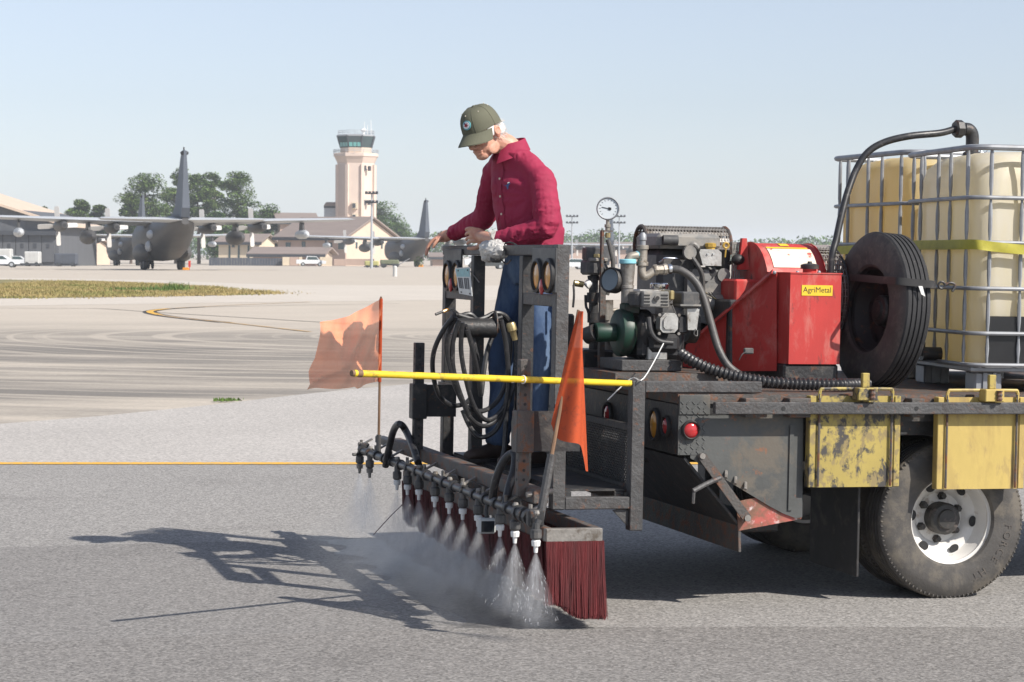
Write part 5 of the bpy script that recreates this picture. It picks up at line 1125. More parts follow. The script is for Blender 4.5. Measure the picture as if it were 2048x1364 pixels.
b = MB(); b.tube([gc + Vector((-.14, 0, 0)), P(1172, 672, VP + .2)], .042, 16); b.build('suction_pipe', M['black_steel'], pump)
b = MB(); b.span((gc.x - .005, gc.y - .045, gc.z + .09), (gc.x + .075, gc.y + .045, gc.z + .145), .008); b.build('discharge_flange', M['green_pump'], pump)
dx = P(1254, 600, VP + .16); b = MB(); b.lathe([(.030, 0), (.030, .07), (.034, .072), (.034, .085), (.030, .087), (.036, .16), (.036, .19)], (dx.x, gc.y, gc.z + .145), (0, 0, 1), 18); b.build('riser_pipe', M['raw_steel'], pump)
zt = gc.z + .335; b = MB(); b.lathe([(.038, 0), (.042, .004), (.042, .02), (.038, .024)], (dx.x, gc.y, zt), (0, 0, 1), 18); b.build('blue_collar', M['blue_tape'], pump)
b = MB(); b.lathe([(.10, 0), (.115, .02), (.115, .06), (.09, .09)], gc + Vector((.062, 0, 0)), (1, 0, 0), 24); b.build('bell_housing', M['engine_dark'], pump)
b = MB(); blk(b, 1276, 1372, 640, 718, VP + .06, VP + .30, .02); b.build('crankcase', M['engine_dark'], pump)
b = MB(); blk(b, 1300, 1362, 668, 705, VP + .02, VP + .1, .02); b.build('cylinder_block', M['engine_dark'], pump)
b = MB(); q = P(1336, 645, VP - .02); b.prism([(-.045, -.032), (-.03, -.048), (.03, -.048), (.046, -.03), (.046, .028), (.028, .046), (-.022, .046), (-.045, .02)], (q.x, VP - .035, q.z), (1, 0, 0), (0, 0, 1), (0, .06, 0)); vc = b.build('valve_cover', M['alloy'], pump, smooth=20)
b = MB(); b.prism([(-.03, -.02), (-.02, -.032), (.02, -.032), (.032, -.02), (.032, .02), (.018, .032), (-.014, .032), (-.03, .014)], (q.x, VP - .044, q.z), (1, 0, 0), (0, 0, 1), (0, .009, 0)); b.build('cover_boss', M['alloy'], vc, smooth=20)
for s1, s2 in ((-1, -1), (1, -1), (1, 1), (-1, 1)): b = MB(); b.lathe([(.008, 0), (.008, .012)], (q.x + s1 * .05, VP - .04, q.z + s2 * .045 - .008), (0, 1, 0), 6); b.build('cover_bolt', M['raw_steel'], vc)
b = MB(); b.tube(smooth_path([P(1297, 635, VP), P(1302, 665, VP - .02), P(1318, 682, VP - .02), P(1345, 686, VP - .02)], 5), .013, 10); b.build('exhaust_bend', M['engine_dark'], pump)
# muffler box with louvres
b = MB(); blk(b, 1285, 1339, 583, 615, VP - .01, VP + .16, .006); mf = b.build('muffler_guard', M['engine_grey'], pump)
for k in range(4):
    for (x0, x1) in ((1288, 1300), (1322, 1336)):
        b = MB(); blk(b, x0, x1, 589 + k * 6.4, 592 + k * 6.4, VP - .0125, VP - .0095, 0); b.build('louvre', M['ink'], mf)
for k in range(6): b = MB(); a = P(1298 + k * 6, 584, VP); b.span((a.x, VP + .01, a.z + .001), (a.x + .008, VP + .10, a.z + .0032)); b.build('louvre', M['ink'], mf)
b = MB(); qq = P(1313, 596, VP - .01); b.lathe([(.014, 0), (.014, .02)], (qq.x, VP - .024, qq.z), (0, 1, 0), 14); b.lathe([(.010, 0), (.010, .004)], (qq.x, VP - .027, qq.z), (0, 1, 0), 14, mi=1); b.build('exhaust_outlet', [M['engine_grey'], M['ink']], mf)
b = MB(); blk(b, 1271, 1292, 584, 614, VP + .02, VP + .18, .01); b.build('side_cover', M['dark_plastic'], pump)
b = MB(); blk(b, 1272, 1348, 580, 612, VP + .165, VP + .34, .03); b.build('fuel_tank', M['alloy'], pump)
b = MB(); blk(b, 1340, 1350, 581, 600, VP + .0, VP + .15, .006); b.build('tank_strap', M['brass'], pump)
fc = P(1319, 578, VP + .24); b = MB(); b.lathe([(.044, 0), (.047, .006), (.047, .024), (.042, .03)], fc, (0, 0, 1), 22); b.build('fuel_cap', M['chrome'], pump)
b = MB(); blk(b, 1364, 1400, 584, 616, VP - .02, VP + .12, .008); ab = b.build('air_box', M['dark_plastic'], pump)
b = MB(); blk(b, 1361, 1402, 609, 612, VP - .026, VP + .122, 0); b.build('air_box_seam', M['engine_grey'], ab)
b = MB(); a, c = P(1376, 660, VP), P(1399, 618, VP); b.prism([(0, 0), (c.x - a.x - .012, 0), (c.x - a.x, c.z - a.z), (-.006, c.z - a.z)], (a.x, VP, a.z), (1, 0, 0), (0, 0, 1), (0, .05, 0)); b.build('air_filter_base', M['alloy'], pump)
b = MB(); blk(b, 1355, 1378, 630, 668, VP + .02, VP + .1, .01); b.build('carburettor', M['engine_dark'], pump)
b = MB(); b.tube(smooth_path([P(1344, 610, VP), P(1352, 630, VP - .01), P(1358, 645, VP)], 4), .004, 6); b.build('fuel_line', M['hose_dusty'], pump); b = MB(); b.tube(smooth_path([P(1391, 658, VP), P(1388, 668, VP - .01), P(1394, 672, VP - .01), P(1395, 660, VP)], 4), .003, 5); b.build('fuel_line', M['hose_dusty'], pump)
b = MB(); blk(b, 1296, 1335, 694, 720, VP + .04, VP + .2, .004); b.build('engine_foot', M['alloy'], pump)
b = MB(); b.lathe([(.085, 0), (.09, .02), (.09, .05), (.06, .06)], P(1370, 650, VP + .2), (1, 0, 0), 22); b.build('recoil_cover', M['engine_dark'], pump)

# ================================================================ big two cylinder engine with muffler guard
VB = .95
eng = thing('blower_engine', 'large dusty grey engine with a slotted muffler guard on top', 'engine', P(1390, 735, VB), TRUCK)
def cyl(b, x0, y0, x1, y1, v0, v1, r, n=20, mi=0): b.tube([P(x0, y0, v0), P(x1, y1, v1)], r, n, mi=mi)
b = MB(); blk(b, 1314, 1400, 500, 640, VB, VB + .35, .03); b.build('cooling_shroud', M['dark_plastic'], eng)
b = MB(); blk(b, 1372, 1456, 535, 642, VB - .04, VB + .3, .05); b.build('crankcase', M['engine_grey'], eng)
b = MB(); a, c = P(1372, 640, VB - .05), P(1452, 540, VB - .05); w_, h_ = c.x - a.x, c.z - a.z; b.prism([(.02, 0), (w_ * .8, -.03), (w_, h_ * .3), (w_, h_ * .95), (w_ * .85, h_), (.03, h_), (0, h_ * .8), (0, .1)], (a.x, VB - .06, a.z), (1, 0, 0), (0, 0, 1), (0, .05, 0)); fcv = b.build('front_cover', M['engine_grey'], eng, smooth=20)
for x, y, r_ in ((1424, 546, .02), (1446, 550, .035), (1412, 552, .026)): q = P(x, y, VB - .06); b = MB(); b.lathe([(r_, 0), (r_, .012), (r_ * .8, .016)], (q.x, VB - .075, q.z), (0, 1, 0), 16); b.build('cover_boss', M['engine_dark'] if x == 1424 else M['engine_grey'], fcv)
b = MB(); blk(b, 1315, 1443, 469, 497, VB - .06, VB + .28, .018); ac = b.build('air_cleaner', M['engine_grey'], eng)
b = MB(); q0 = P(1326, 480, VB - .07); b.tube([q0, q0 + Vector((.075, -.012, 0))], .026, 18); b.lathe([(.021, 0), (.021, .003)], q0 + Vector((-.002, 0, 0)), (1, 0, 0), 16, mi=1); b.build('intake_snout', [M['dark_plastic'], M['ink']], ac)
b = MB(); a, c = P(1397, 531, VB - .1), P(1442, 499, VB - .1); w_, h_ = c.x - a.x, c.z - a.z; b.prism([(.02, 0), (w_, 0), (w_, h_ * .8), (w_ - .02, h_), (.006, h_), (0, h_ * .8)], (a.x, VB - .11, a.z), (1, 0, 0), (0, 0, 1), (0, .08, 0)); rc = b.build('rocker_cover', M['alloy'], eng, smooth=20)
for x in (1415, 1426): q = P(x, 508, VB - .11); b = MB(); b.lathe([(.005, 0), (.005, .008)], (q.x, VB - .118, q.z), (0, 1, 0), 6); b.build('cover_bolt', M['chrome'], rc)
b = MB(); q = P(1421, 499, VB - .07); b.lathe([(.024, 0), (.024, .012), (.03, .013), (.03, .03), (.02, .034)], q, (0, 0, 1), 8); b.build('oil_cap', M['cap_yellow'], eng)
b = MB(); q = P(1378, 505, VB - .09); b.lathe([(.034, 0), (.036, .008), (.036, .02), (.03, .026)], (q.x, VB - .11, q.z), (0, 1, 0), 20); b.build('governor_cover', M['engine_grey'], eng)
b = MB(); b.tube(smooth_path([P(1378, 495, VB - .07), P(1388, 488, VB - .08), P(1396, 496, VB - .08)], 5), .012, 8); b.build('breather_bend', M['engine_grey'], eng)
b = MB(); b.tube(smooth_path([P(1384, 514, VB - .1), P(1398, 535, VB - .11), P(1405, 556, VB - .1), P(1406, 590, VB - .08)], 5), .012, 8); b.build('breather_hose', M['hose_dusty'], eng)
b = MB(); cyl(b, 1412, 608, 1452, 604, VB - .08, VB - .06, .042); b.build('starter_motor', M['engine_grey'], eng)
for k in range(4): b = MB(); b.tube(smooth_path([P(1405 + 6 * k, 585, VB - .08), P(1425 + 4 * k, 592 + 4 * k, VB - .12), P(1440 + 3 * k, 605, VB - .1)], 4), .003, 5); b.build('wire', M['brass'] if k == 1 else M['hose'], eng)
b = MB(); blk(b, 1444, 1462, 500, 545, VB - .05, VB + .2, .01); b.build('side_shroud', M['engine_dark'], eng)
b = MB(); q = P(1452, 491, VB - .07); b.torus(q, (0, 1, 0), .014, .006, 12, 6); b.tube([q + Vector((0, 0, -.015)), q + Vector((-.004, 0, -.06))], .004, 6); b.build('dipstick', M['cap_yellow'], eng)
b = MB(); b.ell(P(1476, 519, VB - .1), (.035, .03, .028), None, 14, 10); b.tube([P(1476, 519, VB - .1), P(1458, 527, VB - .05)], .01, 8); b.build('throttle_knob', M['rubber'], eng)
b = MB(); b.tube(smooth_path([P(1318, 525, VB - .04), P(1326, 520, VB - .05), P(1332, 516, VB - .06), P(1370, 518, VB - .06)], 5), .005, 6); b.build('choke_rod', M['chrome'], eng)
b = MB(); blk(b, 1330, 1455, 640, 737, VB + .02, VB + .3, .01); b.build('engine_base', M['engine_dark'], eng)
# muffler and guard made of hoops and slats
m0, m1 = P(1282, 484, VB + .34), P(1448, 484, VB + .34); m1.z = m0.z
b = MB(); b.tube([m0 + Vector((.03, 0, 0)), m1 - Vector((.03, 0, 0))], .068, 18); b.build('muffler', M['rusty_steel'], eng)
RG = .105; gg = thing('muffler_guard', 'curved slotted steel heat guard over the engine muffler', 'heat guard', m0, TRUCK)
L_ = m1.x - m0.x; nh = 27
for k in range(nh + 1):
    u = m0.x + L_ * k / nh; b = MB(); arc = [R(a) for a in range(-20, 201, 20)]
    inner = k in (0, nh); rr_ = .010 if inner else .0046
    b.tube([Vector((u, m0.y - RG * math.cos(a), m0.z - .02 + RG * math.sin(a))) for a in arc], rr_, 6); b.build('guard_rib', M['raw_steel'] if not inner else M['rusty_steel'], gg)
for a in range(-20, 201, 20):
    ar = R(a); p = Vector((m0.x, m0.y - RG * 1.01 * math.cos(ar), m0.z - .02 + RG * 1.01 * math.sin(ar))); b = MB(); b.bar(p, p + Vector((L_, 0, 0)), .021, .0025, up=(0, -math.cos(ar), math.sin(ar))); b.build('guard_slat', M['raw_steel'], gg)
for u in (m0.x, m1.x):                                  # perforated end discs built as rings and spokes
    b = MB()
    for rr_ in (.035, .07): b.torus((u, m0.y, m0.z - .02), (1, 0, 0), rr_, .005, 20, 5)
    for k in range(12): a = R(30 * k); b.bar((u, m0.y, m0.z - .02), (u, m0.y + RG * math.cos(a), m0.z - .02 + RG * math.sin(a)), .006, .004, up=(1, 0, 0))
    b.build('guard_end', M['rusty_steel'], gg)
# slotted plate beside it
sp = thing('slotted_guard_plate', 'flat slotted guard plate standing at the fan end of the engine', 'guard plate', P(1478, 560, VB - .08), TRUCK)
a, c = P(1464, 557, VB - .08), P(1493, 487, VB - .08); cols, rws = 6, 4
for i in range(cols + 1): u = a.x + (c.x - a.x) * i / cols; b = MB(); b.span((u - .004, VB - .083, a.z + (.06 if i > 3 else 0) * (i - 3)), (u + .004, VB - .077, c.z)); b.build('upright', M['raw_steel'], sp)
for j in range(rws + 1): z = a.z + (c.z - a.z) * j / rws; b = MB(); b.span((a.x - .004, VB - .0845, z - .006), ((c.x if j > 0 else a.x + .06) + .004, VB - .0755, z + .006)); b.build('crossbar', M['raw_steel'], sp)

# ================================================================ pipework and gauges
fit = thing('pump_pipework', 'tan threaded pipe fittings with a tee above the green pump', 'pipe fittings', (dx.x, gc.y, zt), TRUCK)
def pipe(pts, r, mat='pipe', name='pipe', n=14): b = MB(); b.tube(smooth_path(pts, 5) if len(pts) > 2 else pts, r, n); return b.build(name, M[mat], fit)
V1 = gc.y; pA = Vector((dx.x, V1, zt + .022)); kz = P(1258, 515, V1).z
pipe([pA, Vector((dx.x, V1, kz - .02)), Vector((dx.x + .012, V1, kz + .004)), Vector((dx.x + .05, V1, kz + .012))], .020, name='elbow')
tx = P(1285, 500, V1).x; pipe([Vector((dx.x + .04, V1, kz + .012)), Vector((tx - .02, V1, kz + .02))], .017, 'blue_tape', 'thread_sealant')
b = MB(); b.lathe([(.026, -.05), (.030, -.048), (.030, -.03), (.024, -.028), (.024, .03), (.030, .032), (.030, .05), (.026, .052)], (tx, V1, kz + .01), (0, 0, 1), 16); b.build('tee', M['pipe'], fit)
b = MB(); b.lathe([(.016, 0), (.016, .02), (.020, .025), (.018, .05), (.008, .062)], (tx, V1, kz + .062), (0, 0, 1), 12); b.build('plug', M['zinc'], fit)
pipe([Vector((tx, V1, kz - .04)), Vector((tx, V1, P(1285, 545, V1).z)), Vector((tx + .018, V1, P(1285, 548, V1).z - .012)), P(1310, 540, V1)], .020, name='elbow')
b = MB(); e_ = P(1310, 540, V1); f_ = P(1340, 538, V1); dd = (f_ - e_).normalized(); b.lathe([(.024, 0), (.027, .004), (.027, .02), (.022, .024), (.024, .05), (.028, .052), (.028, .07), (.018, .074), (.018, .10)], e_ - dd * .01, dd, 8); b.build('union', M['pipe'], fit)
b = MB(); b.lathe([(.024, 0), (.025, .006), (.025, .016), (.022, .02)], f_ - dd * .012, dd, 14); b.build('hose_clamp', M['chrome'], fit)
b = MB(); b.tube(smooth_path([f_, P(1362, 541, V1 - .02), P(1388, 560, V1 - .05), P(1405, 590, V1 - .07), P(1420, 640, V1 - .1), P(1436, 695, V1 - .14), P(1455, 730, V1 - .18), P(1480, 750, V1 - .2)], 6), .019, 12); tag(b.build('delivery_hose', M['hose_dusty'], space=TRUCK, org=f_), 'smooth grey rubber hose curving from pipe fittings down to the deck', 'hose')
# big round gauge on its bracket
VG = .85
gg2 = thing('pressure_gauge', 'large round silver pressure gauge on a tall steel bracket', 'gauge', P(1214, 600, VG), TRUCK)
gcn = P(1216, 417, VG); fdir = Vector((-.30, -1, .02)).normalized(); ax1, ay1 = orth(fdir)
b = MB(); b.lathe([(.035, -.03), (.056, -.028), (.058, -.01), (.058, .012), (.054, .016), (.050, .012), (.050, .008)], gcn, fdir, 36); b.build('case', M['zinc'], gg2)
b = MB(); b.lathe([(.0505, .0085), (.0505, .0095)], gcn, fdir, 36); dl = b.build('dial', M['glass_dial'], gg2)
up_ = Vector((0, 0, 1)) - fdir * fdir.z; up_.normalize(); rt_ = up_.cross(fdir)
for k in range(13):
    a = R(225 - 22.5 * k); d_ = rt_ * math.cos(a) + up_ * math.sin(a); b = MB(); b.bar(gcn + fdir * .0102 + d_ * .037, gcn + fdir * .0102 + d_ * .045, .002, .0006, up=fdir); b.build('tick', M['ink'], dl)
d_ = (rt_ * -1 + up_ * .2).normalized(); b = MB(); b.bar(gcn + fdir * .0115 - d_ * .018, gcn + fdir * .0115 + d_ * .032, .003, .001, up=fdir); b.box(gcn + fdir * .0115 - d_ * .008, (.014, .014, .001), Matrix((d_, fdir.cross(d_), fdir)).transposed()); b.build('needle', M['ink'], dl)
zb = P(1216, 455, VG).z; b = MB(); b.lathe([(.012, 0), (.012, .02), (.016, .022), (.016, .035), (.009, .037), (.009, .06)], (gcn.x, VG, zb - .02), (0, 0, 1), 10); b.build('stem', M['pipe'], gg2)
b = MB(); b.span((gcn.x - .03, VG - .015, zb - .022), (gcn.x + .022, VG + .015, zb - .014)); b.span((gcn.x - .034, VG - .015, P(1210, 560, VG).z), (gcn.x - .022, VG + .015, zb - .015)); b.build('bracket', M['rusty_steel'], gg2)
b = MB(); b.lathe([(.010, -.03), (.014, -.028), (.014, -.005), (.010, -.003)], (gcn.x + .002, VG, zb - .022), (0, 0, 1), 8); b.build('swivel', M['brass'], gg2)
b = MB(); b.tube(smooth_path([Vector((gcn.x + .002, VG, zb - .06)), P(1221, 500, VG), P(1226, 535, VG), P(1214, 590, VG)], 5), .011, 10); b.build('clear_tube', M['hose_dusty'], gg2)
b = MB(); b.span((gcn.x - .04, VG - .03, ZD + .02), (gcn.x - .012, VG + .0, P(1210, 560, VG).z)); b.build('stand', M['rusty_steel'], gg2)
# black faced gauge looking backwards
VK = .62; kc = P(1222, 560, VK); g3 = thing('suction_gauge', 'black cased round gauge facing the rear beside the riser', 'gauge', kc, TRUCK)
fd = Vector((-.86, -.5, .12)).normalized(); b = MB(); b.lathe([(.03, -.075), (.045, -.07), (.062, -.04), (.064, .006), (.060, .014), (.054, .008)], kc, fd, 28); b.build('case', M['rubber'], g3)
b = MB(); b.lathe([(.052, .0085), (.052, .0095)], kc, fd, 28); b.build('glass', M['dial_dark'], g3)
b = MB(); b.tube([kc - fd * .07, kc - fd * .12], .018, 10); b.build('stem', M['black_steel'], g3)
# valve cluster on standpipes
VV = .95
vm = thing('valve_manifold', 'cluster of black valves and ball valve levers on standpipes', 'valve manifold', P(1190, 742, VV), TRUCK)
def st(pts, r, mat='black_steel', name='standpipe', n=12): b = MB(); b.tube(smooth_path([P(x, y, VV + dv) for x, y, dv in pts], 4) if len(pts) > 2 else [P(x, y, VV + dv) for x, y, dv in pts], r, n); return b.build(name, M[mat], vm)
st([(1187, 742, 0), (1187, 560, 0)], .024); st([(1204, 742, .05), (1204, 570, .05)], .018, 'rusty_steel'); st([(1215, 742, 0), (1215, 600, 0)], .03, 'raw_steel')
st([(1172, 572, 0), (1180, 566, 0), (1187, 572, 0), (1187, 600, 0)], .021, 'white', 'white_elbow')
st([(1148, 566, 0), (1166, 569, 0)], .016, 'brass', 'ball_valve'); st([(1147, 570, -.02), (1148, 590, -.03), (1146, 615, -.03)], .006, 'black_steel', 'valve_lever')
st([(1187, 660, 0), (1176, 622, -.04), (1172, 612, -.04), (1171, 590, -.04)], .007, 'black_steel', 'valve_lever')
st([(1187, 625, -.01), (1187, 645, -.01)], .032, 'black_steel', 'valve_body'); st([(1187, 585, -.01), (1187, 605, -.01)], .034, 'black_steel', 'valve_body')
st([(1200, 623, 0), (1236, 620, 0)], .012, 'pipe', 'cross_pipe'); st([(1212, 605, -.02), (1212, 640, -.02)], .020, 'raw_steel', 'relief_valve'); st([(1203, 655, -.02), (1222, 650, -.02)], .013, 'brass', 'cross_pipe')
b = MB(); blk(b, 1175, 1216, 520, 550, VV - .05, VV + .08, .012); mv = b.build('motor_valve', M['dark_plastic'], vm)
b = MB(); blk(b, 1173, 1200, 495, 519, VV - .03, VV + .05, .006); b.build('valve_head', M['dark_plastic'], mv)
b = MB(); blk(b, 1188, 1200, 508, 515, VV - .04, VV - .031, .002); b.build('brass_label', M['brass'], mv)
b = MB(); blk(b, 1180, 1216, 516, 523, VV - .06, VV + .07, .004); b.build('valve_flange', M['engine_grey'], mv)
b = MB(); b.tube(smooth_path([P(1206, 530, VV - .06), P(1216, 545, VV - .07), P(1224, 552, VV - .06)], 4), .016, 10); b.build('conduit', M['dark_plastic'], vm)
st([(1186, 550, 0), (1188, 562, 0)], .03, 'engine_dark', 'valve_neck')
b = MB(); blk(b, 1165, 1245, 700, 742, VV - .05, VV + .2, .01); b.build('foot_box', M['black_steel'], vm)
b = MB(); blk(b, 1095, 1150, 628, 740, 1.5, 1.9, .01); tag(b.build('equipment_box', M['black_steel'], space=TRUCK, org=P(1120, 740, 1.5)), 'dark steel box on the deck behind the cage post', 'box')

# ================================================================ red blower housing
VR = .34
blow = thing('red_blower', 'faded red blower housing with fuel tank and yellow maker label', 'blower', P(1600, 745, VR), TRUCK)
a, c = P(1577, 728, VR), P(1683, 549, VR); tl = P(1553, 549, VR + .13)
b = MB(); pr = [(a.x, VR), (c.x, VR), (c.x, VR + .30), (tl.x, VR + .30), (tl.x, VR + .11)]
b.prism([(q[0], q[1]) for q in pr], (0, 0, a.z), (1, 0, 0), (0, 1, 0), (0, 0, c.z - a.z)); tk = b.build('fuel_tank', M['red_paint'], blow, smooth=0)
b = MB(); b.prism([(q[0], q[1]) for q in [(a.x - .002, VR - .004), (c.x + .004, VR - .004), (c.x + .004, VR + .30), (tl.x - .004, VR + .30), (tl.x - .004, VR + .108)]], (0, 0, c.z + .0005), (1, 0, 0), (0, 1, 0), (0, 0, .006)); b.build('tank_lid', M['red_paint'], tk, smooth=0)
cp = P(1619, 546, VR + .12); b = MB(); b.lathe([(.034, -.02), (.034, .014)], (cp.x, cp.y, c.z + .012), (0, 0, 1), 16); b.build('filler_neck', M['red_paint'], tk)
b = MB(); b.lathe([(.045, 0), (.046, .02), (.03, .026), (.012, .028), (.010, .038)], (cp.x, cp.y, c.z + .024), (0, 0, 1), 12); b.build('filler_cap', M['rubber'], tk)
l0, l1 = P(1603, 591, VR), P(1665, 571, VR); b = MB(); b.span((l0.x, VR - .0025, l0.z), (l1.x, VR - .0006, l1.z)); lb = b.build('maker_label', M['label_yellow'], blow)
b = MB(); text_into(b, 'AgriMetal', (l1.z - l0.z) * .74, ((l0.x + l1.x) / 2, VR - .0028, (l0.z + l1.z) / 2 + .002), (1, 0, 0), (0, 0, 1), .0004); b.build('lettering', M['ink'], lb, smooth=0, fix=False)
# fan scroll: half drum whose axis runs along the truck
s0, s1 = P(1508, 520, VR + .45), P(1622, 520, VR + .45); sc_c = Vector((0, VR + .50, P(1560, 590, VR + .45).z)); RS = P(1560, 487, VR + .5).z - sc_c.z
arc = [R(x) for x in range(-30, 211, 10)]
b = MB(); b.grid([[Vector((u, sc_c.y - RS * math.cos(t), sc_c.z + RS * math.sin(t))) for t in arc] for u in (s0.x, s1.x)]); b.grid([[Vector((u, sc_c.y - (RS - .006) * math.cos(t), sc_c.z + (RS - .006) * math.sin(t))) for t in arc] for u in (s0.x, s1.x)]); b.build('scroll', M['red_paint'], blow)
for u in (s0.x - .004, s1.x):
    b = MB(); b.prism([(sc_c.y - (RS + .006) * math.cos(t), sc_c.z + (RS + .006) * math.sin(t)) for t in arc], (u, 0, 0), (0, 1, 0), (0, 0, 1), (.004, 0, 0)); b.build('scroll_side', M['red_paint'], blow)
def drumquad(b, u0, u1, t0, t1, off, mi=0, n=6):
    ts = [R(t0 + (t1 - t0) * i / n) for i in range(n + 1)]; b.grid([[Vector((u, sc_c.y - (RS + off) * math.cos(t), sc_c.z + (RS + off) * math.sin(t))) for t in ts] for u in (u0, u1)], mi)
b = MB(); drumquad(b, P(1545, 500, VR + .3).x, P(1632, 500, VR + .3).x, 32, 62, .003); b.build('warning_label', M['label_cream'], blow)
b = MB(); drumquad(b, P(1545, 500, VR + .3).x, P(1628, 500, VR + .3).x, 63, 66, .003); drumquad(b, P(1562, 492, VR + .4).x, P(1580, 492, VR + .4).x, 70, 80, .003); b.build('yellow_decal', M['label_yellow'], blow)
# triangular side plate and base
pl = [P(x, y, VR + .09 + .45 * (1553 - x) / 188) for x, y in ((1365, 733), (1372, 690), (1395, 672), (1440, 640), (1541, 545), (1553, 545), (1553, 742), (1420, 742))]
b = MB(); n = len(pl); th_ = Vector((.006, .006, 0)); b.add(pl + [q + th_ for q in pl], [tuple(range(n)), tuple(range(n, 2 * n))[::-1]] + [(i, i + n, (i + 1) % n + n, (i + 1) % n) for i in range(n)]); b.build('side_plate', M['red_paint'], blow, smooth=0)
b = MB(); b.bar(P(1390, 676, VR + .47), P(1545, 543, VR + .10), .04, .006, up=(-.4, -.3, .85)); b.build('plate_flange', M['red_paint'], blow)
q0, q1 = P(1490, 742, VR + .2), P(1553, 560, VR + .2); b = MB(); b.span((q0.x, VR + .36, q0.z), (q1.x, VR + .8, q1.z), .01); b.build('outlet_duct', M['red_paint'], blow)
q0, q1 = P(1455, 735, VR + .3), P(1500, 600, VR + .3); b = MB(); b.span((q0.x, VR + .3, q0.z), (q1.x, VR + .7, q1.z), .01); b.build('belt_guard', M['black_steel'], blow)
for x in (1549, 1595, 1638): q = P(x, 545, VR + .06); b = MB(); b.ell(q, (.010, .010, .010), None, 8, 6); b.build('rivet', M['zinc'], blow)
b = MB(); b.span((a.x - .02, VR + .01, ZD + .001), (c.x, VR + .7, a.z - .001), .01); b.build('blower_base', M['black_steel'], blow)
b = MB(); q = P(1489, 500, VR + .5); b.prism([(-.03, -.1), (.03, -.1), (.012, .06), (-.012, .06)], q, (1, 0, 0), (0, 0, 1), (0, .03, 0)); b.build('lifting_eye', M['red_paint'], blow)
b = MB(); q = P(1497, 702, VR + .08); b.box(q, (.05, .02, .03), None, .005); b.tube(smooth_path([q, P(1485, 708, VR + .06), P(1478, 720, VR + .07)], 4), .003, 5); b.build('plate_switch', M['dark_plastic'], blow)
# round mesh intake guard, wires one by one along the truck axis
mg = thing('intake_guard', 'round wire mesh intake guard between blower and spare tyre', 'wire guard', Vector((s1.x, sc_c.y, sc_c.z - RS)), TRUCK)
ul = s1.x + .004; ur = ul + .12; Rm = RS * .94
for k in range(8):
    u = ul + (ur - ul) * k / 7; b = MB(); b.torus((u, sc_c.y, sc_c.z), (1, 0, 0), Rm, .0035 if k not in (0, 7) else .007, 48, 5); b.build('mesh_hoop', M['raw_steel'] if k not in (0, 7) else M['black_steel'], mg)
for k in range(44):
    t_ = 6.28318 * k / 44; p = Vector((ul, sc_c.y - Rm * math.cos(t_), sc_c.z + Rm * math.sin(t_))); b = MB(); b.tube([p, p + Vector((ur - ul, 0, 0))], .003, 5); b.build('mesh_wire', M['raw_steel'], mg)
b = MB()
for k in range(-9, 10):
    h = (Rm * Rm - (k * .026) ** 2)
    if h > 0:
        h = math.sqrt(h); b.tube([(ur, sc_c.y + k * .026, sc_c.z - h), (ur, sc_c.y + k * .026, sc_c.z + h)], .003, 4); b.tube([(ur + .006, sc_c.y - h, sc_c.z + k * .026), (ur + .006, sc_c.y + h, sc_c.z + k * .026)], .003, 4)
tag(b.build('mesh_face', M['raw_steel'], mg), kind='stuff')

# ================================================================ corrugated suction hose on the deck
pts = smooth_path([P(1362, 708, VP - .02), P(1385, 722, VP - .08), P(1420, 738, VP - .14), P(1470, 752, VP - .2), P(1530, 763, VP - .25), P(1600, 768, VP - .27), P(1680, 769, VP - .28), P(1735, 768, VP - .20)], 14)
L_ = [0]
for i in range(1, len(pts)): L_.append(L_[-1] + (pts[i] - pts[i - 1]).length)
tot = L_[-1]; fine = []; rs = []; n = int(tot / .0045)
import bisect
for k in range(n + 1):
    s_ = tot * k / n; i = min(max(bisect.bisect(L_, s_) - 1, 0), len(pts) - 2); f = (s_ - L_[i]) / max(L_[i + 1] - L_[i], 1e-6); fine.append(pts[i].lerp(pts[i + 1], f)); rs.append(.0265 + .0045 * math.sin(6.28318 * s_ / .0225))
b = MB(); b.tube(fine, rs, 14); tag(b.build('corrugated_hose', M['hose'], space=TRUCK, org=pts[0], smooth=60), 'black corrugated suction hose lying along the deck edge', 'hose')

# ================================================================ spare wheel leaning on the tote
sp_ = thing('spare_wheel', 'worn spare truck tyre on a dark rim standing on the deck', 'spare wheel', Vector((P(1740, 770, .4).x, .42, ZD)), TRUCK)
scn = Vector((P(1765, 620, .42).x - .005, .44, ZD + .39)); aout = Vector((-1, -.06, .07)).normalized()
road_wheel(sp_, scn, aout, True, M['tyre_worn'], M['wheel_dark'], r=.388, w=.165, name='tyre')
b = MB(); lean = .118; ring_r = .40
stz = P(1800, 563, .1).z
arcp = []
f0 = scn + aout * .088
for y_, dx_ in ((.78, -.005), (.60, -.008), (.44, -.008), (.25, -.008), (.12, -.006), (.062, .01)): arcp.append(Vector((f0.x + dx_, y_, stz + .02 - .05 * (.8 - y_) * .5)))
arcp += [Vector((scn.x + .02, .046, stz - .006)), Vector((scn.x + .10, .046, stz - .012)), Vector((P(1870, 570, .08).x, .08, P(1870, 570, .08).z))]
rows = [[p + Vector((0, 0, .018)), p - Vector((0, 0, .018))] for p in smooth_path(arcp, 5)]
t = thing('tie_down_strap', 'black webbing strap hooked around the spare tyre', 'strap', arcp[-1], TRUCK)
b = MB(); b.grid(rows); b.build('webbing', M['rubber'], t, fix=False)
q = arcp[-1]; b = MB(); b.torus(q + Vector((.03, -.01, 0)), (.1, 1, 0), .016, .006, 16, 6); b.tube(smooth_path([q + Vector((.045, -.01, 0)), q + Vector((.075, -.015, .012)), q + Vector((.10, -.015, .0)), q + Vector((.085, -.015, -.03))], 5), .007, 8); b.build('hook', M['black_steel'], t)
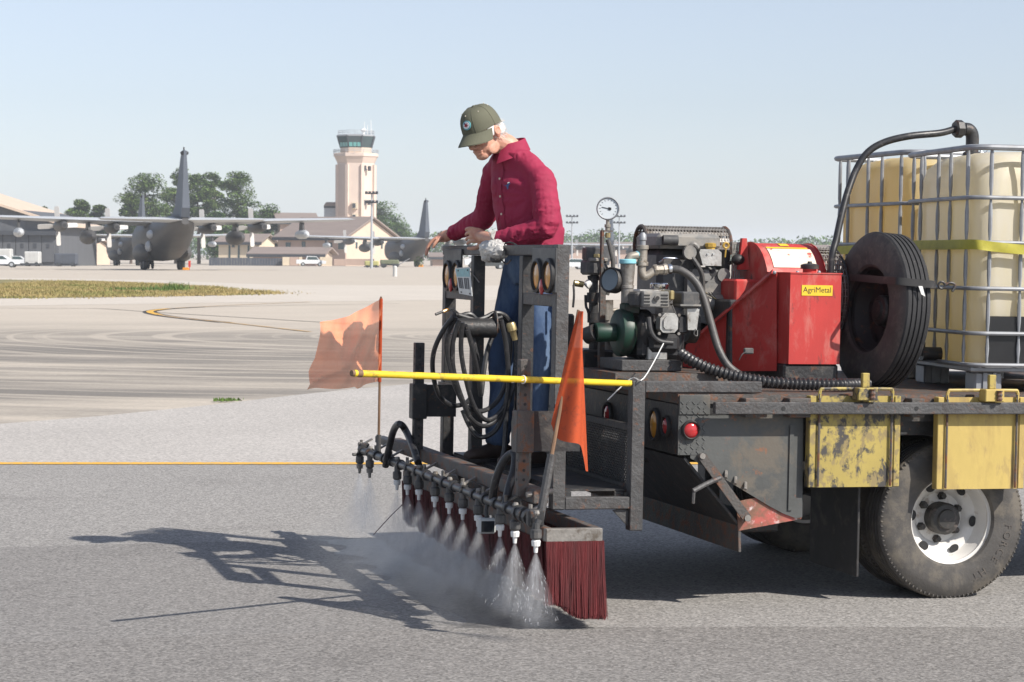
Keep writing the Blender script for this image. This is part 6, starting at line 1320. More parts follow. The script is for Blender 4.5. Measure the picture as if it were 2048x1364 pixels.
q = P(1837, 572, .04); b = MB(); b.add([q, q + Vector((.02, -.003, 0)), q + Vector((.035, -.004, -.05)), q + Vector((.015, -.003, -.04))], [(0, 1, 2, 3)]); b.build('tag', M['white'], t, fix=False)

# ================================================================ bulk liquid totes
def tote(corner, rotz, mat, label, W=1.0, D=1.15, zt=2.2, band=True):
    """corner: near rear corner (u, v); the rear face runs across by W, the side face runs forward by D"""
    sp = TRUCK @ Matrix.Translation((corner[0], corner[1], ZD)) @ Matrix.Rotation(R(rotz), 4, 'Z')
    t = thing('liquid_tote', label, 'liquid tote', (0, 0, 0), sp, group='caged totes on the flatbed'); H_ = zt - ZD
    b = MB(); b.span((.06, .06, .0), (.20, .20, .10), .006); b.span((D - .2, .06, 0), (D - .06, .2, .10), .006); b.span((.06, W - .2, 0), (.2, W - .06, .10), .006); b.span((D - .2, W - .2, 0), (D - .06, W - .06, .10), .006)
    for k_, (x, y) in enumerate(((.06, .06), (D - .2, .06), (.06, W - .2), (D - .2, W - .2), (D / 2 - .07, .06))):
        b = MB(); b.span((x, y, 0), (x + .14, y + .14, .098), .008); b.span((x + .04, y - .008, .005), (x + .06, y - .001, .095)); b.span((x + .09, y - .008, .005), (x + .11, y - .001, .095)); b.build('pallet_foot', M['zinc'], t)
    b = MB(); b.span((.02, .02, .10), (D - .02, W - .02, .125), .006); b.build('pallet_tray', M['zinc'], t)
    # moulded bottle: rounded box with shoulders and shallow flutes
    def sect(z, ins, rad):
        pts = []; x0, x1, y0, y1 = ins, D - ins, ins, W - ins
        for cx, cy, a0 in ((x1 - rad, y1 - rad, 0), (x0 + rad, y1 - rad, 90), (x0 + rad, y0 + rad, 180), (x1 - rad, y0 + rad, 270)):
            for k in range(7): a = R(a0 + 15 * k); pts.append(Vector((cx + rad * math.cos(a), cy + rad * math.sin(a), z)))
        out = []
        for i, p in enumerate(pts):
            nx = pts[(i + 1) % len(pts)]; seg = 10 if (nx - p).length > .2 else 1
            for j in range(seg):
                q = p.lerp(nx, j / seg)
                if 0 < j < seg:
                    fl = .010 * math.cos(j / seg * 2 * math.pi * 2); d_ = Vector(((D / 2 - q.x), (W / 2 - q.y), 0)); ax_ = Vector((math.copysign(1, d_.x), 0, 0)) if abs(nx.x - p.x) < abs(nx.y - p.y) else Vector((0, math.copysign(1, d_.y), 0)); q = q + ax_ * fl
                out.append(q)
        return out
    b = MB(); prof = [(.13, .06, .10), (.16, .035, .12), (.5, .028, .12), (.9, .028, .12), (H_ - .16, .04, .13), (H_ - .08, .055, .15), (H_ - .03, .10, .18), (H_ - .008, .18, .2), (H_ - .004, .30, .15)]
    rows = [sect(*q) for q in prof]; b.grid(rows, close_u=True); b.add(rows[-1], [tuple(range(len(rows[-1])))]); b.build('bottle', mat, t, smooth=50)
    b = MB(); b.lathe([(.11, 0), (.11, .04), (.09, .045)], (D / 2, W / 2, H_ - .006), (0, 0, 1), 20); b.build('lid', M['black_band'], t)
    def ringpts(z, ins=0.0, rad=.09):
        o = []; x0, x1, y0, y1 = ins, D - ins, ins, W - ins
        for cx, cy, a0 in ((x1 - rad, y1 - rad, 0), (x0 + rad, y1 - rad, 90), (x0 + rad, y0 + rad, 180), (x1 - rad, y0 + rad, 270)):
            for k in range(5): a = R(a0 + 22.5 * k); o.append(Vector((cx + rad * math.cos(a), cy + rad * math.sin(a), z)))
        return o
    for z in (.135, .29, .51, .735, .955, H_):
        b = MB(); b.tube(ringpts(z), .0105 if z < H_ else .015, 8, closed=True); b.build('cage_hoop', M['zinc'], t)
    xs_ = [.10, .26, .55, .70, D - .1]; ys_ = [.10, .34, .52, .78, W - .1]
    def upright(x, y):
        b = MB(); pts = []; rr_ = []
        for k in range(25):
            z = .125 + (H_ - .125) * k / 24; pts.append(Vector((x, y, z))); near_ = min(abs(z - h) for h in (.135, .29, .51, .735, .955, H_)); rr_.append(.0108 if near_ > .035 else .007)
        b.tube(pts, rr_, 8); b.build('cage_upright', M['zinc'], t)
    for x in xs_: upright(x, .012); upright(x, W - .012)
    for y in ys_: upright(.012, y); upright(D - .012, y)
    if band:
        b = MB(); b.span((.10, .018, .14), (D - .1, .032, .375), .004); b.build('black_guard_sheet', M['black_band'], t)
    b = MB(); q = Vector((.02, W * .45, .17)); b.tube([q, q + Vector((-.10, 0, 0))], .035, 14); b.tube([q + Vector((-.10, 0, -.01)), q + Vector((-.10, 0, .06))], .018, 10); b.build('outlet_valve', M['black_steel'], t)
    return t
n0 = P(1947, 300, .12)
tote((n0.x, .12), -7, M['tote'], 'near caged bulk tote with cream and yellow bottle beside the spare tyre', zt=2.2)
f0_ = P(1660, 320, 2.28)
tote((f0_.x + .01, 1.28), 0, M['tote_yellow'], 'farther caged bulk tote behind the hose and spare tyre', zt=P(1662, 318, 2.28).z, band=False)
# yellow ratchet strap round both totes
rows = []
TW = Matrix.Translation((n0.x, .12, 0)) @ Matrix.Rotation(R(-7), 4, 'Z')
zs = P(1900, 489, .3).z
sp2 = [Vector((f0_.x - .012, 2.30, zs - .03)), Vector((f0_.x - .022, 1.9, zs - .02)), Vector((f0_.x - .02, 1.30, zs - .01)), TW @ Vector((-.02, .95, zs)), TW @ Vector((-.022, .5, zs)), TW @ Vector((-.02, .12, zs)), TW @ Vector((.02, -.02, zs)), TW @ Vector((.12, -.026, zs - .01)), TW @ Vector((.3, -.024, zs - .022)), TW @ Vector((.6, -.024, zs - .03)), TW @ Vector((1.1, -.024, zs - .03))]
for i, p in enumerate(smooth_path(sp2, 5)): rows.append([p + Vector((0, 0, .024)), p + Vector((-.003, -.006 * math.sin(i * .9), 0)), p - Vector((0, 0, .024))])
b = MB(); b.grid(rows); tag(b.build('ratchet_strap', M['strap'], space=TRUCK, org=sp2[4], fix=False), 'wide yellow green strap pulled around the caged totes', 'strap')
# black hose with elbow from the tote lid down to the blower
ec = TW @ Vector((.10, .55, 2.2)); ez_ = P(1925, 262, ec.y).z; ex = P(1928, 265, ec.y).x
t = thing('tote_hose', 'black hose arching from the tote top elbow to the deck', 'hose', Vector((ex, ec.y, 2.2)), TRUCK)
b = MB(); b.tube(smooth_path([Vector((ex + .045, ec.y, 2.17)), Vector((ex + .048, ec.y, ez_ - .03)), Vector((ex + .03, ec.y, ez_ + .005)), Vector((ex - .0, ec.y, ez_ + .01))], 6), .034, 14); el = b.build('elbow', M['black_steel'], t)
b = MB(); b.lathe([(.038, 0), (.046, .008), (.046, .04), (.038, .05)], (ex - .055, ec.y, ez_ + .01), (1, 0, 0), 8); b.build('coupling_nut', M['black_steel'], el)
b = MB(); b.lathe([(.042, 0), (.048, .005), (.048, .03), (.042, .035)], (ex + .048, ec.y, 2.17), (0, 0, 1), 14); b.build('camlock_collar', M['black_steel'], el)
b = MB(); b.torus((ex + .10, ec.y - .03, 2.22), (.3, 1, 0), .018, .003, 14, 5); b.build('pull_ring', M['chrome'], el)
V0 = ec.y; pth = [Vector((ex - .05, V0, ez_ + .01)), P(1880, 266, V0), P(1820, 272, V0), P(1770, 284, V0 + .02), P(1735, 305, V0 + .03), P(1712, 340, V0 + .03), P(1695, 385, V0), P(1683, 430, V0 - .03), P(1672, 480, V0 - .06), P(1664, 512, V0 - .08), P(1660, 560, V0 - .08)]
b = MB(); b.tube(smooth_path(pth, 6), .018, 12); b.build('hose', M['hose'], t)
# ================================================================ the operator
def limb(b, pts, radii, n=18, k=6):
    """tapered limb with rounded ends; radii may be (a, b) pairs: across and fore-aft"""
    P_ = smooth_path(pts, k); N_ = len(P_); m = len(pts) - 1; rr = []
    for i in range(N_):
        f = i / (N_ - 1) * m; j = min(int(f), m - 1); a, c = radii[j], radii[j + 1]; g = f - j; g = g * g * (3 - 2 * g); rr.append(a + (c - a) * g)
    d0 = (P_[1] - P_[0]).normalized(); d1 = (P_[-1] - P_[-2]).normalized()
    P_ = [P_[0] - d0 * rr[0] * .55] + P_ + [P_[-1] + d1 * rr[-1] * .55]; rr = [rr[0] * .45] + rr + [rr[-1] * .45]
    b.tube(P_, rr, n); return b
def loft(b, secs, n=28):
    """secs: centre, half width vector, half depth vector"""
    rows = [[Vector(c) + A_ * math.cos(t) + B__ * math.sin(t) for t in [6.28318 * k / n for k in range(n)]] for c, A_, B__ in secs]
    b.grid(rows, close_u=True); b.add(rows[0], [tuple(range(n))]); b.add(rows[-1], [tuple(range(n))[::-1]]); return b
def fuse(b, name, mat, parent, voxel, smooth_it, warp=None):
    """weld the overlapping closed pieces into one continuous skin"""
    me = b.mesh('tmp', [], smooth=0); ob = bpy.data.objects.new('tmp', me); COL.objects.link(ob)
    md = ob.modifiers.new('r', 'REMESH'); md.mode = 'VOXEL'; md.voxel_size = voxel; md.use_smooth_shade = True
    if smooth_it: sm = ob.modifiers.new('s', 'SMOOTH'); sm.iterations = smooth_it; sm.factor = .5
    dg = bpy.context.evaluated_depsgraph_get(); dg.update(); res = bpy.data.meshes.new_from_object(ob.evaluated_get(dg)); bpy.data.objects.remove(ob)
    org = INFO[parent.name][1]
    for v in res.vertices:
        p = Vector(v.co)
        if warp: p = warp(p, v.normal)
        v.co = p - org
    if warp:
        bm = bmesh.new(); bm.from_mesh(res)
        for _ in range(2): bmesh.ops.smooth_vert(bm, verts=bm.verts, factor=.5, use_axis_x=True, use_axis_y=True, use_axis_z=True)
        bm.to_mesh(res); bm.free()
    res.materials.clear(); res.materials.append(mat); res.polygons.foreach_set('use_smooth', [True] * len(res.polygons)); res.name = name
    o = bpy.data.objects.new(name, res); COL.objects.link(o); o.parent = parent; INFO[o.name] = (None, org); return o
FZ2 = .556
man = thing('person', 'person in a maroon shirt, jeans and olive cap leaning on the cage rail', 'person', (-1.78, 1.25, FZ2), TRUCK)
FW = Vector((-.945, -.326, 0)).normalized(); LF = Vector((.326, -.945, 0)).normalized(); UPV = Vector((0, 0, 1))
hip = P(1064, 512, 1.25); chest = P(1048, 372, 1.25); nk = P(1022, 292, 1.25); hd = P(965, 264, 1.22)
belly = P(1058, 455, 1.25)
shL = P(1082, 352, 1.07); shR = P(992, 338, 1.47)
elL = P(1096, 452, .98); wrL = P(992, 480, 1.14); 
elR = P(970, 436, 1.62); wrR = P(908, 466, 1.93)
# ---- head frame: chin tucked, looking down and back
hf = (FW * .84 + UPV * -.40 + LF * .24).normalized(); hl = (LF - hf * LF.dot(hf)).normalized(); hu = hl.cross(hf) * -1
if hu.z < 0: hu = -hu
HS = 1.05
def H(f, l, u): return hd + (hf * f + hl * l + hu * u) * HS
HM = Matrix((hf * HS, hl * HS, hu * HS)).transposed()
TC = R(-3); cf_ = hf * math.cos(TC) + hu * math.sin(TC); cu_ = hu * math.cos(TC) - hf * math.sin(TC)
def HC(f, l, u): return hd + (cf_ * f + hl * l + cu_ * (u + .010)) * HS    # the cap sits tipped back
bb = MB()
bb.ell(H(-.012, 0, .022), (.100, .076, .086), HM, 24, 18)          # skull
bb.ell(H(.022, 0, -.045), (.066, .060, .075), HM, 20, 14)          # face
bb.ell(H(.052, 0, -.098), (.034, .036, .026), HM, 16, 10)          # chin
bb.ell(H(.012, .046, -.078), (.046, .016, .034), HM, 12, 8); bb.ell(H(.012, -.046, -.078), (.046, .016, .034), HM, 12, 8)   # jaw
bb.ell(H(.070, .036, -.028), (.020, .022, .018), HM, 12, 8); bb.ell(H(.070, -.036, -.028), (.020, .022, .018), HM, 12, 8)   # cheekbones
bb.ell(H(.078, 0, .012), (.018, .050, .012), HM, 14, 8)            # brow
limb(bb, [H(.082, 0, .006), H(.100, 0, -.022), H(.112, 0, -.042)], [.010, .013, .016], 10, 4)   # nose
bb.ell(H(.097, .013, -.046), (.013, .009, .009), HM, 8, 6); bb.ell(H(.097, -.013, -.046), (.013, .009, .009), HM, 8, 6)
limb(bb, [H(.080, .026, -.070), H(.090, 0, -.068), H(.080, -.026, -.070)], [.006, .008, .006], 8, 4)  # upper lip
limb(bb, [H(.078, .022, -.082), H(.086, 0, -.083), H(.078, -.022, -.082)], [.006, .009, .006], 8, 4)  # lower lip
for s_ in (-1, 1):
    bb.ell(H(-.012, s_ * .077, -.012), (.020, .009, .034), HM @ Matrix.Rotation(R(12), 3, 'Y'), 12, 10)  # ear
    bb.torus(H(-.014, s_ * .083, -.008), hl, .019, .006, 14, 6)
limb(bb, [H(-.03, 0, -.05), nk + FW * .01 + UPV * -.01, nk + UPV * -.08], [.058, .060, .07], 18, 5)      # neck
# ---- trunk and limbs beneath the clothes
loft(bb, [(nk + UPV * -.03, LF * .08, FW * .06), (chest + UPV * .07, LF * .16, FW * .09), (chest, LF * .165, FW * .105), (belly, LF * .15, FW * .11), (hip, LF * .155, FW * .10), (hip + UPV * -.08, LF * .14, FW * .09)], 20)
limb(bb, [shL, elL], [.048, .040]); limb(bb, [elL, wrL], [.040, .029]); limb(bb, [shR, elR], [.048, .040]); limb(bb, [elR, wrR], [.040, .029])
knL, anL = P(1082, 705, 1.10), P(1062, 893, 1.12); knR, anR = P(1008, 700, 1.42), P(994, 880, 1.46)
hpL = hip + LF * .085 + UPV * -.06; hpR = hip - LF * .085 + UPV * -.06
limb(bb, [hpL, knL, anL], [.075, .05, .04]); limb(bb, [hpR, knR, anR], [.075, .05, .04])
# ---- hands
def hand(b, wrist, palm_c, along, across, normal, curls, thumb, size=1.0):
    """along: wrist to knuckles, across: towards the thumb side, normal: out of the back of the hand"""
    along, across, normal = along.normalized(), across.normalized(), normal.normalized(); Mh = Matrix((along, across, normal)).transposed()
    limb(b, [wrist, wrist.lerp(palm_c, .6), palm_c], [.030, .032, .026], 14, 4)
    b.ell(palm_c, (.052 * size, .042 * size, .019), Mh, 18, 12)
    tips = []
    for i, (off, L0, curl) in enumerate(zip((.034, .012, -.011, -.033), (.088, .097, .092, .072), curls)):
        p = palm_c + along * (.038 * size) + across * off * size + normal * .002; d = along.copy(); pts = [p - along * .02, p]
        for s_, fr in enumerate((.45, .32, .23)):
            d = (d - normal * math.tan(R(curl[s_]))).normalized() if curl[s_] < 80 else (d * .1 - normal).normalized(); d = (d + across * off * (1.6 if s_ == 0 else 0)).normalized(); p = p + d * L0 * fr * size; pts.append(p)
        limb(b, pts, [.0100, .0098, .0082, .0080, .0066], 10, 3); tips.append(p)
    t0 = palm_c - along * .018 + across * .034; limb(b, [t0 - across * .015, t0 + thumb[0] * .030 * size, t0 + thumb[0] * .030 * size + thumb[1] * .034 * size, t0 + thumb[0] * .030 * size + thumb[1] * .034 * size + thumb[2] * .026 * size], [.013, .0125, .0105, .008], 10, 3)
    return tips
RT = 1.679
# right hand laid over the far end of the rail: fingers drop over the rear edge
pcR = P(881, 476, 2.00); aR = (P(868, 484, 2.02) - wrR).normalized()
hand(bb, wrR, pcR, Vector((-.80, .35, -.28)), Vector((-.3, -.93, -.05)), Vector((-.22, .1, 1)), ((34, 45, 20), (30, 45, 22), (30, 45, 22), (30, 42, 20)), (Vector((-.7, -.45, -.35)).normalized(), Vector((-.75, -.1, -.6)).normalized(), Vector((-.35, .1, -.9)).normalized()))
# left hand resting knuckles-up on the rail beside the wrapped box
pcL = P(957, 471, 1.33)
hand(bb, wrL, pcL, Vector((-.80, .45, .08)), Vector((-.2, .1, 1)) * -1, Vector((-.3, -.93, .2)), ((50, 62, 45), (52, 64, 45), (54, 64, 45), (54, 62, 45)), (Vector((-.6, .2, -.6)).normalized(), Vector((-.8, .3, -.3)).normalized(), Vector((-.8, .4, .0)).normalized()))
body = fuse(bb, 'body', M['skin'], man, .0034, 2)
b = MB(); rg = P(939, 466, 1.36); b.torus(rg, Vector((-.8, .45, .1)), .0115, .0022, 14, 6); b.build('ring', M['brass'], man)
# eyes, brows
for s_ in (-1, 1):
    b = MB(); limb(b, [H(.085, s_ * .014, -.006), H(.084, s_ * .032, -.004), H(.074, s_ * .046, -.008)], [.004, .005, .003], 8, 3); b.build('eyebrow', M['hair'], man)
    b = MB(); b.ell(H(.073, s_ * .031, -.022), (.012, .013, .009), HM, 12, 8); b.build('eye', M['dark_trim'], man)
# ---- hair: white fringe round the back and sides below the cap
hb = MB(); hr = random.Random(4)
hb.ell(H(-.050, 0, -.014), (.070, .083, .056), HM, 24, 14)
for s_ in (-1, 1): hb.ell(H(.006, s_ * .070, .004), (.042, .012, .030), HM, 14, 8)
def hairwarp(p, n): return p + n * (.006 * noise.noise(p * 60) + .003 * noise.noise(p * 160))
fuse(hb, 'hair', M['hair'], man, .004, 2, hairwarp)
b = MB()
for k in range(260):
    a = hr.uniform(R(95), R(265)); p = H(-.012 + .106 * math.cos(a), .083 * math.sin(a), hr.uniform(-.05, .025)); d_ = (p - H(0, 0, .0)).normalized() - hu * .6; b.tube([p, p + d_.normalized() * hr.uniform(.012, .026)], [.0012, .0004], 3, caps=False)
tag(b.build('stray_hair', M['hair'], man, smooth=0), kind='stuff')
# ---- cap
cb = MB(); rows = []; n = 40
for j in range(13):
    f = j / 12; th_ = f * math.pi / 2; rr_ = math.cos(th_) ** .6; zz = .016 + .106 * math.sin(th_)
    rows.append([HC(-.008 + (.111 * rr_) * math.cos(2 * math.pi * k / n), (.088 * rr_) * math.sin(2 * math.pi * k / n), zz - .030 * (1 - f) * (1 if math.cos(2 * math.pi * k / n) < 0 else 0) * abs(math.cos(2 * math.pi * k / n))) for k in range(n)])
cb.grid(rows, close_u=True); crown = cb.build('cap', M['cap'], man, smooth=60)
b = MB(); top, bot = [], []
for i in range(9):
    f = i / 8; row = []
    for k in range(25):
        a = R(-78 + 156 * k / 24); ext = .070 * f * max(math.cos(a), 0) ** .55; r0 = Vector((.108 * math.cos(a) - .008, .084 * math.sin(a))); row.append(HC(r0.x + ext * (.9 + .1 * math.cos(a)), r0.y + ext * math.sin(a) * .2, .024 - .016 * (math.sin(a) ** 2) * (1 + .8 * f) - .034 * f))
    top.append(row)
b.grid(top); b.grid([[p - cu_ * .004 for p in r_] for r_ in top]); b.build('bill', M['cap'], crown, smooth=60)
for k in range(6):
    a = R(30 + 60 * k); b = MB(); pts = []
    for j in range(13): th_ = j / 12 * math.pi / 2; rr_ = math.cos(th_) ** .6 * 1.006; pts.append(HC(-.008 + .111 * rr_ * math.cos(a), .088 * rr_ * math.sin(a), .016 + .1065 * math.sin(th_) - .030 * (1 - j / 12) * max(-math.cos(a), 0)))
    b.tube(pts[:-1], .0012, 5); b.build('seam', M['cap'], crown)
    a = R(60 * k); rr_ = math.cos(1.0) ** .6 * 1.006; b = MB(); b.ell(HC(-.008 + .111 * rr_ * math.cos(a), .088 * rr_ * math.sin(a), .016 + .1065 * math.sin(1.0)), (.003, .003, .003), None, 8, 6); b.build('eyelet', M['label_cream'], crown)
b = MB(); b.ell(HC(-.008, 0, .123), (.008, .008, .005), HM, 10, 6); b.build('top_button', M['cap'], crown)
pc = HC(.095, .012, .066); pn = (cf_ * .86 + cu_ * .45 + hl * .1).normalized(); px_ = hl - pn * hl.dot(pn); px_.normalize(); py_ = px_.cross(pn) * -1
if py_.z < 0: py_ = -py_
b = MB(); b.lathe([(.024, 0), (.024, .005), (.019, .006)], pc, pn, 24); bd = b.build('round_badge', M['teal'], crown)
b = MB(); b.lathe([(.018, .006), (.018, .0075)], pc, pn, 24); b.build('badge_field', M['white'], crown)
M['badge_red'] = pm('badge_red', (.30, .02, .03), .6, 0, .1, 20); M['badge_navy'] = pm('badge_navy', (.03, .05, .14), .6, 0, .1, 20)
b = MB(); b.prism([(-.013, -.004), (.0, -.010), (.012, -.001), (.004, .001), (.005, .010), (-.003, .006), (-.009, .012), (-.008, .002)], pc + pn * .0078, px_, py_, pn * .001); b.build('badge_emblem', M['badge_red'], crown)
b = MB(); b.prism([(-.012, .003), (-.004, .009), (-.007, .014), (-.013, .010)], pc + pn * .0079, px_, py_, pn * .001); b.build('badge_emblem', M['badge_navy'], crown)

# ---- shirt
sb = MB()
loft(sb, [(nk + UPV * -.005 + FW * -.005, LF * .075, FW * .068), (nk + UPV * -.045 - FW * .01, LF * .135, FW * .085), (shL.lerp(shR, .5) + UPV * .005 - FW * .012, LF * .195, FW * .118), (chest + UPV * .0, LF * .205, FW * .142), (chest.lerp(belly, .5), LF * .198, FW * .148), (belly, LF * .194, FW * .152), (hip + UPV * .055, LF * .182, FW * .140), (hip + UPV * .035, LF * .176, FW * .132)], 30)
limb(sb, [nk + UPV * -.045, nk.lerp(shL, .55) + UPV * -.012, shL + UPV * -.012 - LF * .01], [.058, .062, .062]); limb(sb, [nk + UPV * -.045, nk.lerp(shR, .55) + UPV * -.012, shR + UPV * -.012 + LF * .01], [.058, .062, .062])
limb(sb, [shL - LF * .05 + UPV * .0, shL + LF * .004 + UPV * -.02, shL.lerp(elL, .5) + LF * .006, elL], [.058, .068, .066, .062]); limb(sb, [elL, elL.lerp(wrL, .45) + UPV * -.008, wrL.lerp(elL, .12)], [.062, .056, .042])
limb(sb, [shR + LF * .05 + UPV * .0, shR - LF * .01 + UPV * -.02, shR.lerp(elR, .5), elR], [.058, .066, .062, .058]); limb(sb, [elR, elR.lerp(wrR, .45), wrR.lerp(elR, .1)], [.060, .054, .042])
limb(sb, [wrL.lerp(elL, .16), wrL.lerp(elL, .02)], [.041, .039]); limb(sb, [wrR.lerp(elR, .16), wrR.lerp(elR, .02)], [.041, .039])
def segd(p, a, c): d = c - a; t_ = max(0, min(1, (p - a).dot(d) / d.length_squared)); return (p - a - d * t_).length, t_
def shirtwarp(p, n):
    w_ = 0
    dl, tl_ = segd(p, elL, wrL); du, tu_ = segd(p, shL, elL); dr, tr_ = segd(p, elR, wrR)
    q = p.copy()
    w_ += .010 * noise.noise(Vector((q.x * 5, q.y * 5, q.z * 11)))
    w_ += .007 * (1 - abs(noise.noise(Vector((q.x * 7 + q.z * 5, q.y * 7, q.z * 4)))) * 2)
    elb = min((p - elL).length, (p - elR).length)                      # creases bunch at the elbows
    if elb < .16: w_ += .005 * math.sin((p - elL).length * 75 + 3 * noise.noise(p * 8)) * (1 - elb / .16)
    for a_, c_, f_ in ((elL, wrL, 1), (shL, elL, .8), (elR, wrR, 1), (shR, elR, .7)):      # slanting sleeve creases
        ds, ts = segd(p, a_, c_)
        if ds < .085 and 0 < ts < 1:
            ax_ = (c_ - a_).normalized(); x_, y_ = orth(ax_); rel = p - a_; an_ = math.atan2(rel.dot(y_), rel.dot(x_)); s_ = math.sin(ts * (c_ - a_).length * 62 + an_ * 1.0 + 2.2 * noise.noise(p * 7))
            w_ += .0075 * f_ * (1 - abs(s_)) ** 1.6 * -1 + .002
    arm = shL + LF * -.01 + FW * .05 + UPV * -.10; rel = p - arm                       # drag folds fanning from the armpit
    if p.z < shL.z and dl > .09 and du > .085:
        an_ = math.atan2(rel.z, rel.dot(FW)); rr_ = rel.length; w_ += .012 * math.sin(an_ * 9 + 2 * noise.noise(p * 5)) * math.exp(-rr_ * 4.5)
    if p.z < hip.z + .14: w_ += .012 * noise.noise(Vector((p.x * 14, p.y * 14, p.z * 6))) + .008   # blouses over the belt
    return p + n * w_
shirt = fuse(sb, 'shirt', M['shirt'], man, .0075, 3, shirtwarp)
# collar: two leaves round the neck, open at the throat
def collar_leaf(sgn):
    rows = []
    for i in range(15):
        a = R(180 - sgn * 0 - 165 * i / 14) if sgn > 0 else R(180 + 165 * i / 14)
        d_ = FW * math.cos(a) + LF * math.sin(a); base = nk + Vector((0, 0, -.012)) + d_ * .070 + UPV * (.022 * -math.cos(a)) ; top_ = base + UPV * .036 + d_ * -.004; f = i / 14
        out_ = base + d_ * (.026 + .016 * f) + UPV * (-.018 - .045 * f ** 2); rows.append([base, top_, top_ + d_ * .006, out_])
    b = MB(); b.grid(rows); b.grid([[p + UPV * -.0015 - FW * .0 for p in r_] for r_ in rows]); b.build('collar', M['shirt'], man, smooth=40)
collar_leaf(1); collar_leaf(-1)
# front placket, buttons, chest mark follow the front of the shirt
dgm = shirt.data; org = INFO[man.name][1]
from mathutils.bvhtree import BVHTree
bv = BVHTree.FromPolygons([v.co + org for v in dgm.vertices], [tuple(p.vertices) for p in dgm.polygons])
def skin_hit(p, d_): r_ = bv.ray_cast(p + d_ * .6, -d_); return r_[0] if r_[0] else p
rows = []
for k in range(16):
    z_ = nk.z - .05 - (nk.z - .05 - hip.z - .06) * k / 15; cen = nk.lerp(hip, k / 15); row = []
    for l_ in (-.017, 0, .017): q = Vector((cen.x, cen.y, z_)) + LF * l_; h_ = skin_hit(q, FW); row.append(h_ + FW * .003)
    rows.append(row)
b = MB(); b.grid(rows); b.build('placket', M['shirt'], man, smooth=60, fix=False)
for k in range(5): c_ = rows[1 + 3 * k][1]; b = MB(); b.lathe([(.0058, 0), (.0058, .003), (.004, .0036)], c_ + FW * .002, FW, 12); b.build('button', M['label_cream'], man)
q = skin_hit(P(1007, 370, 1.1) * 1.0, (FW * .8 + LF * .6).normalized()); nn = (FW * .8 + LF * .6).normalized(); s1 = LF * .8 - FW * .6
b = MB(); b.prism([(-.022, .004), (-.006, .0), (.0, .012), (.012, .016), (.016, .012), (.006, -.002), (.004, -.020), (-.002, -.018), (-.004, -.006)], q + nn * .006, s1, UPV, nn * .002); b.build('chest_emblem', M['badge_navy'], man)
b = MB(); b.prism([(.0, .010), (.011, .014), (.010, .018), (.002, .016)], q + nn * .0085, s1, UPV, nn * .001); b.build('chest_emblem', M['white'], man)
for a_, c_, r_ in ((wrL, elL, .043), (wrR, elR, .043)):
    d_ = (a_ - c_).normalized(); b = MB(); b.lathe([(r_ - .006, -.05), (r_, -.048), (r_ + .001, -.006), (r_ - .002, 0), (r_ - .008, -.001)], a_ + d_ * .004, d_, 24, close=False); b.build('cuff', M['shirt'], man)
# ---- belt and jeans
b = MB(); n = 36
def beltring(z_, g): return [hip + Vector((0, 0, z_)) + LF * (.163 + g) * math.cos(t) + FW * (.118 + g) * math.sin(t) for t in [6.28318 * k / n for k in range(n)]]
b.grid([beltring(.006, .004), beltring(.006, .011), beltring(.046, .011), beltring(.046, .004)], close_u=True); belt = b.build('belt', M['belt'], man)
for a in (20, -30, 75, 130): d_ = LF * .172 * math.cos(R(a)) + FW * .128 * math.sin(R(a)); b = MB(); b.box(hip + d_ + Vector((0, 0, .026)), (.012, .012, .056), None, .003); b.build('belt_loop', M['jeans'], belt)
jb = MB()
loft(jb, [(hip + UPV * .045, LF * .160, FW * .115), (hip, LF * .170, FW * .124), (hip + UPV * -.09, LF * .172, FW * .122), (hip + UPV * -.14, LF * .15, FW * .10)], 26)
limb(jb, [hpL, hpL.lerp(knL, .5) + FW * .012, knL + FW * .012, knL.lerp(anL, .5) - FW * .01, anL + UPV * -.01], [.092, .078, .064, .060, .062]); limb(jb, [hpR, hpR.lerp(knR, .5) + FW * .012, knR + FW * .012, knR.lerp(anR, .5) - FW * .01, anR + UPV * -.01], [.098, .086, .072, .066, .066])
def jeanwarp(p, n):
    w_ = .008 * noise.noise(Vector((p.x * 7, p.y * 7, p.z * 9))) + .004 * noise.noise(p * 22)
    kn = min((p - knL).length, (p - knR).length); lo_ = max(0, 1 - (p.z - FZ2) / .25)
    if kn < .16: w_ += .006 * math.sin(p.z * 110 + 4 * noise.noise(p * 9)) * (1 - kn / .16)
    if lo_ > 0: w_ += .011 * lo_ * math.sin(p.z * 90 + 5 * noise.noise(p * 8))
    return p + n * w_
fuse(jb, 'jeans', M['jeans'], man, .009, 3, jeanwarp)
# ---- boots
for an, name_ in ((anL, 'boot'), (anR, 'boot')):
    f2 = Vector((FW.x, FW.y, 0)); base = Vector((an.x, an.y, FZ2)); b_ = MB()
    limb(b_, [base + UPV * .15, base + UPV * .08, base + UPV * .05], [.050, .050, .045], 16, 4)
    loft(b_, [(base - f2 * .085 + UPV * .045, LF * .030, UPV * .035), (base - f2 * .05 + UPV * .05, LF * .040, UPV * .046), (base + f2 * .03 + UPV * .05, LF * .044, UPV * .048), (base + f2 * .10 + UPV * .043, LF * .048, UPV * .040), (base + f2 * .16 + UPV * .036, LF * .044, UPV * .033), (base + f2 * .195 + UPV * .030, LF * .026, UPV * .024)], 18)
    bt = fuse(b_, name_, M['boot'], man, .008, 2)
    b = MB(); pr = [(-.09, -.028), (-.05, -.040), (.03, -.042), (.10, -.050), (.16, -.046), (.20, -.026), (.20, .026), (.16, .046), (.10, .050), (.03, .042), (-.05, .040), (-.09, .028)]
    b.prism(pr, base + UPV * .0008, f2, LF, UPV * .018); b.build('sole', M['rubber'], bt)
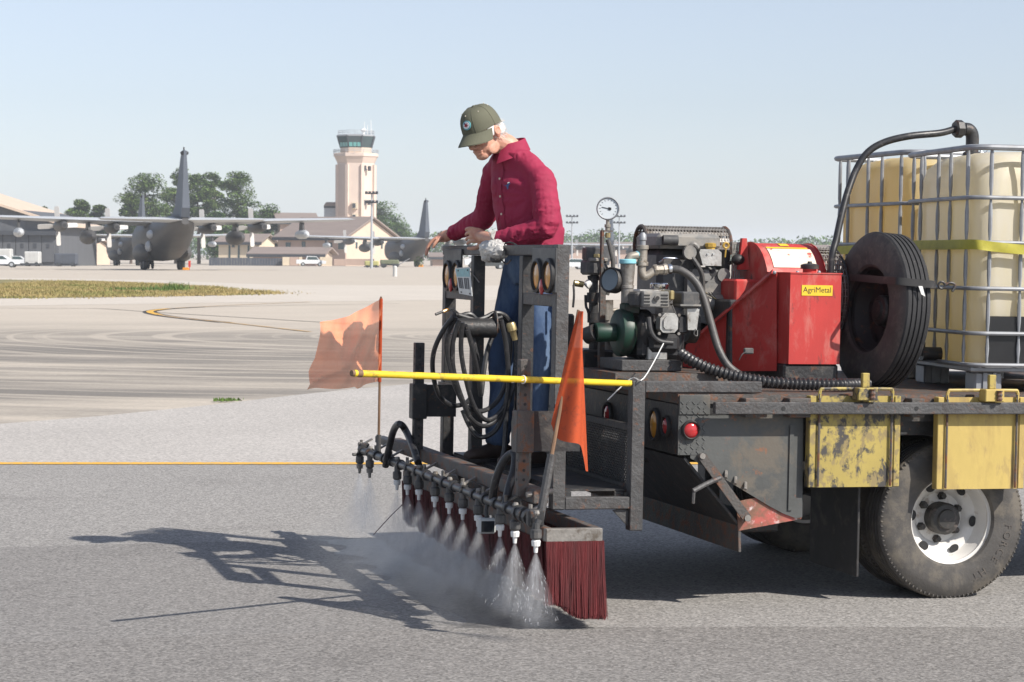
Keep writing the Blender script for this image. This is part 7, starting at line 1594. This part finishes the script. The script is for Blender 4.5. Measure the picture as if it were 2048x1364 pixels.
# ================================================================ spray from the nozzles
def spray_volume(name, k, spread, h_max, noise_s, flat=1.0, tip=.03):
    m = bpy.data.materials.new(name); m.use_nodes = True; nt = m.node_tree; N = nt.nodes; L = nt.links; N.remove(N['Principled BSDF']); out = N['Material Output']
    pv = N.new('ShaderNodeVolumePrincipled'); pv.inputs['Color'].default_value = (.98, .99, 1, 1); pv.inputs['Anisotropy'].default_value = .15; L.new(pv.outputs[0], out.inputs['Volume'])
    tc = N.new('ShaderNodeTexCoord'); sp = N.new('ShaderNodeSeparateXYZ'); L.new(tc.outputs['Object'], sp.inputs[0])
    def mth(op, a, b_=None, clamp=False):
        n = N.new('ShaderNodeMath'); n.operation = op; n.use_clamp = clamp
        for i, q in enumerate((a, b_)):
            if q is None: continue
            if isinstance(q, (int, float)): n.inputs[i].default_value = q
            else: L.new(q, n.inputs[i])
        return n.outputs[0]
    h = mth('MULTIPLY', sp.outputs[2], -1.0); rad = mth('SQRT', mth('ADD', mth('MULTIPLY', sp.outputs[0], sp.outputs[0]), mth('MULTIPLY', sp.outputs[1], sp.outputs[1])))
    wide = mth('ADD', mth('MULTIPLY', h, spread), .008); rel = mth('DIVIDE', rad, wide); fall = mth('SUBTRACT', 1.0, rel, True); fall = mth('POWER', fall, .9)
    body = mth('DIVIDE', k, mth('ADD', mth('MULTIPLY', h, 9.0), .35)); fade = mth('SUBTRACT', 1.0, mth('DIVIDE', h, h_max), True); fade = mth('POWER', fade, .6)
    cb_ = N.new('ShaderNodeCombineXYZ'); hh = mth('ADD', h, .02); L.new(mth('DIVIDE', sp.outputs[0], hh), cb_.inputs[0]); L.new(mth('DIVIDE', sp.outputs[1], hh), cb_.inputs[1]); L.new(mth('MULTIPLY', h, 1.2), cb_.inputs[2]); nz_ = N.new('ShaderNodeTexNoise'); nz_.inputs['Scale'].default_value = noise_s * .35; nz_.inputs['Detail'].default_value = 4; L.new(cb_.outputs[0], nz_.inputs['Vector'])
    nn = mth('MULTIPLY', mth('SUBTRACT', nz_.outputs['Fac'], .30, True), 3.0)
    L.new(mth('MULTIPLY', mth('MULTIPLY', mth('MULTIPLY', fall, body), fade), nn), pv.inputs['Density']); return m
M['spray'] = spray_volume('spray', 26.0, .40, .34, 26)
M['spray_near'] = spray_volume('spray_near', 34.0, .38, .33, 30)
M['droplet'] = pm('droplet', (.85, .87, .9), .2, 0, .05, 10, spec=.9)
rs_ = random.Random(21)
for i, vv in enumerate(NOZ):
    apex = Vector((UB - .012, vv, BZ - .143)); hgt = BZ - .15
    near_ = i >= len(NOZ) - 3
    b = MB(); b.lathe([(.006, .0), (.05, -.10), (.40 * hgt + .01, -hgt)], apex, (0, 0, 1), 20)
    tag(b.build('spray_plume', M['spray_near'] if near_ else M['spray'], space=TRUCK, org=apex, smooth=0), 'white spray cone falling from a boom nozzle', 'spray', 'spray cones under the boom', 'stuff')
    b = MB()
    for k in range(80 if near_ else 24):
        a = rs_.uniform(0, 6.28); q = math.sqrt(rs_.random()) * .42; d_ = Vector((math.cos(a) * q, math.sin(a) * q, -1)).normalized(); s_ = rs_.uniform(.03, hgt * .85); p = apex + d_ * s_ + Vector((0, 0, -.10 * s_ * s_ * q))
        if p.z < .012: continue
        l_ = rs_.uniform(.006, .018); w_ = rs_.uniform(.00025, .0005); x_ = d_.cross(Vector((0, 1, 0))).normalized() * w_; b.add([p - x_, p + x_, p + d_ * l_ + x_ * .4, p + d_ * l_ - x_ * .4], [(0, 1, 2, 3)])
    tag(b.build('spray_droplets', M['droplet'], space=TRUCK, org=apex, smooth=0, fix=False), 'fine bright droplets flying from a boom nozzle', 'spray', 'spray droplets under the boom', 'stuff')
# drifting mist near the pavement
m = bpy.data.materials.new('mist'); m.use_nodes = True; N = m.node_tree.nodes; L = m.node_tree.links; N.remove(N['Principled BSDF'])
pv = N.new('ShaderNodeVolumePrincipled'); pv.inputs['Color'].default_value = (.97, .985, 1, 1); pv.inputs['Anisotropy'].default_value = .0; L.new(pv.outputs[0], N['Material Output'].inputs['Volume'])
tc = N.new('ShaderNodeTexCoord'); ln = N.new('ShaderNodeVectorMath'); ln.operation = 'LENGTH'; mp = N.new('ShaderNodeMapping'); mp.inputs['Scale'].default_value = (1 / .55, 1 / 1.9, 1 / .38); L.new(tc.outputs['Object'], mp.inputs[0]); L.new(mp.outputs[0], ln.inputs[0])
r1 = N.new('ShaderNodeMapRange'); r1.inputs[1].default_value = 1.0; r1.inputs[2].default_value = .1; r1.inputs[3].default_value = 0; r1.inputs[4].default_value = 1; r1.interpolation_type = 'SMOOTHSTEP'; L.new(ln.outputs['Value'], r1.inputs[0])
nz_ = N.new('ShaderNodeTexNoise'); nz_.inputs['Scale'].default_value = 3.2; nz_.inputs['Detail'].default_value = 4; L.new(tc.outputs['Object'], nz_.inputs['Vector'])
r2 = N.new('ShaderNodeMapRange'); r2.inputs[1].default_value = .35; r2.inputs[2].default_value = .75; L.new(nz_.outputs['Fac'], r2.inputs[0])
mu = N.new('ShaderNodeMath'); mu.operation = 'MULTIPLY'; L.new(r1.outputs[0], mu.inputs[0]); L.new(r2.outputs[0], mu.inputs[1]); m2 = N.new('ShaderNodeMath'); m2.operation = 'MULTIPLY'; m2.inputs[1].default_value = 0.9; L.new(mu.outputs[0], m2.inputs[0]); L.new(m2.outputs[0], pv.inputs['Density'])
M['mist'] = m
c = Vector((-2.50, .9, .04)); b = MB(); b.ell(c, (.55, 1.9, .38), None, 24, 12)
for i, q in enumerate(b.v):
    w = TRUCK @ q
    if w.z < .016: b.v[i] = q + Vector((0, 0, .016 - w.z))
tag(b.build('spray_mist', M['mist'], space=TRUCK, org=c), 'pale spray mist drifting low over the pavement behind the broom', 'mist', kind='stuff')

# ================================================================ the hazy air over the airfield
b = MB(); b.span((-6100, -90, -1.8), (6100, 9100, 37.0)); hz_ = b.build('haze', M['mist'], smooth=0)
m = bpy.data.materials.new('haze_air'); m.use_nodes = True; N = m.node_tree.nodes; N.remove(N['Principled BSDF']); pv = N.new('ShaderNodeVolumePrincipled')
pv.inputs['Color'].default_value = (.82, .90, 1.0, 1); pv.inputs['Density'].default_value = HAZE_D; pv.inputs['Anisotropy'].default_value = 0.0
m.node_tree.links.new(pv.outputs[0], N['Material Output'].inputs['Volume']); hz_.data.materials.clear(); hz_.data.materials.append(m); tag(hz_, kind='stuff')
